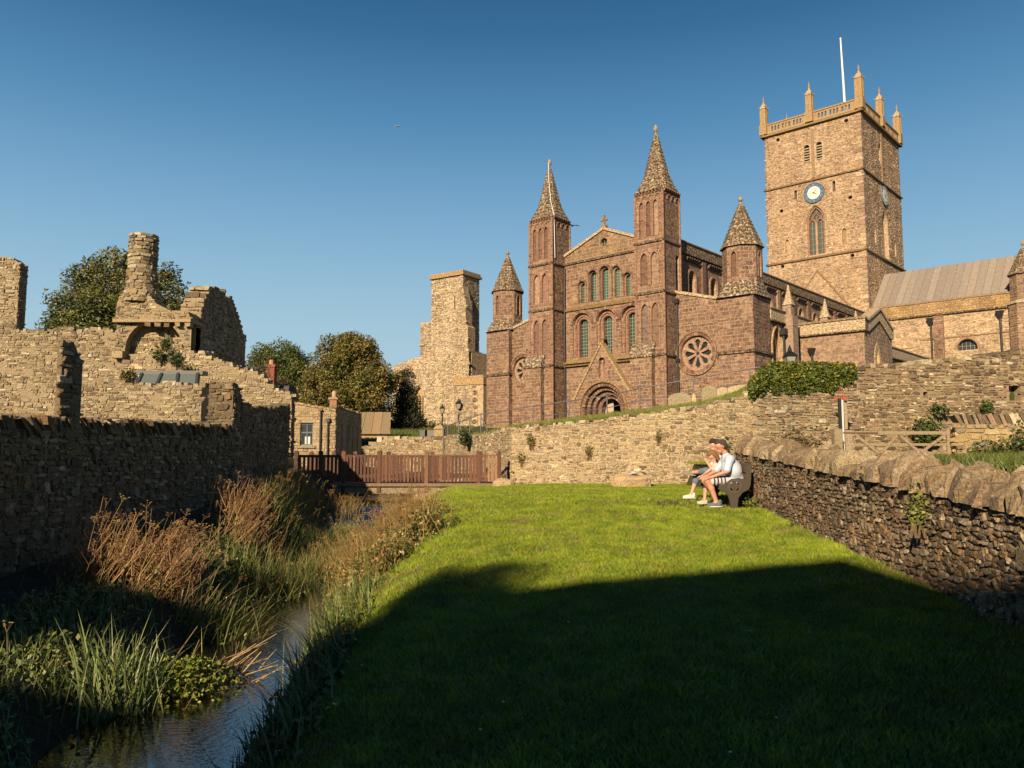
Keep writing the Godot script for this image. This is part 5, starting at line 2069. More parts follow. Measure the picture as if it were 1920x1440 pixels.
func build_ruins() -> void:
	var o := {"pal": RUIN, "mortar": Color(0.46, 0.39, 0.295), "ch": 0.085, "l0": 0.07, "l1": 0.42, "pr": 0.032, "jag": 0.11, "cap": 0.2, "erode": 0.8}
	var a := o.duplicate()
	a["n"] = 110
	a["holes"] = [rect(7.75, 8.0, 3.75, 3.95), rect(7.1, 7.22, 3.6, 3.95)]
	wall("palace_wall", "long sunlit ruined palace wall at the left edge", "ruin", Vector2(-21.5, -30), Vector2(-14.86, -30), 1.5, 0.9, [[0, 4.7], [3, 4.78], [6.64, 4.86]], a)
	# chimney block: arch, corbel table, tapered round stack
	var c := thing("ruined_chimney", "ruined wall with blind arch carrying a tall round stone chimney", "ruin", Vector3(-13.5, 1.5, -29.75))
	var T := frame(Vector2(-14.86, -29.75), Vector2(-12.05, -29.75))
	T.origin = Vector3(-1.36, 0, 0)
	var b := o.duplicate()
	b["n"] = 50
	b["cap"] = 0.0
	var ar := arch(1.42, 3.9, 2.15, 4.1, false, 12)
	b["holes"] = [ar]
	b["depth"] = 0.42
	wall_into(c, T, 2.81, 0.9, [[0, 5.05], [2.81, 5.05]], b)
	var bk := MB.new()
	bk.T = T
	bk.col = Color(0.55, 0.44, 0.31)
	bk.box(0.0, 2.81, 2.4, 5.0, -0.9, -0.43)
	obj("arch_back", bk, M["rubble"], c)
	stones(c, T * Transform3D(Basis.IDENTITY, Vector3(0, 0, -0.42)), PackedVector2Array([Vector2(0.36, 3.2), Vector2(2.46, 3.2), Vector2(2.46, 4.3), Vector2(1.42, 5.1), Vector2(0.36, 4.3)]), [], o)
	for k in 5:
		var m := MB.new()
		m.T = T
		m.col = pal_pick(RUIN)
		rough_box(m, Vector3(1.25 + k * 0.36 + rf(-0.05, 0.05), 5.0, 0.06), Vector3(0.1, 0.08, 0.14), 0.25)
		obj("corbel", m, M["rubble"], c)
	var sl := MB.new()
	sl.T = T
	sl.col = Color(0.55, 0.46, 0.33)
	sl.box(-0.05, 2.86, 5.08, 5.2, -0.95, 0.24)
	sl.box(0.02, 0.42, 3.72, 3.98, -0.1, 0.34)
	obj("corbel_slab", sl, M["rubble"], c)
	var st := MB.new()
	st.T = T
	st.col = Color(0.48, 0.39, 0.27)
	st.prism(PackedVector2Array([Vector2(-0.02, 5.2), Vector2(2.8, 5.2), Vector2(2.7, 5.5), Vector2(2.0, 5.55), Vector2(1.5, 5.8), Vector2(1.25, 6.1), Vector2(0.1, 6.1), Vector2(0.0, 5.7)]), -0.95, 0.1, true)
	var cen := Vector3(0.68, 0, -0.42)
	st.lathe([[0.72, 5.9], [0.62, 6.2], [0.53, 6.5], [0.49, 7.2], [0.485, 8.45], [0.3, 8.48]], 14, cen)
	obj("chimney_stack", st, M["rubble"], c)
	stones(c, T * Transform3D(Basis.IDENTITY, Vector3(0, 0, 0.1)), PackedVector2Array([Vector2(0.0, 5.2), Vector2(2.75, 5.2), Vector2(2.7, 5.5), Vector2(2.0, 5.55), Vector2(1.5, 5.8), Vector2(1.25, 6.1), Vector2(0.1, 6.1), Vector2(0.0, 5.7)]), [], o)
	var cm := MB.new()
	var y := 5.95
	while y < 8.62:
		var h := rf(0.09, 0.17)
		var q := rf(0, 1)
		while q < TAU + 0.5:
			var w := rf(0.16, 0.4)
			var r := lin([[5.9, 0.71], [6.2, 0.61], [6.5, 0.52], [7.2, 0.48], [8.6, 0.47]], y)
			var nrm := Vector3(cos(q), 0, sin(q))
			cm.T = T * Transform3D(Basis(Vector3(-sin(q), 0, cos(q)), Vector3.DOWN, nrm), cen + nrm * r + Vector3(0, y, 0))
			cm.col = pal_pick(RUIN)
			if y < 8.5 or rng.randf() < 0.6:
				add_stone(cm, 0, 0, w, h, rf(0.02, 0.06))
			q += w / 0.52
		y += h
	stuff(obj("chimney_stones", cm, M["rubble"], c))
	# gable running away from us, its face in shade
	var g := o.duplicate()
	g["n"] = 60
	g["end_a"] = true
	g["cap"] = 0.26
	g["jag"] = 0.2
	g["jstep"] = 0.35
	wall("ruined_gable", "ruined gable wall right of the chimney with its face in deep shade", "ruin", Vector2(-12.05, -30.6), Vector2(-12.1, -36.0), 1.5, 0.8, [[0, 5.9], [0.35, 6.35], [1.0, 6.7], [2.2, 6.85], [3.2, 6.7], [3.9, 6.4], [4.4, 6.25], [5.4, 5.5]], g)
	# lit wall sloping down to the right
	var s := o.duplicate()
	s["n"] = 140
	s["pal"] = [Color(0.58, 0.5, 0.38), Color(0.66, 0.58, 0.46), Color(0.5, 0.41, 0.29), Color(0.7, 0.63, 0.52), Color(0.42, 0.34, 0.25)]
	wall("sloping_ruin", "pale ruined wall sloping down rightwards below the shaded gable", "ruin", Vector2(-12.1, -29.5), Vector2(-8.15, -29.5), 1.5, 0.8, [[0, 3.95], [0.8, 3.8], [1.65, 3.5], [2.4, 3.2], [3.2, 2.7], [3.95, 2.3]], s)
	var s2 := o.duplicate()
	s2["n"] = 70
	s2["cap"] = 0.0
	s2["pal"] = s["pal"]
	wall("ruin_wall", "pale wall under the blind arch behind the glazed lantern", "ruin", Vector2(-14.8, -29.5), Vector2(-12.12, -29.5), 1.5, 0.2, [[0, 2.6], [0.4, 3.5], [1.4, 3.9], [2.4, 3.98], [2.68, 3.95]], s2)
	# low wall in front and its pier
	var l := o.duplicate()
	l["n"] = 90
	wall("front_ruin_wall", "low ochre ruined wall in front of the glazed lantern", "ruin", Vector2(-14.1, -26), Vector2(-10.12, -26), 1.3, 0.7, [[0, 2.62], [2, 2.55], [3.98, 2.6]], l)
	var q2 := o.duplicate()
	q2["n"] = 30
	q2["end_b"] = true
	q2["cap"] = 0.0
	wall("ruined_pillar", "ruined stone pillar standing above the palace wall at the left edge", "ruin", Vector2(-20.3, -30.02), Vector2(-18.8, -30.02), 6.15, 0.5, [[0, 2.8], [0.8, 3.0], [1.3, 2.95], [1.5, 2.75]], q2)
	# glazed lantern window behind the low wall
	var gl := thing("glazed_lantern", "dark framed sloping roof lantern with three panes behind the low ochre wall", "roof lantern", Vector3(-13.3, 3.9, -28.3))
	var fm := MB.new()
	fm.col = Color(0.03, 0.033, 0.036)
	fm.box(-0.05, 2.3, 0.58, 0.72, -0.5, 0.02)
	fm.box(-0.1, 2.35, -0.1, 0.05, -0.1, 0.4)
	for k in 4:
		var x := 0.1 + k * 0.7
		fm.tube([Vector3(x + 0.06 * (1 if k < 2 else -1), 0.62, 0.0), Vector3(x - 0.03 * (1 if k < 2 else -1), 0.0, 0.34)], [0.075, 0.075], 4)
	obj("lantern_frame", fm, M["paint"], gl)
	for k in 3:
		var pn := MB.new()
		pn.col = Color(0.12, 0.15, 0.14)
		pn.quad(Vector3(0.1 + k * 0.7, 0.02, 0.32), Vector3(0.8 + k * 0.7, 0.02, 0.32), Vector3(0.8 + k * 0.7, 0.6, 0.0), Vector3(0.1 + k * 0.7, 0.6, 0.0))
		obj("pane", pn, M["glass"], gl)


func build_hall() -> void:
	# ruined college hall and its tower, left of the cathedral
	var h := thing("college_hall", "pale ruined college hall with a tall square tower left of the cathedral", "hall", Vector3(-4.38, 3.3, -70), deg_to_rad(-35))
	var so := {"pal": GREY, "ch": 0.14, "l0": 0.12, "l1": 0.5, "joint": 0.04, "pr": 0.05, "mat": "far_stone", "mortar": Color(0.84, 0.73, 0.57), "rest": "stone_facing", "rough": true}
	var T := tf(Vector3.ZERO, Vector3.RIGHT)
	var slit := [rect(-0.98, -0.82, 11.4, 12.7)]
	for e in [[-2.9, 13.3], [-2.9, 12.2], [-1.6, 13.5], [-1.5, 12.3], [-2.3, 10.6]]:
		slit.append(rect(e[0], e[0] + 0.12, e[1], e[1] + 0.12))
	clad(h, "tower_face", T, PackedVector2Array([Vector2(-3.62, 7.4), Vector2(0.0, 7.4), Vector2(0.0, 14.5), Vector2(-3.62, 14.5)]), slit, 0.3, so)
	var core := MB.new()
	core.col = Color(0.6, 0.5, 0.38)
	core.box(-3.62, 0.0, 5, 14.5, -2.4, -0.31)
	core.box(-3.62, -3.5, 5, 14.5, -0.32, -0.01)
	core.box(-0.1, -0.004, 5, 14.5, -0.32, -0.01)
	var to := obj("tower_body", core, M["far_stone"], h)
	var se := so.duplicate()
	se["n"] = 0
	ashlar(to, tf(Vector3(0, 0, 0), Vector3(0, 0, -1)), PackedVector2Array([Vector2(0, 4), Vector2(2.4, 4), Vector2(2.4, 14.5), Vector2(0, 14.5)]), [], se)
	var cap := MB.new()
	cap.col = Color(0.8, 0.7, 0.55)
	cap.box(-3.82, 0.2, 14.5, 14.72, -2.6, 0.2)
	cap.box(-3.72, 0.1, 14.72, 14.95, -2.5, 0.1)
	obj("tower_cap", cap, M["lichen_coping"], h)
	# stepped buttress at the corner
	var bt := MB.new()
	bt.col = Color(0.62, 0.52, 0.4)
	bt.hexa([Vector3(-0.6, 12.2, -0.7), Vector3(0.35, 12.2, -0.7), Vector3(0.02, 13.6, -0.7), Vector3(-0.6, 13.6, -0.7), Vector3(-0.6, 12.2, 0.12), Vector3(0.35, 12.2, 0.12), Vector3(0.02, 13.6, 0.06), Vector3(-0.6, 13.6, 0.06)])
	bt.box(-0.6, 0.5, 9.9, 12.2, -0.75, 0.18)
	bt.box(-0.6, 0.8, 7.5, 9.7, -0.8, 0.26)
	bt.hexa([Vector3(-0.6, 9.7, -0.8), Vector3(0.8, 9.7, -0.8), Vector3(0.5, 9.95, -0.8), Vector3(-0.6, 9.95, -0.8), Vector3(-0.6, 9.7, 0.26), Vector3(0.8, 9.7, 0.26), Vector3(0.5, 9.95, 0.18), Vector3(-0.6, 9.95, 0.18)])
	var bto := obj("buttress", bt, M["far_stone"], h)
	stones(bto, tf(Vector3(-0.6, 0, 0.18), Vector3.RIGHT), rect(0, 1.1, 9.95, 12.2), [], so)
	stones(bto, tf(Vector3(-0.6, 0, 0.26), Vector3.RIGHT), rect(0, 1.4, 7.5, 9.7), [], so)
	stones(bto, tf(Vector3(-0.6, 0, 0.1), Vector3.RIGHT), PackedVector2Array([Vector2(0, 12.2), Vector2(0.9, 12.2), Vector2(0.62, 13.5), Vector2(0, 13.5)]), [], so)
	# lower hall wall with a lancet window
	var lo := PackedVector2Array([Vector2(-8.0, -0.5), Vector2(1.0, -0.5), Vector2(1.0, 7.55), Vector2(-3.6, 7.5), Vector2(-5.4, 7.35), Vector2(-8.0, 6.75)])
	var win := arch(-4.72, 1.9, 1.15, 3.75, true, 8)
	var T2 := tf(Vector3(0, 0, 0.35), Vector3.RIGHT)
	clad(h, "hall_wall", T2, lo, [win], 0.4, so)
	var lb := MB.new()
	lb.col = Color(0.62, 0.52, 0.4)
	lb.prism(lo, -2.3, -0.06, true)
	lb.box(-0.6, 1.0, 7.5, 7.6, -1.5, 0.4)
	obj("hall_body", lb, M["far_stone"], h)
	var wf := MB.new()
	wf.T = T2
	wf.col = Color(0.78, 0.62, 0.42)
	for x in [-5.25, -4.86, -4.5, -4.2]:
		wf.box(x, x + 0.1, 1.9, 3.9, -0.3, -0.1)
	band(wf, win.slice(1, win.size() - 1), 0.08, 0.2, 0, 0.1)
	wf.box(-5.3, -4.1, 1.75, 1.9, -0.3, 0.08)
	obj("window_mullion", wf, M["far_stone"], h)
	blind(h, T2, [win], 0.38, "far_stone", [Color(0.62, 0.47, 0.27)])
	# annex up to the cathedral corner, stub at the far left of the tower
	var ax := MB.new()
	ax.col = Color(0.68, 0.58, 0.44)
	ax.box(-0.4, 2.1, -0.5, 5.2, -0.8, 0.6)
	ax.box(2.1, 2.9, -0.5, 5.2, -0.8, 0.75)
	var an := obj("annex", ax, M["far_stone"], h)
	ashlar(an, tf(Vector3(-0.4, 0, 0.6), Vector3.RIGHT), PackedVector2Array([Vector2(0, -0.5), Vector2(2.5, -0.5), Vector2(2.5, 4.5), Vector2(0, 4.5)]), [rect(1.2, 1.4, 2.9, 4.2)], so)
	var st := MB.new()
	st.col = Color(0.2, 0.17, 0.13)
	st.box(0.82, 0.98, 2.95, 4.2, 0.58, 0.604)
	obj("slit_window", st, M["plain"], an)
	var ac := MB.new()
	ac.col = Color(0.9, 0.78, 0.6)
	ac.box(-0.5, 2.2, 4.55, 5.3, -0.9, 0.7)
	ac.box(2.05, 2.95, 4.5, 5.3, -0.9, 0.82)
	obj("annex_parapet", ac, M["lichen_coping"], an)
	for k in 12:
		var qm := MB.new()
		qm.col = Color(0.3, 0.22, 0.16) if k % 2 == 0 else Color(0.75, 0.62, 0.46)
		var w := rf(0.15, 0.4)
		qm.box(2.1 - w, 2.3, 0.6 + k * 0.31, 0.82 + k * 0.31, 0.55, 0.78)
		obj("quoin", qm, M["far_stone"], an)
	var rl := MB.new()
	rl.col = Color(0.22, 0.24, 0.26)
	rl.hexa([Vector3(0.6, 5.3, -2.2), Vector3(3.4, 5.3, -2.2), Vector3(3.4, 6.0, -2.2), Vector3(1.2, 6.0, -2.2), Vector3(0.6, 5.3, 0.3), Vector3(3.4, 5.3, 0.3), Vector3(3.4, 5.4, 0.2), Vector3(0.9, 5.4, 0.2)])
	obj("annex_roof", rl, M["lead"], an)
	var sb := MB.new()
	sb.col = Color(0.64, 0.54, 0.4)
	sb.box(-4.96, -3.3, 6.8, 10.65, -2.6, -0.06)
	sb.box(-5.1, -4.4, 8.5, 8.65, -0.2, 0.1)
	var so3 := obj("stair_stub", sb, M["far_stone"], h)
	ashlar(so3, tf(Vector3(-4.96, 0, -0.06), Vector3.RIGHT), PackedVector2Array([Vector2(0, 6.8), Vector2(1.4, 6.8), Vector2(1.4, 10.6), Vector2(0, 10.6)]), [], so)
	# dark wall of the chapel between tower and cathedral
	var dk := MB.new()
	dk.col = Color(0.5, 0.41, 0.33)
	dk.box(0.3, 6.0, 4.5, 9.6, -7.0, -4.5)
	var dko := obj("chapel_wall", dk, M["far_stone"], h)
	var dw := MB.new()
	dw.col = Color(0.02, 0.02, 0.02)
	dw.prism(arch(2.3, 5.5, 1.2, 8.0, true, 8), -4.49, -4.46)
	obj("chapel_window", dw, M["plain"], dko)


func build_house() -> void:
	var h := thing("stone_house", "small stone house with a sash window and battlemented side, behind the footbridge", "house", Vector3(-7.4, 1.58, -29.7))
	h.scale = Vector3.ONE * 0.82
	var T := tf(Vector3.ZERO, Vector3.RIGHT)
	var win := rect(-0.55, 0.03, 0.5, 1.5)
	var outer := PackedVector2Array([Vector2(-2.5, -0.6), Vector2(1.03, -0.6), Vector2(1.03, 2.05), Vector2(-1.0, 2.4), Vector2(-2.5, 2.5)])
	var so := {"pal": [Color(0.56, 0.45, 0.33), Color(0.62, 0.51, 0.38), Color(0.5, 0.38, 0.28), Color(0.66, 0.56, 0.42)], "ch": 0.12, "l0": 0.15, "l1": 0.45, "joint": 0.025, "pr": 0.025, "mat": "rubble", "mortar": Color(0.6, 0.5, 0.36), "n": 60, "piece": "stone", "rest": "stone_facing"}
	clad(h, "front_wall", T, outer, [win], 0.25, so)
	var bd := MB.new()
	bd.col = Color(0.55, 0.45, 0.33)
	bd.box(-2.5, 1.0, -0.6, 2.0, -6.2, -0.26)
	bd.box(-2.5, 1.03, 1.95, 2.05, -6.2, -0.02)
	obj("house_body", bd, M["rubble"], h)
	var cp := MB.new()
	cp.col = Color(0.8, 0.72, 0.58)
	band(cp, PackedVector2Array([Vector2(-2.5, 2.5), Vector2(-1.0, 2.4), Vector2(1.03, 2.05)]), 0.0, 0.1, -0.35, 0.06)
	obj("coping", cp, M["lichen_coping"], h)
	# side wall with four tall openings and small battlements
	var TS := tf(Vector3(1.03, 0, 0), Vector3(0, 0, -1))
	var hs := [rect(0.9, 1.45, 0.35, 1.5), rect(2.1, 2.7, 0.35, 1.5), rect(3.35, 3.95, 0.35, 1.5), rect(4.7, 5.3, 0.35, 1.5)]
	var so2 := so.duplicate()
	so2["n"] = 0
	clad(h, "side_wall", TS, PackedVector2Array([Vector2(0, -0.6), Vector2(6.2, -0.6), Vector2(6.2, 2.2), Vector2(0, 2.2)]), hs, 0.22, so2)
	for q in hs:
		glazing(h, TS, q, 0.2, Color(0.03, 0.035, 0.04), 0.3, "side_window")
	for k in 16:
		var bm := MB.new()
		bm.T = TS
		bm.col = pal_pick(MIXED)
		bm.box(k * 0.39 + 0.02, k * 0.39 + 0.24, 2.2, 2.34, -0.25, 0.04)
		obj("merlon", bm, M["rubble"], h)
	# sash window
	var fr := MB.new()
	fr.T = T
	fr.col = Color(0.07, 0.10, 0.11)
	for e in [[-0.55, -0.49, 0.5, 1.5], [-0.03, 0.03, 0.5, 1.5], [-0.49, -0.03, 1.44, 1.5], [-0.49, -0.03, 0.5, 0.56], [-0.49, -0.03, 1.05, 1.11], [-0.28, -0.24, 0.56, 1.05], [-0.28, -0.24, 1.11, 1.44]]:
		fr.box(e[0], e[1], e[2], e[3], -0.14, -0.08)
	var w := obj("window", fr, M["paint"], h)
	var pn := MB.new()
	pn.T = T
	pn.col = Color(0.03, 0.035, 0.045)
	pn.quad(Vector3(-0.5, 0.52, -0.12), Vector3(-0.02, 0.52, -0.12), Vector3(-0.02, 1.48, -0.12), Vector3(-0.5, 1.48, -0.12))
	obj("pane", pn, M["glass"], w)
	for e in [[-0.36, -0.28], [-0.24, -0.12]]:
		var cu := MB.new()
		cu.T = T
		cu.col = Color(0.75, 0.72, 0.66)
		for i in 4:
			var x0 := lerpf(e[0], e[1], i / 4.0)
			var x1 := lerpf(e[0], e[1], (i + 1) / 4.0)
			cu.quad(Vector3(x0, 0.56, -0.115 + 0.012 * (i % 2)), Vector3(x1, 0.56, -0.115 + 0.012 * ((i + 1) % 2)), Vector3(x1, 0.9, -0.115 + 0.012 * ((i + 1) % 2)), Vector3(x0, 0.9, -0.115 + 0.012 * (i % 2)))
		obj("curtain", cu, M["cloth"], w)
	var si := MB.new()
	si.T = T
	si.col = Color(0.45, 0.42, 0.36)
	si.box(-0.68, 0.14, 0.38, 0.48, -0.1, 0.1)
	si.col = Color(0.55, 0.47, 0.36)
	si.box(-0.68, 0.14, 1.52, 1.7, -0.1, 0.035)
	obj("sill", si, M["rubble"], h)
	for x in [0.38, 0.72]:
		var dp := MB.new()
		dp.col = Color(0.03, 0.03, 0.032)
		dp.tube([Vector3(x, -0.5, 0.08), Vector3(x, 1.65 if x > 0.5 else 2.1, 0.08)], [0.045, 0.045], 6)
		dp.box(x - 0.08, x + 0.08, 1.55 if x > 0.5 else 2.05, 1.72 if x > 0.5 else 2.12, 0.02, 0.16)
		obj("drainpipe", dp, M["iron"], h)
	var cm := MB.new()
	cm.col = Color(0.5, 0.3, 0.2)
	cm.box(0.68, 1.0, 1.9, 2.72, -0.7, -0.3)
	cm.col = Color(0.6, 0.45, 0.34)
	cm.box(0.62, 1.06, 2.6, 2.68, -0.76, -0.24)
	var co := obj("chimney", cm, M["rubble"], h)
	var pt := MB.new()
	pt.col = Color(0.5, 0.33, 0.22)
	pt.lathe([[0.1, 2.7], [0.11, 2.9], [0.08, 3.0], [0.05, 3.0]], 10, Vector3(0.84, 0, -0.5))
	obj("chimney_pot", pt, M["plain"], co)
	# shed with a sheet roof
	var s := thing("shed", "small shed with a tan sheet roof behind the stone house", "shed", Vector3(-8.0, 1.9, -46))
	var sw := MB.new()
	sw.col = Color(0.66, 0.5, 0.33)
	sw.box(-1.5, 0.85, -0.6, 1.06, -2.4, 0)
	obj("shed_wall", sw, M["rubble"], s)
	for k in 5:
		var pm := MB.new()
		var c := rf(0.85, 1.1)
		pm.col = Color(0.46 * c, 0.36 * c, 0.24 * c)
		var x0 := -1.7 + k * 0.55
		var x1 := x0 + 0.53
		var r := 0.28
		pm.hexa([Vector3(x0 - r * (k / 5.0), 2.32, -1.9), Vector3(x1 - r * ((k + 1) / 5.0), 2.32, -1.9), Vector3(x1 - r * ((k + 1) / 5.0), 2.38, -1.9), Vector3(x0 - r * (k / 5.0), 2.38, -1.9), Vector3(x0, 1.0, 0.2), Vector3(x1, 1.0, 0.2), Vector3(x1, 1.06, 0.2), Vector3(x0, 1.06, 0.2)])
		obj("roof_sheet", pm, M["rubble"], s)
	# low humped parapet
	wall("road_bridge_parapet", "low humped stone parapet behind the timber footbridge", "parapet", Vector2(-7.5, -40), Vector2(-3.32, -39.6), 0.4, 0.5, [[0, 1.5], [1.1, 2.08], [4.2, 2.1]], {"pal": TAN, "mortar": Color(0.58, 0.47, 0.32), "ch": 0.1, "l0": 0.1, "l1": 0.34, "pr": 0.03, "n": 50, "jag": 0.02, "cap": 0.3})
	# red chimney of a house among the trees
	var rc := thing("red_chimney", "red brick chimney with a pot showing above the sloping ruin", "chimney", Vector3(-13.65, 4.65, -45))
	var rm := MB.new()
	rm.col = Color(0.36, 0.13, 0.09)
	rm.box(-0.22, 0.26, 0, 2.15, -0.3, 0.2)
	rm.col = Color(0.42, 0.2, 0.13)
	rm.box(-0.28, 0.32, 2.0, 2.12, -0.36, 0.26)
	obj("stack", rm, M["rubble"], rc)
	var rp := MB.new()
	rp.col = Color(0.55, 0.22, 0.12)
	rp.lathe([[0.14, 2.15], [0.13, 2.4], [0.09, 2.42]], 9, Vector3(0.02, 0, -0.05))
	obj("chimney_pot", rp, M["plain"], rc)
	var rr := MB.new()
	rr.col = Color(0.12, 0.12, 0.14)
	rr.hexa([Vector3(-3.0, -1, -3), Vector3(1.0, -1, -3), Vector3(0.9, 1.0, -2), Vector3(-2.9, 1.0, -2), Vector3(-3.0, -1, 0.4), Vector3(1.0, -1, 0.4), Vector3(0.9, 1.0, -0.6), Vector3(-2.9, 1.0, -0.6)])
	obj("slate_roof", rr, M["rubble"], rc)


# ---------------------------------------------------------------- timber and iron
func build_footbridge() -> void:
	var b := thing("footbridge", "brown timber footbridge with slatted railings over the stream", "footbridge", Vector3(-4.0, 0.68, -27))
	var bw := [Color(0.165, 0.066, 0.028), Color(0.20, 0.085, 0.036), Color(0.125, 0.05, 0.024), Color(0.25, 0.125, 0.06)]
	var dk := MB.new()
	dk.col = Color(0.28, 0.2, 0.13)
	dk.box(-3.6, 3.4, -0.1, 0.0, -2.0, 0.12)
	obj("deck", dk, M["wood"], b)
	var bm := MB.new()
	bm.col = Color(0.4, 0.35, 0.26)
	bm.box(-3.4, 2.3, -0.34, -0.104, -1.9, 0.02)
	obj("edge_beam", bm, M["rubble"], b)
	for side in 2:
		var z := 0.0 if side == 0 else -2.0
		var px := [-3.24, -2.42, -1.65, -0.46, 1.13, 2.87]
		for x in px:
			post(b, Vector3(x, -0.3, z), 1.38, 0.13, bw)
		for i in px.size() - 1:
			for y in [[0.86, 0.95], [0.18, 0.29]]:
				var r := MB.new()
				r.col = pal_pick(bw)
				r.box(px[i] + 0.06, px[i + 1] - 0.06, y[0], y[1], z - 0.045, z + 0.03)
				obj("rail", r, M["wood"], b)
			var n := int((px[i + 1] - px[i] - 0.12) / 0.118)
			for k in n:
				var x: float = px[i] + 0.06 + (px[i + 1] - px[i] - 0.12) * (k + 0.5) / n
				var s := MB.new()
				s.col = pal_pick(bw)
				s.box(x - 0.038, x + 0.038, 0.05, 0.91 + rf(0, 0.01), z + 0.031, z + 0.055)
				obj("slat", s, M["wood"], b)
	# return panel at the right end, turned away
	post(b, Vector3(3.58, -0.35, 0.35), 1.42, 0.13, bw)
	for y in [[0.86, 0.95], [0.18, 0.29]]:
		var r := MB.new()
		r.col = pal_pick(bw)
		r.hexa([Vector3(2.92, y[0], -0.03), Vector3(3.55, y[0], 0.3), Vector3(3.55, y[1], 0.3), Vector3(2.92, y[1], -0.03), Vector3(2.9, y[0], 0.03), Vector3(3.52, y[0], 0.36), Vector3(3.52, y[1], 0.36), Vector3(2.9, y[1], 0.03)])
		obj("rail", r, M["wood"], b)
	for k in 5:
		var t := (k + 0.6) / 5.2
		var p := Vector3(2.9, 0, 0).lerp(Vector3(3.55, 0, 0.34), t)
		var s := MB.new()
		s.col = Color(0.42, 0.26, 0.14) if k > 1 else pal_pick(bw)
		s.box(p.x - 0.04, p.x + 0.04, 0.06, 0.92, p.z + 0.03, p.z + 0.055)
		obj("slat", s, M["wood"], b)


func post(parent: Node3D, p: Vector3, h: float, w: float, pal: Array) -> void:
	var m := MB.new()
	m.col = pal_pick(pal)
	var a := w * 0.5
	m.box(p.x - a, p.x + a, p.y, p.y + h - 0.03, p.z - a, p.z + a)
	m.hexa([Vector3(p.x - a, p.y + h - 0.03, p.z - a), Vector3(p.x + a, p.y + h - 0.03, p.z - a), Vector3(p.x + a * 0.5, p.y + h, p.z - a * 0.5), Vector3(p.x - a * 0.5, p.y + h, p.z - a * 0.5), Vector3(p.x - a, p.y + h - 0.03, p.z + a), Vector3(p.x + a, p.y + h - 0.03, p.z + a), Vector3(p.x + a * 0.5, p.y + h, p.z + a * 0.5), Vector3(p.x - a * 0.5, p.y + h, p.z + a * 0.5)])
	obj("post", m, M["wood"], parent)


func beam(called: String, parent: Node3D, a: Vector3, b: Vector3, h: float, t: float, col: Color, m := "wood") -> void:
	var mb := MB.new()
	mb.col = col
	var u := (b - a).normalized()
	var n := Vector3(0, 0, 1) if absf(u.z) < 0.9 else Vector3(1, 0, 0)
	n = (n - u * n.dot(u)).normalized()
	var v := n.cross(u)
	mb.T = Transform3D(Basis(u, v, n), a)
	mb.box(0, a.distance_to(b), -h * 0.5, h * 0.5, -t * 0.5, t * 0.5)
	obj(called, mb, M[m], parent)


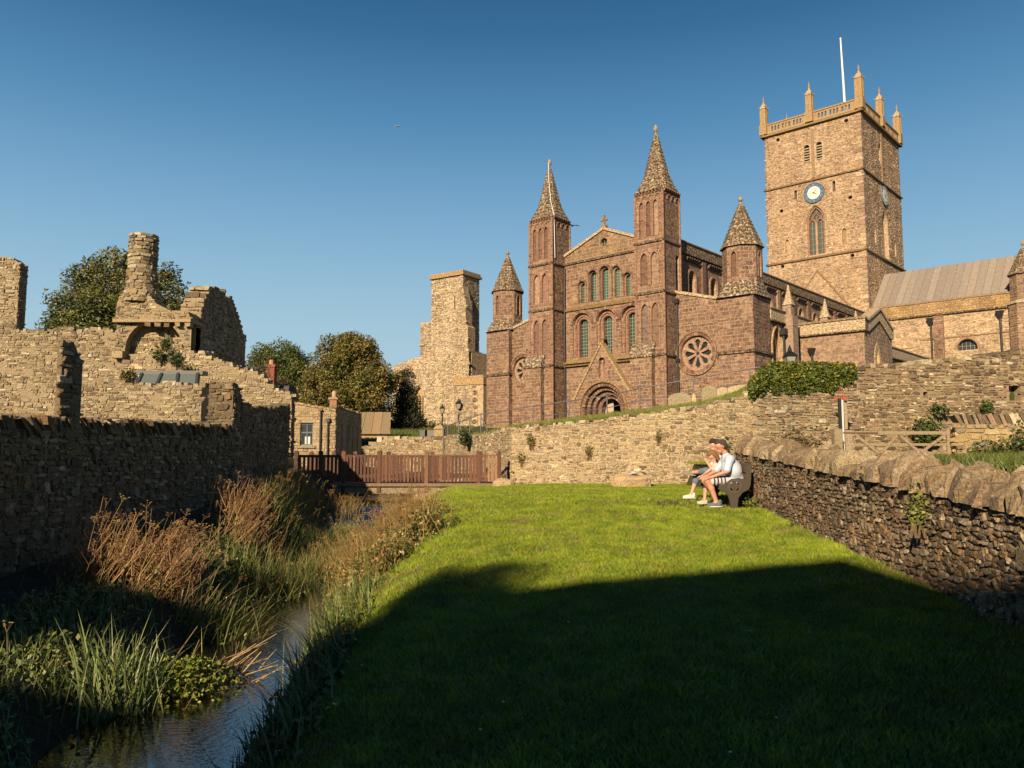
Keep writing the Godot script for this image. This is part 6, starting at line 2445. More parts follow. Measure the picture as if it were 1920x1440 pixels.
func build_gate() -> void:
	var g := thing("field_gate", "weathered timber five-bar field gate with crossed braces", "gate", Vector3(9.95, 1.37, -24))
	var k := Color(0.50, 0.40, 0.22)
	beam("gate_stile", g, Vector3(0.12, -0.02, 0), Vector3(0.12, 0.98, 0), 0.2, 0.07, Color(0.46, 0.4, 0.29))
	beam("gate_stile", g, Vector3(3.1, 0.0, 0), Vector3(3.1, 1.0, 0), 0.09, 0.07, Color(0.45, 0.38, 0.25))
	for y in [0.9, 0.55, 0.3, 0.05]:
		beam("gate_rail", g, Vector3(0.2, y, 0), Vector3(3.06, y, 0), 0.1 if y > 0.8 else 0.075, 0.045, Color(0.40, 0.34, 0.22))
	for e in [[0.3, 0.86, 1.25, 0.08], [0.9, 0.1, 1.55, 0.82], [1.65, 0.82, 2.45, 0.1], [1.95, 0.1, 3.05, 0.88], [2.3, 0.3, 2.75, 0.04]]:
		beam("gate_brace", g, Vector3(e[0], e[1], 0.045), Vector3(e[2], e[3], 0.045), 0.075, 0.03, Color(0.42, 0.35, 0.23))
	beam("gate_hinge", g, Vector3(-0.05, 0.9, 0.04), Vector3(1.0, 0.9, 0.04), 0.045, 0.02, Color(0.2, 0.1, 0.06), "iron")
	var p := thing("gate_post", "square grey timber hanging post at the left end of the field gate", "post", Vector3(9.72, 1.3, -23.98))
	post(p, Vector3(0, 0, 0), 1.1, 0.24, [Color(0.44, 0.38, 0.27)])
	# sign post, seen nearly edge on; shaded and lit side painted as two halves
	var s := thing("sign_post", "square post with painted shaded and lit sides, red triangular sign on top behind the gate", "sign post", Vector3(10.14, 1.3, -24.6))
	var m := MB.new()
	m.col = Color(0.02, 0.025, 0.025)
	m.box(-0.085, -0.01, 0, 2.05, -0.05, 0.05)
	obj("shaded_half", m, M["paint"], s)
	m = MB.new()
	m.col = Color(0.62, 0.62, 0.55)
	m.box(-0.008, 0.05, 0, 2.03, -0.045, 0.045)
	obj("lit_half", m, M["paint"], s)
	m = MB.new()
	m.col = Color(0.5, 0.13, 0.07)
	var st := Transform3D(Basis(Vector3.UP, -1.2), Vector3(0.0, 2.05, 0.0))
	m.T = st
	band(m, PackedVector2Array([Vector2(-0.22, 0.0), Vector2(0, 0.37), Vector2(0.22, 0.0), Vector2(-0.22, 0.0)]), -0.03, 0.0, -0.008, 0.008)
	m.box(-0.27, 0.27, -0.03, 0.05, -0.02, 0.02)
	obj("triangle_sign", m, M["paint"], s)
	m = MB.new()
	m.col = Color(0.48, 0.42, 0.28)
	m.box(0.1, 0.19, 1.1, 1.98, -0.05, -0.02)
	obj("back_board", m, M["wood"], s)
	# low wall right of the gate with leaning coping
	var w := wall("field_wall", "low tan wall with leaning upright coping right of the field gate", "wall", Vector2(13.15, -23.7), Vector2(17.5, -22.8), 1.3, 0.5, [[0, 1.2], [4.45, 1.25]], {"pal": [Color(0.6, 0.47, 0.27), Color(0.66, 0.54, 0.36), Color(0.48, 0.38, 0.25), Color(0.7, 0.6, 0.42), Color(0.4, 0.34, 0.26)], "mortar": Color(0.5, 0.4, 0.26), "ch": 0.17, "l0": 0.18, "l1": 0.55, "pr": 0.06, "n": 120, "end_a": true, "jag": 0.02})
	var T := frame(Vector2(13.15, -23.7), Vector2(17.5, -22.8))
	for i in 30:
		var mb := MB.new()
		mb.T = T * Transform3D(Basis(Vector3(0, 0, 1), rf(0.3, 0.5)), Vector3(0.15 + i * 0.145, 1.2, -0.22))
		mb.col = pal_pick(MIXED)
		rough_box(mb, Vector3(0, 0.15, 0), Vector3(rf(0.045, 0.065), rf(0.15, 0.19), 0.26), 0.14)
		obj("coping_stone", mb, M["rubble"], w)


func build_railing() -> void:
	var r := thing("ramp_railing", "grey metal railing climbing along the ramp in front of the cathedral", "railing", Vector3(3.9, 3.0, -33))
	var top := [Vector3(-3.2, 2.9, -37.4), Vector3(-2.96, 3.02, -37), Vector3(-1.4, 3.49, -36), Vector3(0.93, 3.78, -34.7), Vector3(3.93, 4.09, -33), Vector3(5.12, 4.31, -32), Vector3(9.1, 4.94, -30.5)]
	var org := Vector3(3.9, 3.0, -33)
	var pts := []
	for i in top.size() - 1:
		var L: float = top[i].distance_to(top[i + 1])
		var n := maxi(1, int(L / (0.6 if i < 2 else 1.9) + 0.5))
		for k in n:
			pts.append((top[i] as Vector3).lerp(top[i + 1], float(k) / n) - org)
	pts.append(top[top.size() - 1] - org)
	var gc := Color(0.16, 0.15, 0.15)
	for i in pts.size():
		var p: Vector3 = pts[i]
		var mb := MB.new()
		mb.col = gc
		mb.tube([p, p - Vector3(0, minf(1.15, p.y + org.y - ground(p.x + org.x, p.z + org.z) + 0.1), 0)], [0.028, 0.028], 6)
		obj("post", mb, M["iron"], r)
	for e in [0.0, 0.5, 0.85]:
		for i in pts.size() - 1:
			var mb := MB.new()
			mb.col = gc
			mb.tube([pts[i] - Vector3(0, e, 0), pts[i + 1] - Vector3(0, e, 0)], [0.024 if e == 0 else 0.016, 0.024 if e == 0 else 0.016], 5)
			obj("rail", mb, M["iron"], r)
	var mb2 := MB.new()
	mb2.col = gc
	var e: Vector3 = pts[pts.size() - 1]
	mb2.tube([e, e + Vector3(0.35, 0.05, 0.1), e + Vector3(0.5, -0.06, 0.15), e + Vector3(0.52, -0.5, 0.15)], [0.024, 0.024, 0.024, 0.024], 5)
	obj("rail_end", mb2, M["iron"], r)
	for i in range(1, 5):
		var br := MB.new()
		br.col = gc
		br.tube([pts[i * 2] - Vector3(0, 0.1, 0), pts[i * 2] + Vector3(0.25, -0.6, 0.2), pts[i * 2] + Vector3(0.45, -1.1, 0.4)], [0.02, 0.02, 0.02], 5)
		obj("brace", br, M["iron"], r)


func lantern(called: String, label: String, p: Vector3, h: float, s: float, bracket := false) -> void:
	var t := thing(called, label, "street lamp" if not bracket else "wall lamp", p, 0.0, "wall lamps on the hall" if bracket else "black lantern lamp posts")
	var m := MB.new()
	m.col = Color(0.015, 0.016, 0.018)
	if bracket:
		m.tube([Vector3(0, h - 0.9 * s, -0.3), Vector3(0, h - 0.5 * s, -0.25), Vector3(0, h - 0.3 * s, 0)], [0.03, 0.03, 0.03], 5)
		m.box(-0.08 * s, 0.08 * s, h - 1.2 * s, h - 0.5 * s, -0.36, -0.28)
	else:
		m.lathe([[0.09, 0], [0.08, 0.4], [0.04, 0.5], [0.035, h - 0.35 * s], [0.06, h - 0.3 * s], [0.09 * s, h - 0.02]], 8)
	obj("lamp_post" if not bracket else "bracket", m, M["iron"], t)
	var g := MB.new()
	g.col = Color(0.35, 0.33, 0.27)
	g.loft([ring8(0.13 * s, 0.13 * s, h, Vector3.ZERO, 1), ring8(0.24 * s, 0.24 * s, h + 0.42 * s, Vector3.ZERO, 1)])
	obj("lantern_glass", g, M["glass"], t)
	var c := MB.new()
	c.col = Color(0.015, 0.016, 0.018)
	for k in 4:
		var d := Vector3(cos(PI / 4 + k * PI / 2), 0, sin(PI / 4 + k * PI / 2)) * 1.41
		c.tube([d * 0.135 * s + Vector3(0, h, 0), d * 0.245 * s + Vector3(0, h + 0.43 * s, 0)], [0.018 * s, 0.018 * s], 4)
	c.loft([ring8(0.29 * s, 0.29 * s, h + 0.42 * s, Vector3.ZERO, 1), ring8(0.2 * s, 0.2 * s, h + 0.56 * s, Vector3.ZERO, 1), ring8(0.09 * s, 0.09 * s, h + 0.66 * s, Vector3.ZERO, 0.5), ring8(0.08 * s, 0.08 * s, h + 0.76 * s, Vector3.ZERO, 0), ring8(0.01, 0.01, h + 0.95 * s, Vector3.ZERO, 0)])
	obj("lantern_cap", c, M["iron"], t)


func rock(called: String, label: String, at: Vector3, hs: Vector3, sd: int, col: Color, mt := "rubble", cat := "boulder", turn := 0.0, sq := 3.0) -> Node3D:
	var f := FastNoiseLite.new()
	f.seed = sd
	f.frequency = 0.9
	var mb := MB.new()
	mb.col = col
	var nu := 18
	var nv := 11
	var g := []
	for i in nv + 1:
		var r := []
		for j in nu:
			var th := PI * i / nv
			var ph := TAU * j / nu
			var d := Vector3(sin(th) * cos(ph), cos(th), -sin(th) * sin(ph))
			var k := pow(pow(absf(d.x), sq) + pow(absf(d.y), sq) + pow(absf(d.z), sq), -1.0 / sq)
			var q := d * k
			var n := 1.0 + 0.16 * f.get_noise_3dv(d * 1.6) + 0.07 * f.get_noise_3dv(d * 5.0)
			r.append(Vector3(q.x * hs.x, q.y * hs.y + hs.y * 0.8, q.z * hs.z) * n)
		g.append(r)
	for i in nv:
		for j in nu:
			var j2 := (j + 1) % nu
			mb.quad(g[i + 1][j], g[i + 1][j2], g[i][j2], g[i][j])
	var o := obj(called, mb, M[mt])
	o.position = at
	o.rotation.y = turn
	tag(o, label, cat, {"boulder": "boulders on the lawn", "rock": "rocks by the footbridge", "stone": "stones in the stream"}[cat])
	return o


func build_small() -> void:
	lantern("street_lamp", "black lantern lamp post standing before the pale hall wall", Vector3(-3.84, 2.4, -44), 1.62, 0.54)
	lantern("street_lamp", "black lantern rising behind the ivy clump on the wall", Vector3(11.9, 4.1, -34), 1.35, 0.95)
	var hall := Transform3D(Basis(Vector3.UP, deg_to_rad(-35)), Vector3(-4.38, 3.3, -70))
	lantern("wall_lamp", "black bracket lantern on the annex wall nearest the cathedral", hall * Vector3(0.35, 1.6, 0.9), 0.9, 1.0, true)
	lantern("wall_lamp", "black bracket lantern left of the hall window, by the dark tree", hall * Vector3(-5.3, 1.1, 0.68), 0.6, 1.0, true)
	# boulders and rocks
	rock("boulder", "large squared tan boulder on the lawn before the retaining wall", Vector3(3.45, 0.56, -23.6), Vector3(0.56, 0.26, 0.38), 3, Color(0.72, 0.56, 0.38), "rubble", "boulder", 0.25, 4.5)
	rock("boulder", "rounded tan boulder beside the right end of the footbridge", Vector3(-0.25, 0.52, -25.4), Vector3(0.36, 0.19, 0.28), 5, Color(0.62, 0.5, 0.34))
	rock("rock", "small pinkish flat rock at the lawn edge by the reeds", Vector3(-2.25, 0.25, -19.0), Vector3(0.22, 0.09, 0.18), 7, Color(0.72, 0.52, 0.42), "rubble", "rock")
	rock("rock", "pale block of rock under the footbridge edge", Vector3(-2.55, 0.1, -25.2), Vector3(0.5, 0.18, 0.3), 8, Color(0.6, 0.5, 0.36), "rubble", "rock", 0.0, 4.0)
	rock("rock", "flat grey slab of rock at the waterfall lip below the footbridge", Vector3(-2.9, 0.02, -23.6), Vector3(0.6, 0.1, 0.4), 9, Color(0.42, 0.36, 0.29), "rubble", "rock", 0.3, 4.0)
	rock("rock", "tan rock stepping up to the footbridge end", Vector3(-1.95, 0.3, -25.7), Vector3(0.4, 0.15, 0.3), 10, Color(0.62, 0.52, 0.38), "rubble", "rock")
	for k in 0:
		rock("stream_stone", ["dark wet stone at the lawn side of the stream", "dark stone in the shaded foreground stream", "dark stone by the overhanging bank plants"][k], [Vector3(-2.05, -0.74, -6.2), Vector3(-2.35, -0.8, -5.4), Vector3(-2.2, -0.76, -7.4)][k], Vector3(0.16, 0.08, 0.13), 30 + k, Color(0.14, 0.12, 0.09), "rubble", "stone")
	# coat on the boulder
	var ct := thing("coat", "pale grey coat draped over the right end of the large boulder", "coat", Vector3(3.75, 1.0, -23.5))
	var cm := MB.new()
	cm.col = Color(0.5, 0.52, 0.55)
	var rows := [[-0.32, 0.03, 0.12], [-0.2, 0.10, 0.17], [-0.02, 0.12, 0.2], [0.14, 0.08, 0.18], [0.22, -0.02, 0.16], [0.25, -0.18, 0.13], [0.27, -0.36, 0.1]]
	for i in rows.size() - 1:
		for j in 6:
			var f := func(r, c): return Vector3(r[0] + 0.02 * sin(c * 2.1 + r[0] * 9.0), r[1] + 0.025 * sin(c * 3.3 + r[0] * 14.0), r[2] * (c / 3.0 - 1.0))
			cm.quad(f.call(rows[i], j + 1.0), f.call(rows[i + 1], j + 1.0), f.call(rows[i + 1], float(j)), f.call(rows[i], float(j)))
	obj("coat_cloth", cm, M["cloth"], ct)
	# gravestones on the green
	var gs := [[6.15, -29.3, 0.85, 0.66, 0.55, "wide grey-green gravestone leaning beside the ramp railing"], [7.4, -29.9, 0.6, 0.72, 0.5, "rounded greenish gravestone on the verge below the wheel window"], [7.75, -29.4, 0.42, 0.5, 0.75, "white lichened gravestone just right of the rounded one"], [8.5, -29.2, 1.2, 0.34, 0.85, "long low pale tomb slab near the ivy"], [6.62, -29.0, 0.14, 0.55, 0.8, "thin pale stone marker beside the wide gravestone"]]
	for e in gs:
		var g := MB.new()
		g.col = Color(0.62, 0.56, 0.42) * e[4] * 1.5
		var w: float = e[2] * 0.5
		var p := PackedVector2Array([Vector2(-w, -0.3), Vector2(w, -0.3), Vector2(w, e[3] * 0.7)])
		for k in range(1, 6):
			var a := PI * k / 6
			p.push_back(Vector2(cos(a) * w * 0.95, e[3] * (0.7 + 0.3 * sin(a))))
		p.push_back(Vector2(-w, e[3] * 0.7))
		g.prism(p, -0.07, 0.07, true)
		var o := obj("gravestone", g, M["rubble"])
		o.position = Vector3(e[0], ground(e[0], e[1]) - 0.03, e[1])
		o.rotation = Vector3(rf(-0.08, 0.08), rf(-0.5, 0.1), rf(-0.08, 0.08))
		tag(o, e[5], "gravestone", "gravestones on the green")
	# gate pier and notice boards by the hall
	var gp := MB.new()
	gp.col = Color(0.6, 0.48, 0.32)
	gp.box(-0.26, 0.26, -0.4, 0.62, -0.26, 0.26)
	gp.hexa([Vector3(-0.32, 0.62, -0.32), Vector3(0.32, 0.62, -0.32), Vector3(0.12, 0.82, -0.12), Vector3(-0.12, 0.82, -0.12), Vector3(-0.32, 0.62, 0.32), Vector3(0.32, 0.62, 0.32), Vector3(0.12, 0.82, 0.12), Vector3(-0.12, 0.82, 0.12)])
	var go := obj("gate_pier", gp, M["rubble"])
	go.position = Vector3(-3.75, 2.4, -41.4)
	tag(go, "squat ochre stone gate pier at the low end of the ramp railing", "pier")
	for k in 2:
		var nb := thing("notice_board", ["upright grey notice board left of the gate pier", "low wide notice board just left of the gate pier"][k], "notice board", Vector3([-4.75, -4.35][k], 2.4, -43), 0.0, "notice boards by the gate pier")
		var m := MB.new()
		m.col = Color(0.25, 0.25, 0.23)
		m.box(-0.03, 0.03, -0.3, 0.5, -0.05, 0.0)
		obj("board_post", m, M["paint"], nb)
		m = MB.new()
		m.col = [Color(0.1, 0.095, 0.085), Color(0.17, 0.145, 0.11)][k]
		m.box(-[0.2, 0.32][k], [0.2, 0.32][k], [0.1, 0.25][k], 0.62, 0.0, 0.04)
		obj("board", m, M["paint"], nb)
	var ig := thing("iron_gate", "small dark iron gate between the gate pier and the railing", "gate", Vector3(-3.0, 2.42, -38.3))
	for k in 7:
		var m := MB.new()
		m.col = Color(0.03, 0.03, 0.032)
		m.tube([Vector3(-0.3 + k * 0.1, 0, 0), Vector3(-0.3 + k * 0.1, 0.75, 0)], [0.014, 0.014], 4)
		obj("gate_bar", m, M["iron"], ig)
	beam("gate_rail", ig, Vector3(-0.32, 0.12, 0), Vector3(0.32, 0.12, 0), 0.04, 0.03, Color(0.03, 0.03, 0.03), "iron")
	beam("gate_rail", ig, Vector3(-0.32, 0.68, 0), Vector3(0.32, 0.68, 0), 0.04, 0.03, Color(0.03, 0.03, 0.03), "iron")
	# birds in the sky
	bird("dark bird gliding just right of the left spire", Vector3(4.35, 18.1, -56), 1.0, Color(0.03, 0.04, 0.06), 0.4)
	bird("tiny white bird high in the open sky", Vector3(-14.8, 44.3, -100), 1.1, Color(0.85, 0.88, 0.9), -0.5)


func bird(label: String, p: Vector3, s: float, col: Color, turn: float) -> void:
	var t := thing("bird", label, "bird", p, turn, "birds in the sky")
	var m := MB.new()
	m.col = col
	m.tube([Vector3(0, 0, -0.2) * s, Vector3(0, 0.01, -0.1) * s, Vector3(0, 0.01, 0.1) * s, Vector3(0, 0, 0.24) * s], [0.01 * s, 0.045 * s, 0.04 * s, 0.006 * s], 7)
	obj("body", m, M["plain"], t)
	for k in [-1, 1]:
		var w := MB.new()
		w.col = col
		w.hexa([Vector3(0, 0, -0.08) * s, Vector3(k * 0.3, 0.09, -0.12) * s, Vector3(k * 0.3, 0.105, -0.12) * s, Vector3(0, 0.02, -0.08) * s, Vector3(0, 0, 0.1) * s, Vector3(k * 0.28, 0.09, 0.06) * s, Vector3(k * 0.28, 0.105, 0.06) * s, Vector3(0, 0.02, 0.1) * s])
		w.hexa([Vector3(k * 0.29, 0.09, -0.12) * s, Vector3(k * 0.6, 0.03, 0.02) * s, Vector3(k * 0.6, 0.035, 0.02) * s, Vector3(k * 0.29, 0.105, -0.12) * s, Vector3(k * 0.27, 0.09, 0.06) * s, Vector3(k * 0.59, 0.03, 0.05) * s, Vector3(k * 0.59, 0.035, 0.05) * s, Vector3(k * 0.27, 0.105, 0.06) * s])
		obj("wing", w, M["plain"], t)


# ---------------------------------------------------------------- plants
func leaf_ball(n: int, size: float, flat := 0.0) -> ArrayMesh:
	# leaves filling a ball of radius 1
	var mb := MB.new()
	for i in n:
		var d := Vector3(rng.randfn(), rng.randfn(), rng.randfn()).normalized() * pow(rng.randf(), 0.4)
		var a := Vector3(rng.randfn(), rng.randfn() * (1.0 - flat), rng.randfn()).normalized()
		var b := a.cross(Vector3(rng.randfn(), rng.randfn(), rng.randfn())).normalized()
		var s := size * rf(0.6, 1.3)
		var t := rf(0.72, 1.25)
		mb.col = Color(t * rf(0.9, 1.15), t, t * rf(0.75, 1.1))
		var up := a.cross(b) * s * 0.18
		mb.quad(d - a * s, d + b * s * 0.45 + up, d + a * s, d - b * s * 0.45 + up)
	return mb.mesh()


func tree(called: String, label: String, at: Vector3, blobs: Array, n: int, r: float, leaf: int, size: float, pal: Array, trunk: float, group := "", show := 0.55) -> void:
	var t := thing(called, label, "tree", at, 0.0, "trees behind the ruins and the hall")
	var w := MB.new()
	w.col = Color(0.3, 0.24, 0.17)
	var c0: Vector3 = blobs[0][0]
	w.tube([Vector3(0, -0.3, 0), Vector3(trunk * 0.3, c0.y * 0.3, 0), Vector3(c0.x * 0.6, c0.y * 0.65, c0.z * 0.5), c0], [trunk * 1.3, trunk, trunk * 0.75, trunk * 0.35], 8)
	obj("trunk", w, M["bark"], t)
	var xf := []
	var co := []
	var limbs := MB.new()
	limbs.col = Color(0.32, 0.26, 0.18)
	for i in n:
		var b: Array = blobs[rng.randi() % blobs.size()]
		var d := Vector3(rng.randfn(), rng.randfn(), rng.randfn()).normalized() * pow(rng.randf(), 0.33)
		var p: Vector3 = b[0] + d * b[1]
		if p.y < c0.y * 0.35:
			p.y = c0.y * 0.35 + rf(0, 0.6)
		var s := r * rf(0.6, 1.25)
		xf.append(Transform3D(Basis.from_euler(Vector3(rf(0, 6), rf(0, 6), rf(0, 6))).scaled(Vector3(s, s * 0.8, s)), p))
		co.append(pal_pick(pal))
		if i % 7 == 0:
			var j := Vector3(c0.x * 0.6, c0.y * rf(0.45, 0.8), c0.z * 0.5)
			var m := j.lerp(p, 0.5) + Vector3(rf(-0.3, 0.3), rf(0, 0.4), rf(-0.3, 0.3))
			limbs.tube([j, m, p], [trunk * 0.28, trunk * 0.15, trunk * 0.04], 5, false)
	obj("limbs", limbs, M["bark"], t)
	var cr := multi("crown", leaf_ball(leaf, size), M["leaf"], xf, co, t)
	cr.set_meta("kind", "stuff")


func bush(called: String, label: String, cat: String, at: Vector3, half: Vector3, n: int, size: float, pal: Array) -> void:
	var t := thing(called, label, cat, at, 0.0, called.replace("_", " ") + " plants")
	var mb := MB.new()
	for i in n:
		var d := Vector3(rng.randfn(), rng.randfn(), rng.randfn()).normalized() * pow(rng.randf(), 0.4)
		d = Vector3(d.x * half.x, (d.y + 0.9) * half.y, d.z * half.z) * (1.0 + 0.25 * sin(d.x * 9.0 + d.z * 7.0))
		one_leaf(mb, d, size, pal)
	obj("foliage", mb, M["leaf"], t)
	var st := MB.new()
	st.col = Color(0.2, 0.15, 0.1)
	for k in 5:
		st.tube([Vector3(rf(-0.1, 0.1), -0.1, 0), Vector3(rf(-0.5, 0.5) * half.x, half.y, rf(-0.4, 0.4) * half.z), Vector3(rf(-0.8, 0.8) * half.x, half.y * 1.6, 0)], [0.02, 0.014, 0.006], 4)
	obj("stem", st, M["bark"], t)


func one_leaf(mb: MB, d: Vector3, size: float, pal: Array) -> void:
	var a := Vector3(rng.randfn(), rng.randfn() * 0.7, rng.randfn()).normalized()
	var b := a.cross(Vector3(rng.randfn(), rng.randfn(), rng.randfn())).normalized()
	var s := size * rf(0.5, 1.2)
	mb.col = pal_pick(pal)
	mb.quad(d - a * s, d + b * s * 0.55, d + a * s, d - b * s * 0.55)


func blade(mb: MB, p: Vector3, dir: Vector3, h: float, w: float, droop: float) -> void:
	var side := dir.cross(Vector3.UP)
	if side.length() < 0.05:
		side = Vector3(1, 0, 0)
	side = side.normalized().rotated(Vector3.UP, rf(-0.6, 0.6)) * w * 0.5
	var prev := p
	var pw := 1.0
	var flat := Vector3(dir.x, 0, dir.z)
	for k in 4:
		var t := (k + 1) / 4.0
		var q := p + Vector3.UP * h * (t - droop * t * t * 0.55) + flat * h * (0.35 * t + droop * t * t)
		var nw := 1.0 - pow(t, 2.2)
		mb.quad(prev - side * pw, prev + side * pw, q + side * nw, q - side * nw)
		prev = q
		pw = nw


func clump(called: String, label: String, cat: String, at: Vector3, r: Vector2, o: Dictionary) -> void:
	var t := thing(called, label, cat, at, 0.0, o.get("group", called.replace("_", " ") + " patches along the stream"))
	var lean: Vector3 = o.get("lean", Vector3.ZERO)
	if o.has("blades"):
		var e: Array = o["blades"]
		var mb := MB.new()
		for i in e[0]:
			var p := Vector3(rng.randfn() * 0.5 * r.x, 0, rng.randfn() * 0.5 * r.y)
			p.y = ground(at.x + p.x, at.z + p.z) - at.y - 0.02
			mb.col = pal_pick(e[3])
			var f := rf(0, TAU)
			blade(mb, p, Vector3(cos(f), 0, sin(f)) * rf(0.2, 1.0) + lean, e[1] * rf(0.45, 1.15), e[2] * rf(0.6, 1.2), rf(0.05, 0.75))
		obj("blades", mb, M["grass"], t)
	if o.has("stems"):
		var e: Array = o["stems"]
		var mb := MB.new()
		var um := MB.new()
		for i in e[0]:
			var p := Vector3(rng.randfn() * 0.5 * r.x, 0, rng.randfn() * 0.5 * r.y)
			p.y = ground(at.x + p.x, at.z + p.z) - at.y - 0.02
			var h: float = e[1] * rf(0.4, 1.15)
			var d := Vector3(rng.randfn() * 0.32, 1, rng.randfn() * 0.3) + lean * rf(0.5, 1.5)
			d = d.normalized()
			var q := p + d * h * 0.5 + Vector3(rf(-0.04, 0.04), 0, rf(-0.04, 0.04))
			var tip := p + d * h + Vector3(rf(-0.08, 0.08), rf(-0.06, 0), rf(-0.08, 0.08))
			mb.col = pal_pick(e[2])
			var rr: float = e[3] * rf(0.6, 1.3)
			mb.tube([p, q, tip], [rr, rr * 0.8, rr * 0.4], 4, false)
			if rng.randf() < e[4]:
				for k in 6:
					var u := (d + Vector3(rng.randfn(), rng.randfn() * 0.4, rng.randfn()) * 0.6).normalized() * rf(0.05, 0.11)
					um.col = mb.col
					um.tube([tip, tip + u], [rr * 0.35, rr * 0.25], 3, false)
					um.lathe([[0.002, -0.006], [0.014, 0.0], [0.002, 0.008]], 4, tip + u)
			for br in 1 + rng.randi() % 2:
				var u2 := (d + Vector3(rng.randfn(), 0, rng.randfn()) * 0.5).normalized() * h * rf(0.15, 0.35)
				mb.tube([q, q + u2], [rr * 0.6, rr * 0.3], 3, false)
		obj("stems", mb, M["dry"], t)
		if not um.v.is_empty():
			obj("seed_heads", um, M["dry"], t)
	if o.has("leaves"):
		var e: Array = o["leaves"]
		var mb := MB.new()
		for i in e[0]:
			var p := Vector3(rng.randfn() * 0.5 * r.x, 0, rng.randfn() * 0.5 * r.y)
			p.y = ground(at.x + p.x, at.z + p.z) - at.y + e[1] * pow(rng.randf(), 0.7) * maxf(0.15, 1.0 - 0.35 * Vector2(p.x / r.x, p.z / r.y).length())
			one_leaf(mb, p, e[2], e[3])
		obj("leaves", mb, M["leaf"], t)


const STRAW := [Color(0.30, 0.155, 0.06), Color(0.37, 0.21, 0.085), Color(0.23, 0.11, 0.045), Color(0.44, 0.28, 0.12)]
const REED := [Color(0.13, 0.17, 0.03), Color(0.18, 0.22, 0.05), Color(0.22, 0.22, 0.05), Color(0.10, 0.14, 0.035)]
const RUST := [Color(0.36, 0.19, 0.06), Color(0.28, 0.135, 0.05), Color(0.44, 0.29, 0.1), Color(0.27, 0.21, 0.06)]
const LEAFY := [Color(0.09, 0.13, 0.015), Color(0.12, 0.16, 0.02), Color(0.07, 0.10, 0.015), Color(0.17, 0.18, 0.02)]


func gp(x: float, d: float) -> Vector3:
	return Vector3(x, ground(x, -d), -d)


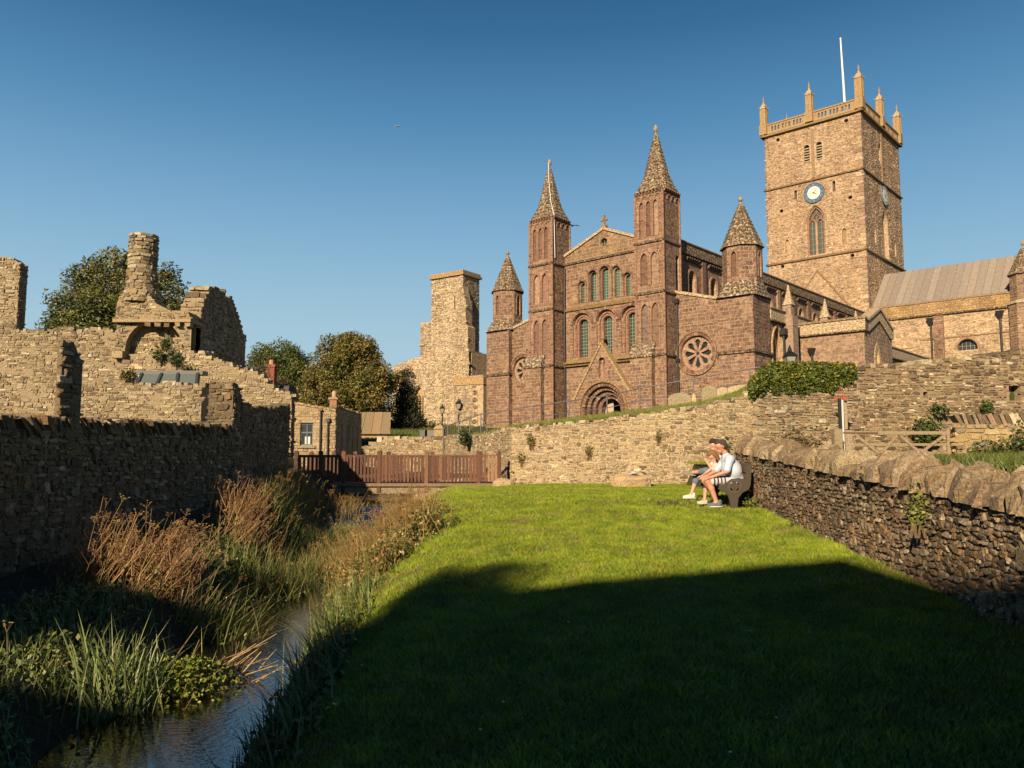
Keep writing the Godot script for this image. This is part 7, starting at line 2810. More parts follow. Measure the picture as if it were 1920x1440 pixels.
func build_plants() -> void:
	tree("leafy_tree", "broad wispy olive tree behind the ruined chimney", Vector3(-24.6, 2.5, -50), [[Vector3(0, 6.9, 0), Vector3(4.6, 4.9, 4.2)], [Vector3(-2.2, 5.4, 0), Vector3(2.9, 3.0, 3)], [Vector3(2.6, 5.6, 0), Vector3(2.7, 3.3, 3)]], 1700, 0.75, 120, 0.16, [Color(0.14, 0.155, 0.025), Color(0.11, 0.13, 0.022), Color(0.19, 0.17, 0.03), Color(0.085, 0.10, 0.018)], 0.4)
	tree("leafy_tree", "rounded green tree in the distance left of the chestnut tree", Vector3(-22.0, 3.5, -75), [[Vector3(0, 5.6, 0), Vector3(3.0, 3.4, 3.0)], [Vector3(0, 3.6, 0), Vector3(3.2, 2.4, 3.0)]], 700, 0.75, 110, 0.17, [Color(0.10, 0.14, 0.02), Color(0.075, 0.11, 0.016), Color(0.14, 0.17, 0.024)], 0.35)
	tree("chestnut_tree", "big rusty green chestnut tree behind the stone house", Vector3(-11.3, 2.8, -56), [[Vector3(-0.3, 4.7, 0), Vector3(2.5, 2.8, 2.6)], [Vector3(-1.5, 3.5, 0), Vector3(2.0, 2.2, 2.0)], [Vector3(1.4, 3.6, 0.4), Vector3(1.8, 2.2, 2.0)], [Vector3(0.2, 5.9, 0), Vector3(1.5, 1.5, 1.5)]], 760, 0.6, 100, 0.19, [Color(0.20, 0.155, 0.03), Color(0.155, 0.15, 0.028), Color(0.25, 0.175, 0.035), Color(0.12, 0.12, 0.02)], 0.34)
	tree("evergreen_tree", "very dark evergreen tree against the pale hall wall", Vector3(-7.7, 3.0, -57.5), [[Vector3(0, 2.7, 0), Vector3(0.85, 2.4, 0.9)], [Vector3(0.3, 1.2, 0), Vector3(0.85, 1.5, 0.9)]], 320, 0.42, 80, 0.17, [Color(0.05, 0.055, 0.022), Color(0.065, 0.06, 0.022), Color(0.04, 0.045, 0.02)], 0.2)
	tree("small_tree", "small dark tree just right of the shaded ruined gable", Vector3(-13.0, 2.4, -40), [[Vector3(0.2, 3.0, 0), Vector3(0.7, 1.3, 0.8)], [Vector3(0.5, 1.8, 0), Vector3(0.9, 1.0, 0.8)]], 60, 0.42, 60, 0.16, [Color(0.07, 0.06, 0.025), Color(0.09, 0.06, 0.02)], 0.12)
	tree("leafy_tree", "brownish undergrowth tree below the rounded green tree", Vector3(-19.3, 3.0, -66), [[Vector3(0, 2.6, 0), Vector3(2.6, 2.6, 2.0)], [Vector3(2.8, 2.0, 0), Vector3(2.0, 2.0, 2.0)], [Vector3(-2.6, 2.4, 0), Vector3(2.0, 2.2, 2.0)]], 520, 0.6, 90, 0.16, [Color(0.12, 0.085, 0.03), Color(0.14, 0.11, 0.035), Color(0.09, 0.09, 0.025)], 0.22)
	bush("hedge", "dark hedge under the chestnut tree behind the shed", "hedge", Vector3(-11.5, 2.6, -60), Vector3(4.2, 1.5, 1.2), 6500, 0.16, [Color(0.05, 0.06, 0.018), Color(0.08, 0.07, 0.025), Color(0.04, 0.045, 0.015)])
	bush("hedge", "low scrub at the foot of the dark evergreen by the hall", "hedge", Vector3(-6.4, 3.3, -58), Vector3(1.3, 0.5, 0.8), 900, 0.12, [Color(0.1, 0.1, 0.03), Color(0.16, 0.12, 0.05)])
	# ivy and shrubs on the walls
	var iv := thing("ivy", "dense ivy clump spilling over the wall top below the lantern", "ivy", Vector3(9.3, 3.4, -25.4))
	var mb := MB.new()
	var hnz := FastNoiseLite.new()
	hnz.seed = 44
	hnz.frequency = 0.8
	for i in 11000:
		var s := rf(-0.3, 3.8)
		var p := Vector2(7.6, -24.8).lerp(Vector2(11.1, -26), s / 3.7)
		var lo := lin([[-0.3, -0.05], [0.3, 0.12], [2.0, 0.2], [3.0, 0.3], [3.8, 0.6]], s)
		var hi := lin([[-0.3, 0.4], [0.1, 0.8], [0.5, 1.05], [2.5, 1.14], [3.8, 1.12]], s)
		lo += 0.22 * hnz.get_noise_2d(s * 3.0, 7.0)
		var q := rng.randf()
		var y := lerpf(lo, hi, q)
		var b := 0.06 + 0.15 * sin(PI * clampf(q, 0.05, 0.95)) * (1.0 + 1.0 * hnz.get_noise_2d(s * 2, y * 2))
		one_leaf(mb, Vector3(p.x - 9.3 + rf(-0.05, 0.05), y + rf(-0.05, 0.1), p.y + 25.4 + b * pow(rng.randf(), 0.5)), 0.065, [Color(0.08, 0.12, 0.012), Color(0.11, 0.15, 0.015), Color(0.05, 0.08, 0.01), Color(0.24, 0.22, 0.02)])
	obj("ivy_leaves", mb, M["leaf"], iv)
	var vn := MB.new()
	vn.col = Color(0.2, 0.15, 0.1)
	for k in 9:
		var x := -1.6 + k * 0.4
		vn.tube([Vector3(x, 0.3, 0.62 - 0.33 * (x + 1.7)), Vector3(x + 0.1, 0.7, 0.64 - 0.33 * (x + 1.8)), Vector3(x + 0.3, 1.1, 0.6 - 0.33 * (x + 2.0))], [0.02, 0.015, 0.008], 4)
	obj("vine", vn, M["bark"], iv)
	var GP := [Color(0.06, 0.10, 0.015), Color(0.08, 0.12, 0.018), Color(0.05, 0.07, 0.015)]
	bush("wall_shrub", "green shrub growing from the tall wall above the right part of the field gate", "shrub", Vector3(13.45, 1.95, -26.0), Vector3(0.5, 0.42, 0.3), 700, 0.08, GP)
	bush("wall_shrub", "small sprig of leaves on the tall wall above and right of the gate shrub", "shrub", Vector3(14.0, 2.95, -26.15), Vector3(0.3, 0.17, 0.2), 220, 0.07, GP)
	bush("wall_shrub", "tiny green plant on the tall wall near the right edge", "shrub", Vector3(15.75, 2.95, -26.5), Vector3(0.22, 0.25, 0.18), 220, 0.07, GP)
	bush("wall_shrub", "dark little shrub hanging from the low end of the retaining wall", "shrub", Vector3(-1.85, 2.0, -32.2), Vector3(0.3, 0.34, 0.25), 420, 0.07, [Color(0.035, 0.055, 0.012), Color(0.05, 0.07, 0.014)])
	bush("bramble", "brown dried bramble behind the boundary wall, left of the gate post", "bramble", Vector3(7.6, 1.35, -21.3), Vector3(0.8, 0.5, 0.5), 900, 0.07, [Color(0.24, 0.15, 0.07), Color(0.3, 0.2, 0.1), Color(0.15, 0.11, 0.05), Color(0.16, 0.15, 0.04)])
	bush("shrub", "green bushy growth at the foot of the field wall", "shrub", Vector3(13.6, 1.3, -22.2), Vector3(1.0, 0.34, 0.5), 1600, 0.07, [Color(0.07, 0.10, 0.015), Color(0.10, 0.13, 0.02), Color(0.12, 0.09, 0.03)])
	bush("shrub", "taller dark green bush at the right edge before the field wall", "shrub", Vector3(14.3, 1.3, -21.9), Vector3(0.8, 0.55, 0.5), 1500, 0.07, [Color(0.045, 0.07, 0.012), Color(0.07, 0.09, 0.015)])
	bush("wall_plant", "bright yellow-green plant hanging on the boundary wall near the right edge", "plant", Vector3(near_wall_x(8.0) - 0.08, 0.82, -8.0), Vector3(0.1, 0.21, 0.14), 420, 0.028, [Color(0.16, 0.19, 0.02), Color(0.2, 0.2, 0.03), Color(0.1, 0.13, 0.02)])
	bush("wall_plant", "small weed at the foot of the boundary wall right of the bench", "plant", Vector3(near_wall_x(12.6) - 0.08, 0.36, -12.6), Vector3(0.1, 0.1, 0.14), 160, 0.028, LEAFY)
	bush("wall_plant", "leafy weed beside the bench foot", "plant", Vector3(4.55, 0.55, -15.4), Vector3(0.14, 0.1, 0.12), 200, 0.035, LEAFY)
	bush("wall_plant", "dark green sprig on the wall behind the man's shoulder", "plant", Vector3(4.95, 1.5, -18.6), Vector3(0.14, 0.22, 0.12), 220, 0.05, GP)
	# tufts and weeds rooted in the rubble of the retaining wall and the ruin
	for e in [[2.5, -25.9, 1.55, "weed tuft on the retaining wall left of the bright stone"], [0.62, -26.7, 1.9, "ochre weed tuft where the retaining wall bends"], [4.6, -24.95, 2.0, "dry tuft high on the retaining wall right half"], [0.35, -26.9, 1.35, "ferny weed low on the bend of the retaining wall"]]:
		bush("wall_weed", e[3], "weed", Vector3(e[0], e[2], e[1] + 0.08), Vector3(0.16, 0.2, 0.1), 150, 0.05, [Color(0.22, 0.17, 0.04), Color(0.12, 0.13, 0.03), Color(0.3, 0.2, 0.06)])
	for e in [[-13.05, 5.35, "ivy tuft hanging under the top of the blind arch"], [-12.75, 5.75, "dark ivy tuft right of the blind arch crown"], [-12.45, 5.2, "largest ivy tuft at the right foot of the blind arch"], [-14.2, 4.55, "dry weed on the ruin left of the glazed lantern"], [-12.0, 4.75, "yellow weed on the sloping ruin near the pier"]]:
		bush("ruin_ivy", e[2], "ivy", Vector3(e[0], e[1] - 0.25, -29.3), Vector3(0.24, 0.26, 0.16), 260, 0.06, GP if e[0] > -14 and e[0] < -12.2 else [Color(0.2, 0.16, 0.05), Color(0.14, 0.13, 0.04)])
	# ---- stream banks
	var lr := Vector3(0.42, 0, 0.0)
	for e in [[-6.45, 11.6, 8, 1.1, "two or three bare forked dry stems near the left edge"], [-5.85, 11.2, 34, 1.35, "leftmost dense stand of dry brown hogweed"], [-5.35, 10.7, 60, 1.25, "dry brown hogweed stand left of centre of the big stand"], [-4.9, 11.3, 70, 1.2, "dry brown hogweed stand right of centre of the big stand"], [-4.5, 10.6, 55, 1.05, "right end of the big dry hogweed stand, leaning over the water"], [-5.75, 16.2, 26, 1.25, "thin dry stems by the shaded wall beyond the big hogweed stand"], [-5.3, 15.6, 70, 1.3, "leaning sheaf of orange dry stems beyond the big hogweed stand"], [-4.9, 14.9, 40, 1.0, "low dry stems below the leaning orange sheaf"]]:
		clump("dry_hogweed", e[4], "dry plant", gp(e[0], e[1]), Vector2(0.38, 0.5), {"stems": [int(e[2] * 1.7), e[3] * 0.72, STRAW, 0.0075, 0.5], "blades": [e[2], 0.5, 0.012, RUST], "leaves": [e[2] * 4, 0.4, 0.035, [Color(0.10, 0.11, 0.02), Color(0.16, 0.12, 0.03)]], "lean": lr})
	for e in [[-6.3, 22.6, "brown reeds at the left end of the footbridge"], [-5.6, 22.9, "tall brown reeds before the footbridge's left railing"], [-4.9, 23.2, "pale seed-topped reeds before the middle of the footbridge"], [-5.9, 20.4, "brown and green reeds by the dark wall end"], [-5.1, 21.0, "rusty reeds in the middle of the far reed bed"]]:
		clump("reed_bed", e[2], "reeds", gp(e[0], e[1]), Vector2(0.7, 0.9), {"stems": [120, 0.68, RUST, 0.006, 0.25], "blades": [520, 0.6, 0.014, [RUST[0], RUST[2], REED[1], REED[2]]], "lean": lr * 0.5})
	for e in [[-5.4, 18.6, "green sedge clump left of the far bend"], [-4.75, 18.9, "bright green sedge clump in the far bend"], [-4.5, 17.2, "green sedge clump leaning over the stream beyond the dry stems"], [-4.2, 20.2, "green sedge clump before the rocks"], [-3.9, 18.2, "dark green sedge clump in the narrow of the stream"], [-4.1, 15.2, "green sedge on the hogweed side above the bright water"], [-3.95, 13.4, "low green sedge just beyond the flattened grass"], [-3.3, 16.2, "green sedge closing over the stream in the middle distance"]]:
		clump("sedge_clump", e[2], "sedge", gp(e[0], e[1]), Vector2(0.6, 0.8), {"blades": [1500, 0.75, 0.015, REED], "stems": [40, 0.75, STRAW, 0.005, 0.2], "leaves": [1400, 0.55, 0.04, LEAFY], "lean": lr * 0.4})
	for e in [[-2.1, 13.4, "reedy grass on the lawn bank beside the bright water"], [-2.1, 14.6, "yellow and green weeds on the lawn bank"], [-2.0, 16.2, "rusty dock plants on the lawn bank, nearest the lawn"], [-2.6, 16.8, "rusty dock plants farther along the lawn bank"], [-2.55, 18.6, "brown weeds on the lawn bank near the pink rock"], [-3.0, 15.2, "green sedge standing out from the lawn bank"], [-2.1, 12.0, "pale yellow weeds at the water's edge on the lawn bank"], [-1.75, 14.0, "short green weeds at the edge of the sunny lawn"]]:
		clump("bank_weeds", e[2], "weeds", gp(e[0], e[1]), Vector2(0.5, 0.75), {"blades": [520, 0.72, 0.014, [REED[1], REED[2], Color(0.2, 0.19, 0.05), RUST[2]]], "stems": [110, 0.85, RUST, 0.006, 0.6], "leaves": [2600, 0.65, 0.036, [RUST[0], RUST[2], LEAFY[1], LEAFY[3], Color(0.26, 0.2, 0.05)]], "lean": Vector3(-0.1, 0, 0)})
	# nearest sunlit growth standing in the stream
	clump("reed_clump", "sunlit grey-green reeds standing in the near stream", "reeds", gp(-3.5, 7.4), Vector2(0.34, 0.4), {"blades": [260, 0.85, 0.022, [Color(0.2, 0.26, 0.08), Color(0.25, 0.3, 0.1), Color(0.15, 0.2, 0.06)]], "stems": [14, 0.7, REED, 0.006, 0.0], "lean": Vector3(0.12, 0, 0.1)})
	clump("watercress", "bright leafy watercress bank right of the near reeds", "watercress", gp(-3.12, 8.0), Vector2(0.36, 0.5), {"leaves": [2600, 0.55, 0.03, [Color(0.2, 0.26, 0.02), Color(0.28, 0.31, 0.03), Color(0.13, 0.18, 0.015), Color(0.32, 0.3, 0.04)]], "blades": [50, 0.6, 0.014, REED], "stems": [14, 0.6, STRAW, 0.006, 0.1]})
	clump("fallen_stems", "fallen pale dry stems lying over the watercress", "dry plant", gp(-3.35, 8.7), Vector2(0.3, 0.3), {"stems": [26, 1.1, [Color(0.45, 0.33, 0.18), Color(0.38, 0.25, 0.12)], 0.009, 0.0], "lean": Vector3(1.5, 0, 0.5)})
	clump("sedge_clump", "flattened grass arching over the stream beyond the watercress", "sedge", gp(-3.7, 10.4), Vector2(0.5, 0.6), {"blades": [300, 0.8, 0.014, [REED[1], Color(0.3, 0.25, 0.1), REED[0]]], "leaves": [500, 0.35, 0.04, LEAFY], "lean": Vector3(0.7, 0, 0)})
	for e in [[-1.95, 9.2, 0.5, "shaded rushes on the lawn bank under the shadow edge"], [-1.8, 8.2, 0.5, "shaded rushes overhanging the near water"], [-1.7, 7.2, 0.4, "dark nettles on the near lawn bank"], [-1.6, 6.2, 0.32, "dark low plants on the nearest lawn bank"], [-1.55, 5.3, 0.3, "black leafy growth at the bottom of the near bank"], [-1.95, 10.4, 0.45, "half shaded rushes where the shadow meets the bank"]]:
		clump("bank_rushes", e[3], "rushes", gp(e[0], e[1]), Vector2(0.3, 0.6), {"blades": [240, e[2] * 1.3, 0.014, REED], "leaves": [900, e[2] * 0.6, 0.035, LEAFY], "lean": Vector3(-0.3, 0, 0)})
	for e in [[-4.6, 6.2, "dark grass on the left bank in the near corner"], [-5.4, 8.0, "dark grass under the stream wall"], [-4.2, 7.6, "dark grass behind the near reeds"], [-3.9, 5.4, "dark grass at the bottom left of the stream"], [-3.6, 4.9, "low growth in the very bottom left of the stream"], [-4.4, 5.0, "grass tangle at the bottom left corner"], [-5.2, 6.6, "grass tangle by the left edge"], [-4.9, 9.2, "dark undergrowth below the big hogweed stand"], [-4.2, 12.6, "undergrowth beyond the big hogweed stand"], [-4.3, 14.2, "leafy undergrowth at the far bend"], [-6.1, 14.0, "dark growth along the foot of the stream wall"]]:
		clump("bank_grass", e[2], "grass clump", gp(e[0], e[1]), Vector2(0.8, 0.9), {"blades": [520, 0.4, 0.012, REED], "stems": [9, 0.45, STRAW, 0.005, 0.2], "leaves": [900, 0.28, 0.035, LEAFY]})


# ---------------------------------------------------------------- people
func sdf_mesh(bones: Array, cell: float, k: float, col: Color) -> ArrayMesh:
	var lo := Vector3(1e9, 1e9, 1e9)
	var hi := -lo
	for b in bones:
		var r: float = maxf(b[2], b[3]) + k + cell * 2
		var rv := Vector3(r, r, r)
		lo = lo.min(b[0] - rv).min(b[1] - rv)
		hi = hi.max(b[0] + rv).max(b[1] + rv)
	var nx := int((hi.x - lo.x) / cell) + 2
	var ny := int((hi.y - lo.y) / cell) + 2
	var nz := int((hi.z - lo.z) / cell) + 2
	var f := PackedFloat32Array()
	f.resize(nx * ny * nz)
	f.fill(1.0)
	for b in bones:
		var a: Vector3 = b[0]
		var ab: Vector3 = b[1] - a
		var ra: float = b[2]
		var rb: float = b[3]
		var l2 := maxf(ab.length_squared(), 1e-9)
		var m := maxf(ra, rb) + k + cell * 1.6
		var p0 := (a.min(b[1]) - Vector3(m, m, m) - lo) / cell
		var p1 := (a.max(b[1]) + Vector3(m, m, m) - lo) / cell
		for iz in range(maxi(0, int(p0.z)), mini(nz, int(p1.z) + 2)):
			for iy in range(maxi(0, int(p0.y)), mini(ny, int(p1.y) + 2)):
				var row := (iz * ny + iy) * nx
				for ix in range(maxi(0, int(p0.x)), mini(nx, int(p1.x) + 2)):
					var p := lo + Vector3(ix, iy, iz) * cell - a
					var t := clampf(p.dot(ab) / l2, 0, 1)
					var d := (p - ab * t).length() - lerpf(ra, rb, t)
					var e := f[row + ix]
					var h := maxf(k - absf(d - e), 0.0) / k
					f[row + ix] = minf(d, e) - h * h * k * 0.25
	var vid := {}
	var vs := PackedVector3Array()
	var ns := PackedVector3Array()
	var offs := [0, 1, nx, nx + 1, nx * ny, nx * ny + 1, nx * ny + nx, nx * ny + nx + 1]
	var lim := cell * 2.0
	for iz in nz - 1:
		for iy in ny - 1:
			var row := (iz * ny + iy) * nx
			for ix in nx - 1:
				var i0 := row + ix
				if absf(f[i0]) > lim:
					continue
				var neg := 0
				for q in offs:
					if f[i0 + q] < 0:
						neg += 1
				if neg == 0 or neg == 8:
					continue
				var sum := Vector3.ZERO
				var cnt := 0
				for e in [[0, 1], [2, 3], [4, 5], [6, 7], [0, 2], [1, 3], [4, 6], [5, 7], [0, 4], [1, 5], [2, 6], [3, 7]]:
					var va := f[i0 + offs[e[0]]]
					var vb := f[i0 + offs[e[1]]]
					if (va < 0) != (vb < 0):
						var t := va / (va - vb)
						var ca := Vector3(e[0] & 1, (e[0] >> 1) & 1, e[0] >> 2)
						var cb := Vector3(e[1] & 1, (e[1] >> 1) & 1, e[1] >> 2)
						sum += ca.lerp(cb, t)
						cnt += 1
				vid[i0] = vs.size()
				vs.push_back(lo + (Vector3(ix, iy, iz) + sum / cnt) * cell)
				var g := Vector3.ZERO
				for q in 8:
					var w := f[i0 + offs[q]]
					g += Vector3((q & 1) * 2 - 1, ((q >> 1) & 1) * 2 - 1, (q >> 2) * 2 - 1) * w
				ns.push_back(g.normalized())
	var idx := PackedInt32Array()
	var ax := [[1, nx, nx * ny], [nx, nx * ny, 1], [nx * ny, 1, nx]]
	for i0 in vid:
		for e in ax:
			var a: float = f[i0]
			var b: float = f[i0 + e[0]]
			if (a < 0) == (b < 0):
				continue
			var q0 = vid.get(i0)
			var q1 = vid.get(i0 - e[1])
			var q2 = vid.get(i0 - e[1] - e[2])
			var q3 = vid.get(i0 - e[2])
			if q1 == null or q2 == null or q3 == null:
				continue
			if a < 0:
				idx.append_array([q0, q2, q1, q0, q3, q2])
			else:
				idx.append_array([q0, q1, q2, q0, q2, q3])
	var cs := PackedColorArray()
	cs.resize(vs.size())
	cs.fill(col)
	var arr := []
	arr.resize(Mesh.ARRAY_MAX)
	arr[Mesh.ARRAY_VERTEX] = vs
	arr[Mesh.ARRAY_NORMAL] = ns
	arr[Mesh.ARRAY_COLOR] = cs
	arr[Mesh.ARRAY_INDEX] = idx
	var me := ArrayMesh.new()
	me.add_surface_from_arrays(Mesh.PRIMITIVE_TRIANGLES, arr)
	return me


func hand_bones(w: Vector3, dir: Vector3, palm: Vector3, s: float, curl: float) -> Array:
	# palm normal points to what the hand rests on
	dir = dir.normalized()
	palm = (palm - dir * palm.dot(dir)).normalized()
	var side := dir.cross(palm)
	var out := []
	var len := 0.09 * s
	for k in 4:
		var o := side * (k - 1.5) * 0.02 * s
		out.append([w + o * 0.5, w + dir * len + o, 0.018 * s, 0.014 * s])
		var fl: float = [0.066, 0.078, 0.072, 0.056][k] * s
		var a := w + dir * len + o
		var d1 := (dir + palm * curl * 0.5).normalized()
		var b := a + d1 * fl * 0.5
		var d2 := (dir + palm * curl * 1.4).normalized()
		out.append([a, b, 0.0095 * s, 0.009 * s])
		out.append([b, b + d2 * fl * 0.5, 0.009 * s, 0.0075 * s])
	var tb := w + dir * 0.025 * s - side * 0.03 * s
	var tm := tb + (dir * 0.7 - side * 0.7).normalized() * 0.04 * s
	out.append([tb, tm, 0.013 * s, 0.011 * s])
	out.append([tm, tm + (dir + palm * 0.4).normalized() * 0.032 * s, 0.011 * s, 0.009 * s])
	return out


func head(parent: Node3D, c: Vector3, fwd: Vector3, s: float, skin: Color, hair: Array, hcol: Color) -> Array:
	# returns the skin bones of the head; hair, eyes and mouth become children
	fwd = fwd.normalized()
	var rt := fwd.cross(Vector3.UP).normalized()
	var up := rt.cross(fwd)
	var at := func(f: float, u: float, r: float) -> Vector3: return c + (fwd * f + up * u + rt * r) * s
	var bones := []
	bones.append([at.call(-0.018, 0.03, 0), at.call(0.02, 0.03, 0), 0.088 * s, 0.084 * s])
	bones.append([at.call(0.02, -0.05, 0), at.call(0.045, -0.075, 0), 0.062 * s, 0.042 * s])
	bones.append([at.call(0.09, 0.012, 0), at.call(0.112, -0.018, 0), 0.01 * s, 0.014 * s])
	bones.append([at.call(0.082, -0.052, -0.018), at.call(0.082, -0.052, 0.018), 0.012 * s, 0.012 * s])
	bones.append([at.call(0.08, 0.032, -0.04), at.call(0.088, 0.034, 0.0), 0.014 * s, 0.014 * s])
	bones.append([at.call(0.08, 0.032, 0.04), at.call(0.088, 0.034, 0.0), 0.014 * s, 0.014 * s])
	for q in [-1, 1]:
		bones.append([at.call(-0.005, 0.02, q * 0.086), at.call(-0.012, -0.018, q * 0.084), 0.017 * s, 0.011 * s])
	var ey := MB.new()
	for q in [-1, 1]:
		ey.col = Color(0.75, 0.72, 0.68)
		ey.lathe([[0.001, -0.011 * s], [0.011 * s, 0], [0.001, 0.011 * s]], 8, at.call(0.083, 0.012, q * 0.032))
		ey.col = Color(0.05, 0.03, 0.02)
		ey.lathe([[0.001, -0.006 * s], [0.006 * s, 0], [0.001, 0.006 * s]], 6, at.call(0.09, 0.012, q * 0.032))
	obj("eyes", ey, M["paint"], parent)
	var mo := MB.new()
	mo.col = Color(0.4, 0.14, 0.11)
	mo.tube([at.call(0.086, -0.053, -0.022), at.call(0.094, -0.055, 0), at.call(0.086, -0.053, 0.022)], [0.003 * s, 0.005 * s, 0.003 * s], 5)
	obj("mouth", mo, M["skin"], parent)
	var hb := []
	for e in hair:
		hb.append([at.call(e[0], e[1], e[2]), at.call(e[3], e[4], e[5]), e[6] * s, e[7] * s])
	put("hair", sdf_mesh(hb, 0.009, 0.02, hcol), M["cloth"], parent)
	return bones


func shoe(parent: Node3D, heel: Vector3, dir: Vector3, s: float, col: Color, sole: Color) -> void:
	dir = dir.normalized()
	put("shoe", sdf_mesh([[heel + Vector3(0, 0.045, 0) * s, heel + dir * 0.1 * s + Vector3(0, 0.04, 0) * s, 0.042 * s, 0.042 * s], [heel + dir * 0.1 * s + Vector3(0, 0.036, 0) * s, heel + dir * 0.2 * s + Vector3(0, 0.028, 0) * s, 0.042 * s, 0.034 * s], [heel + Vector3(0, 0.05, 0) * s, heel + Vector3(0, 0.09, 0) * s - dir * 0.005 * s, 0.042 * s, 0.038 * s]], 0.01, 0.02, col), M["cloth"], parent)
	var m := MB.new()
	m.col = sole
	var sd := dir.cross(Vector3.UP).normalized()
	var pts := []
	for k in 12:
		var a := -TAU * k / 12
		pts.append(heel + dir * (0.08 + 0.15 * cos(a)) * s + sd * -0.045 * sin(a) * s)
	var up := []
	for p in pts:
		up.append(p + Vector3(0, 0.022 * s, 0))
	m.loft([pts, up])
	obj("sole", m, M["cloth"], parent)


func build_people() -> void:
	# bench with cast ends
	var b := thing("bench", "park bench with dark cast-iron ends and timber slats, against the boundary wall", "bench", Vector3(4.35, 0.55, -16.55))
	var org := Vector3(4.35, 0.55, -16.55)
	for e in [[-15.5, 0.0], [-17.75, 0.19]]:
		var m := MB.new()
		m.T = Transform3D(Basis.IDENTITY, Vector3(e[1], 0, e[0] + 16.55))
		m.col = Color(0.085, 0.07, 0.05)
		var body := PackedVector2Array([Vector2(-0.15, 0.0), Vector2(-0.03, 0.0), Vector2(0.0, 0.2), Vector2(0.08, 0.3), Vector2(0.2, 0.36), Vector2(0.24, 0.45), Vector2(0.27, 0.85), Vector2(0.2, 0.86), Vector2(0.14, 0.55), Vector2(0.02, 0.58), Vector2(-0.12, 0.56), Vector2(-0.26, 0.46), Vector2(-0.36, 0.44), Vector2(-0.38, 0.36), Vector2(-0.28, 0.33), Vector2(-0.2, 0.26), Vector2(-0.17, 0.15)])
		var holes := []
		for k in 4:
			var a := PI / 4 + k * PI / 2
			var c := Vector2(-0.07, 0.42) + Vector2(cos(a), sin(a)) * 0.085
			var t := Vector2(-sin(a), cos(a))
			var n := Vector2(cos(a), sin(a))
			holes.append(PackedVector2Array([c - t * 0.035 - n * 0.012, c - t * 0.03 + n * 0.014, c + t * 0.03 + n * 0.014, c + t * 0.035 - n * 0.012]))
		var q := body.duplicate()
		q.reverse()
		var bb := body if not Geometry2D.is_polygon_clockwise(body) else q
		face(m, bb, holes, 0.05)
		reveal(m, bb, -0.05, 0.0)
		m.T = m.T * Transform3D(Basis.IDENTITY, Vector3(0, 0, -0.05))
		face(m, bb, holes, 0.0)
		m.T = Transform3D(Basis.IDENTITY, Vector3(e[1], 0, e[0] + 16.55))
		m.col = Color(0.13, 0.105, 0.07)
		var ring := PackedVector2Array()
		for k in 25:
			ring.push_back(Vector2(-0.07, 0.42) + Vector2(cos(-TAU * k / 24), sin(-TAU * k / 24)) * 0.12)
		band(m, ring, -0.015, 0.01, 0.0, 0.012)
		obj("cast_end", m, M["iron"], b)
	for k in 5:
		beam("seat_slat", b, Vector3(-0.3 + k * 0.1, 0.46 - 0.008 * k, 1.02), Vector3(-0.11 + k * 0.1, 0.46 - 0.008 * k, -1.17), 0.025, 0.085, Color(0.2, 0.13, 0.08))
	for k in 4:
		beam("back_slat", b, Vector3(0.17 + k * 0.015, 0.52 + k * 0.1, 1.02), Vector3(0.36 + k * 0.015, 0.52 + k * 0.1, -1.17), 0.08, 0.025, Color(0.2, 0.13, 0.08))
	var SK := Color(0.56, 0.27, 0.165)
	# ---- man
	var mo := Vector3(4.2, 0.55, -15.95)
	var man := thing("person", "seated man leaning forward in pale blue shirt and navy striped shorts, nearest on the bench", "person", mo, 0.0, "people on the bench")
	var P := func(x: float, y: float, z: float) -> Vector3: return Vector3(x, y, z) - mo
	var sk := []
	sk.append([P.call(4.38, 1.12, -15.95), P.call(4.33, 1.36, -15.95), 0.13, 0.14])
	sk.append([P.call(4.33, 1.36, -15.95), P.call(4.26, 1.50, -15.95), 0.14, 0.1])
	sk.append([P.call(4.26, 1.52, -15.95), P.call(4.21, 1.68, -15.95), 0.06, 0.055])
	sk.append([P.call(4.27, 1.49, -16.1), P.call(4.27, 1.49, -15.8), 0.07, 0.07])
	var arms := [[P.call(4.27, 1.47, -15.77), P.call(4.17, 1.25, -15.63), P.call(3.9, 1.14, -15.74)], [P.call(4.27, 1.47, -16.14), P.call(4.12, 1.25, -16.24), P.call(3.9, 1.15, -16.16)]]
	for a in arms:
		sk.append([a[0], a[1], 0.058, 0.048])
		sk.append([a[1], a[2], 0.046, 0.03])
	var legs := [[P.call(4.36, 1.07, -15.85), P.call(3.82, 1.06, -15.78), P.call(3.99, 0.66, -15.76)], [P.call(4.36, 1.07, -16.06), P.call(3.86, 1.06, -16.14), P.call(4.07, 0.66, -16.02)]]
	for l in legs:
		sk.append([l[0], l[1], 0.09, 0.064])
		sk.append([l[1], l[1].lerp(l[2], 0.35) + Vector3(0.02, 0, 0), 0.06, 0.06])
		sk.append([l[1].lerp(l[2], 0.35) + Vector3(0.02, 0, 0), l[2], 0.06, 0.04])
		sk.append([l[2], l[2] + Vector3(-0.05, -0.04, 0), 0.04, 0.038])
	for a in arms:
		sk.append_array(hand_bones(a[2], Vector3(-0.9, -0.25, 0.0), Vector3(-0.1, -1, 0), 1.0, 0.5))
	var hb := head(man, P.call(4.155, 1.735, -15.95), Vector3(-1, -0.28, 0.1), 1.08, SK, [[-0.03, 0.05, -0.02, 0.02, 0.075, 0.0, 0.086, 0.07], [-0.03, 0.05, 0.02, 0.03, 0.08, 0.0, 0.086, 0.06], [-0.05, 0.0, -0.04, -0.055, -0.05, -0.02, 0.06, 0.045], [-0.05, 0.0, 0.04, -0.055, -0.05, 0.02, 0.06, 0.045]], Color(0.055, 0.04, 0.035))
	sk.append_array(hb)
	put("body", sdf_mesh(sk, 0.0115, 0.025, SK), M["skin"], man)
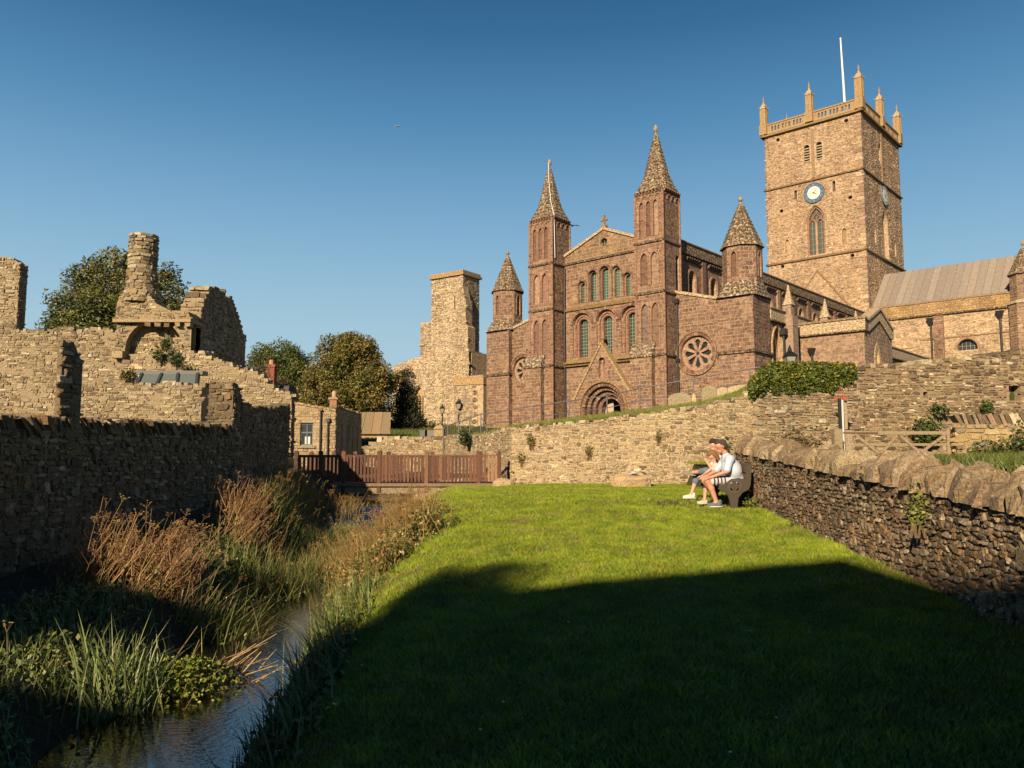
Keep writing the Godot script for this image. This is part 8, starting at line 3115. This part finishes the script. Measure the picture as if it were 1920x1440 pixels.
	var sh := []
	sh.append([P.call(4.41, 1.08, -15.95), P.call(4.35, 1.3, -15.95), 0.185, 0.19])
	sh.append([P.call(4.35, 1.3, -15.95), P.call(4.28, 1.47, -15.95), 0.185, 0.12])
	sh.append([P.call(4.28, 1.49, -16.12), P.call(4.28, 1.49, -15.78), 0.088, 0.088])
	sh.append([P.call(4.36, 1.25, -16.04), P.call(4.36, 1.25, -15.86), 0.165, 0.165])
	sh.append([P.call(4.26, 1.54, -15.95), P.call(4.25, 1.56, -15.95), 0.075, 0.07])
	for a in arms:
		sh.append([a[0], a[0].lerp(a[1], 0.85), 0.078, 0.074])
	put("shirt", sdf_mesh(sh, 0.014, 0.045, Color(0.52, 0.60, 0.72)), M["cloth"], man)
	# shorts: pale cloth with navy hem stripes
	for l in legs:
		put("shorts", sdf_mesh([[l[0] + Vector3(0.03, 0, 0), l[0].lerp(l[1], 0.78), 0.112, 0.092]], 0.013, 0.03, Color(0.55, 0.55, 0.56)), M["cloth"], man)
		for k in 4:
			var c: Vector3 = l[0].lerp(l[1], 0.36 + k * 0.13)
			var d: Vector3 = (l[1] - l[0]).normalized()
			var r := lerpf(0.112, 0.092, (0.36 + k * 0.13) / 0.78) + 0.003
			stripe(man, c, d, r)
	shoe(man, legs[0][2] + Vector3(0.05, -0.1, 0), Vector3(-1, 0, 0.12), 1.05, Color(0.13, 0.16, 0.18), Color(0.7, 0.68, 0.64))
	shoe(man, legs[1][2] + Vector3(0.05, -0.1, 0), Vector3(-1, 0, -0.05), 1.05, Color(0.13, 0.16, 0.18), Color(0.7, 0.68, 0.64))
	# ---- woman
	var wo := Vector3(4.3, 0.6, -17.2)
	var wom := thing("person", "seated woman with dark hair, white top and rolled denim, at the bench's far end", "person", wo, 0.0, "people on the bench")
	P = func(x: float, y: float, z: float) -> Vector3: return Vector3(x, y, z) - wo
	var SW := Color(0.62, 0.34, 0.23)
	sk = []
	sk.append([P.call(4.5, 1.12, -17.2), P.call(4.46, 1.34, -17.2), 0.12, 0.11])
	sk.append([P.call(4.46, 1.34, -17.2), P.call(4.41, 1.52, -17.2), 0.11, 0.08])
	sk.append([P.call(4.41, 1.54, -17.2), P.call(4.375, 1.7, -17.2), 0.05, 0.048])
	sk.append([P.call(4.42, 1.5, -17.34), P.call(4.42, 1.5, -17.06), 0.058, 0.058])
	arms = [[P.call(4.42, 1.48, -17.04), P.call(4.2, 1.3, -16.94), P.call(4.1, 1.5, -17.08)], [P.call(4.42, 1.48, -17.36), P.call(4.25, 1.27, -17.42), P.call(4.05, 1.22, -17.3)]]
	for a in arms:
		sk.append([a[0], a[1], 0.045, 0.037])
		sk.append([a[1], a[2], 0.036, 0.024])
	legs = [[P.call(4.47, 1.07, -17.3), P.call(3.99, 1.12, -17.36), P.call(3.86, 0.74, -17.36)], [P.call(4.47, 1.09, -17.1), P.call(4.08, 1.24, -16.92), P.call(3.84, 1.2, -17.26)]]
	for l in legs:
		sk.append([l[0], l[1], 0.085, 0.058])
		sk.append([l[1], l[1].lerp(l[2], 0.35), 0.055, 0.052])
		sk.append([l[1].lerp(l[2], 0.35), l[2], 0.052, 0.034])
	sk.append([legs[0][2], legs[0][2] + Vector3(-0.06, -0.05, 0), 0.034, 0.03])
	sk.append([legs[1][2], legs[1][2] + Vector3(-0.08, -0.03, -0.05), 0.034, 0.03])
	sk.append_array(hand_bones(arms[0][2], Vector3(-0.35, 0.9, -0.1), Vector3(1, 0.1, 0), 0.88, 0.6))
	sk.append_array(hand_bones(arms[1][2], Vector3(-0.9, -0.1, 0.2), Vector3(0, -1, 0), 0.88, 0.6))
	sk.append_array(head(wom, P.call(4.345, 1.78, -17.2), Vector3(-1, -0.2, 0.15), 1.0, SW, [[-0.03, 0.05, -0.02, 0.02, 0.08, 0.0, 0.09, 0.078], [-0.03, 0.05, 0.02, 0.035, 0.085, 0.0, 0.09, 0.068], [-0.05, 0.0, -0.05, -0.055, -0.06, -0.02, 0.065, 0.05], [-0.05, 0.0, 0.05, -0.055, -0.06, 0.02, 0.065, 0.05], [0.02, 0.04, 0.075, 0.0, -0.02, 0.08, 0.035, 0.025]], Color(0.03, 0.022, 0.02)))
	put("body", sdf_mesh(sk, 0.0115, 0.022, SW), M["skin"], wom)
	sh = [[P.call(4.5, 1.1, -17.2), P.call(4.46, 1.32, -17.2), 0.15, 0.135], [P.call(4.46, 1.32, -17.2), P.call(4.42, 1.48, -17.2), 0.135, 0.1], [P.call(4.42, 1.5, -17.35), P.call(4.42, 1.5, -17.05), 0.07, 0.07]]
	for a in arms:
		sh.append([a[0], a[0].lerp(a[1], 0.5), 0.06, 0.055])
	put("top", sdf_mesh(sh, 0.014, 0.04, Color(0.78, 0.76, 0.72)), M["cloth"], wom)
	var jn := []
	for l in legs:
		jn.append([l[0] + Vector3(0.03, 0, 0), l[1], 0.11, 0.074])
		jn.append([l[1], l[1].lerp(l[2], 0.3), 0.074, 0.07])
	put("jeans", sdf_mesh(jn, 0.013, 0.03, Color(0.14, 0.18, 0.24)), M["cloth"], wom)
	shoe(wom, legs[0][2] + Vector3(0.04, -0.09, 0), Vector3(-1, 0, 0.1), 1.0, Color(0.8, 0.77, 0.72), Color(0.75, 0.72, 0.66))
	shoe(wom, legs[1][2] + Vector3(0.03, -0.06, 0.03), Vector3(-0.95, 0.12, -0.25), 1.0, Color(0.24, 0.2, 0.16), Color(0.3, 0.26, 0.2))
	# ---- child
	var co := Vector3(4.1, 0.57, -16.45)
	var ch := thing("person", "small child with brown hair and patterned top between the man and the woman", "person", co, 0.0, "people on the bench")
	P = func(x: float, y: float, z: float) -> Vector3: return Vector3(x, y, z) - co
	sk = []
	sk.append([P.call(4.27, 1.08, -16.45), P.call(4.2, 1.26, -16.45), 0.09, 0.085])
	sk.append([P.call(4.2, 1.26, -16.45), P.call(4.16, 1.36, -16.45), 0.085, 0.06])
	sk.append([P.call(4.16, 1.38, -16.45), P.call(4.14, 1.46, -16.45), 0.036, 0.036])
	sk.append([P.call(4.17, 1.35, -16.54), P.call(4.17, 1.35, -16.36), 0.04, 0.04])
	arms = [[P.call(4.16, 1.34, -16.33), P.call(4.05, 1.2, -16.27), P.call(3.92, 1.12, -16.32)], [P.call(4.16, 1.34, -16.57), P.call(4.02, 1.22, -16.6), P.call(3.9, 1.15, -16.5)]]
	for a in arms:
		sk.append([a[0], a[1], 0.034, 0.028])
		sk.append([a[1], a[2], 0.028, 0.02])
	legs = [[P.call(4.25, 1.06, -16.38), P.call(3.95, 1.06, -16.34), P.call(3.9, 0.68, -16.33)], [P.call(4.25, 1.06, -16.52), P.call(3.97, 1.06, -16.52), P.call(3.93, 0.68, -16.5)]]
	for l in legs:
		sk.append([l[0], l[1], 0.06, 0.043])
		sk.append([l[1], l[2], 0.042, 0.027])
		sk.append([l[2], l[2] + Vector3(-0.03, -0.05, 0), 0.027, 0.024])
	for a in arms:
		sk.append_array(hand_bones(a[2], Vector3(-0.9, -0.2, 0.1), Vector3(0, -1, 0), 0.68, 0.5))
	sk.append_array(head(ch, P.call(4.12, 1.545, -16.45), Vector3(-0.9, -0.6, 0.15), 0.92, SW, [[-0.03, 0.05, -0.02, 0.02, 0.08, 0.0, 0.09, 0.075], [-0.03, 0.05, 0.02, 0.035, 0.082, 0.0, 0.09, 0.066], [-0.05, 0.0, -0.055, -0.05, -0.12, -0.06, 0.062, 0.04], [-0.05, 0.0, 0.055, -0.05, -0.12, 0.06, 0.062, 0.04], [0.0, 0.02, 0.075, 0.0, -0.09, 0.08, 0.035, 0.022]], Color(0.22, 0.11, 0.05)))
	put("body", sdf_mesh(sk, 0.0115, 0.018, SW), M["skin"], ch)
	put("top", sdf_mesh([[P.call(4.28, 1.07, -16.45), P.call(4.2, 1.25, -16.45), 0.115, 0.11], [P.call(4.2, 1.25, -16.45), P.call(4.17, 1.34, -16.45), 0.105, 0.075], [P.call(4.17, 1.345, -16.55), P.call(4.17, 1.345, -16.35), 0.052, 0.052]], 0.012, 0.03, Color(0.72, 0.68, 0.6)), M["cloth"], ch)
	for k in 3:
		stripe(ch, P.call(4.265 - 0.03 * k, 1.1 + 0.065 * k, -16.45), Vector3(-0.36, 0.93, 0).normalized(), 0.118 - 0.002 * k)
	put("shorts", sdf_mesh([[legs[0][0], legs[0][0].lerp(legs[0][1], 0.7), 0.075, 0.062], [legs[1][0], legs[1][0].lerp(legs[1][1], 0.7), 0.075, 0.062]], 0.012, 0.02, Color(0.5, 0.4, 0.3)), M["cloth"], ch)
	shoe(ch, legs[0][2] + Vector3(0.02, -0.09, 0), Vector3(-1, 0, 0.1), 0.72, Color(0.66, 0.5, 0.44), Color(0.6, 0.55, 0.5))
	shoe(ch, legs[1][2] + Vector3(0.02, -0.09, 0), Vector3(-1, 0, -0.1), 0.72, Color(0.66, 0.5, 0.44), Color(0.6, 0.55, 0.5))


func stripe(parent: Node3D, c: Vector3, d: Vector3, r: float) -> void:
	var m := MB.new()
	m.col = Color(0.03, 0.035, 0.08)
	m.tube([c, c + d * 0.03], [r, r - 0.001], 20, false)
	obj("stripe", m, M["cloth"], parent)


# unseen house, its outline shaped to throw the big shadow over the near lawn
func build_shade_house() -> void:
	var T := Transform3D(Basis(Vector3(0.907, 0, 0.42), Vector3.UP, Vector3(-0.42, 0, 0.907)), Vector3.ZERO)
	var o := thing("house", "unseen house gable and lower wing, shaped to shade the near lawn", "house", Vector3(-4.2, -0.4, 9.07))
	var m := MB.new()
	m.T = T
	m.col = Color(0.5, 0.42, 0.32)
	var gp2 := PackedVector2Array([Vector2(-5.2, -1), Vector2(4.6, -1), Vector2(4.6, 6.7), Vector2(1.0, 8.7), Vector2(-0.5, 9.85), Vector2(-2.9, 8.6), Vector2(-5.2, 7.35)])
	var op := rect(0.2, 0.62, 7.46, 7.76)  # opening added so one patch of sun reaches the shaded lawn
	face(m, gp2, [op], 0.35)
	m.T = T * Transform3D(Basis.IDENTITY, Vector3(0, 0, 0.35))
	face(m, gp2, [op], 0.35)
	reveal(m, gp2, 0.0, -0.35)
	m.T = T
	m.prism(PackedVector2Array([Vector2(-5.1, -1), Vector2(4.5, -1), Vector2(4.5, 4.6), Vector2(-5.1, 4.6)]), 0.36, 7.0, true)
	obj("caster_gable", m, M["rubble"], o)
	m = MB.new()
	m.T = T
	m.col = Color(0.5, 0.42, 0.32)
	m.prism(PackedVector2Array([Vector2(-12.5, -1), Vector2(-5.21, -1), Vector2(-5.21, 6.52), Vector2(-7.1, 6.52), Vector2(-7.6, 8.0), Vector2(-12.5, 8.0)]), 0.01, 6.0, true)  # wing outline cut to the wanted shadow edge, notch leaves plants sunlit
	obj("low_wing", m, M["rubble"], o)
	m = MB.new()
	m.T = T
	m.col = Color(0.45, 0.3, 0.22)
	m.box(2.6, 3.5, 4.5, 6.0, 4.0, 4.8)
	m.box(2.5, 3.6, 6.0, 6.15, 3.9, 4.9)
	obj("chimney", m, M["rubble"], o)


# unseen trees added by that house to break the edge of its shadow
func build_shade_trees() -> void:
	var h := Vector3(-0.42, 0, 0.907)
	var r := Vector3(0.907, 0, 0.42)
	tree("shadow_tree", "small rounded tree added out of frame to break the house shadow edge", r * -4.05 + h * 8.6 + Vector3(0, -0.3, 0), [[Vector3(0, 7.2, 0), Vector3(0.75, 1.1, 0.75)], [Vector3(0.5, 6.4, 0.2), Vector3(1.0, 1.2, 0.8)], [Vector3(-0.5, 6.1, 0), Vector3(0.75, 1.3, 0.8)], [Vector3(0.75, 6.7, 0.2), Vector3(0.8, 0.9, 0.7)]], 230, 0.42, 80, 0.17, LEAFY, 0.16)
	tree("shadow_tree", "tall narrow tree added out of frame to break the shadow edge at right", r * 1.6 + h * 8.2 + Vector3(0, -0.3, 0), [[Vector3(0, 6.3, 0), Vector3(1.1, 1.5, 0.8)], [Vector3(1.0, 5.6, 0), Vector3(1.2, 1.6, 0.8)]], 150, 0.5, 80, 0.17, LEAFY, 0.16)


func _ready() -> void:
	rng.seed = 20240917
	make_view()
	make_materials()
	build_ground()
	build_cathedral()
	build_hall()
	build_ruins()
	build_walls()
	build_house()
	build_shade_house()
	build_shade_trees()
	build_footbridge()
	build_gate()
	build_railing()
	build_small()
	build_people()
	build_plants()
	build_grass()
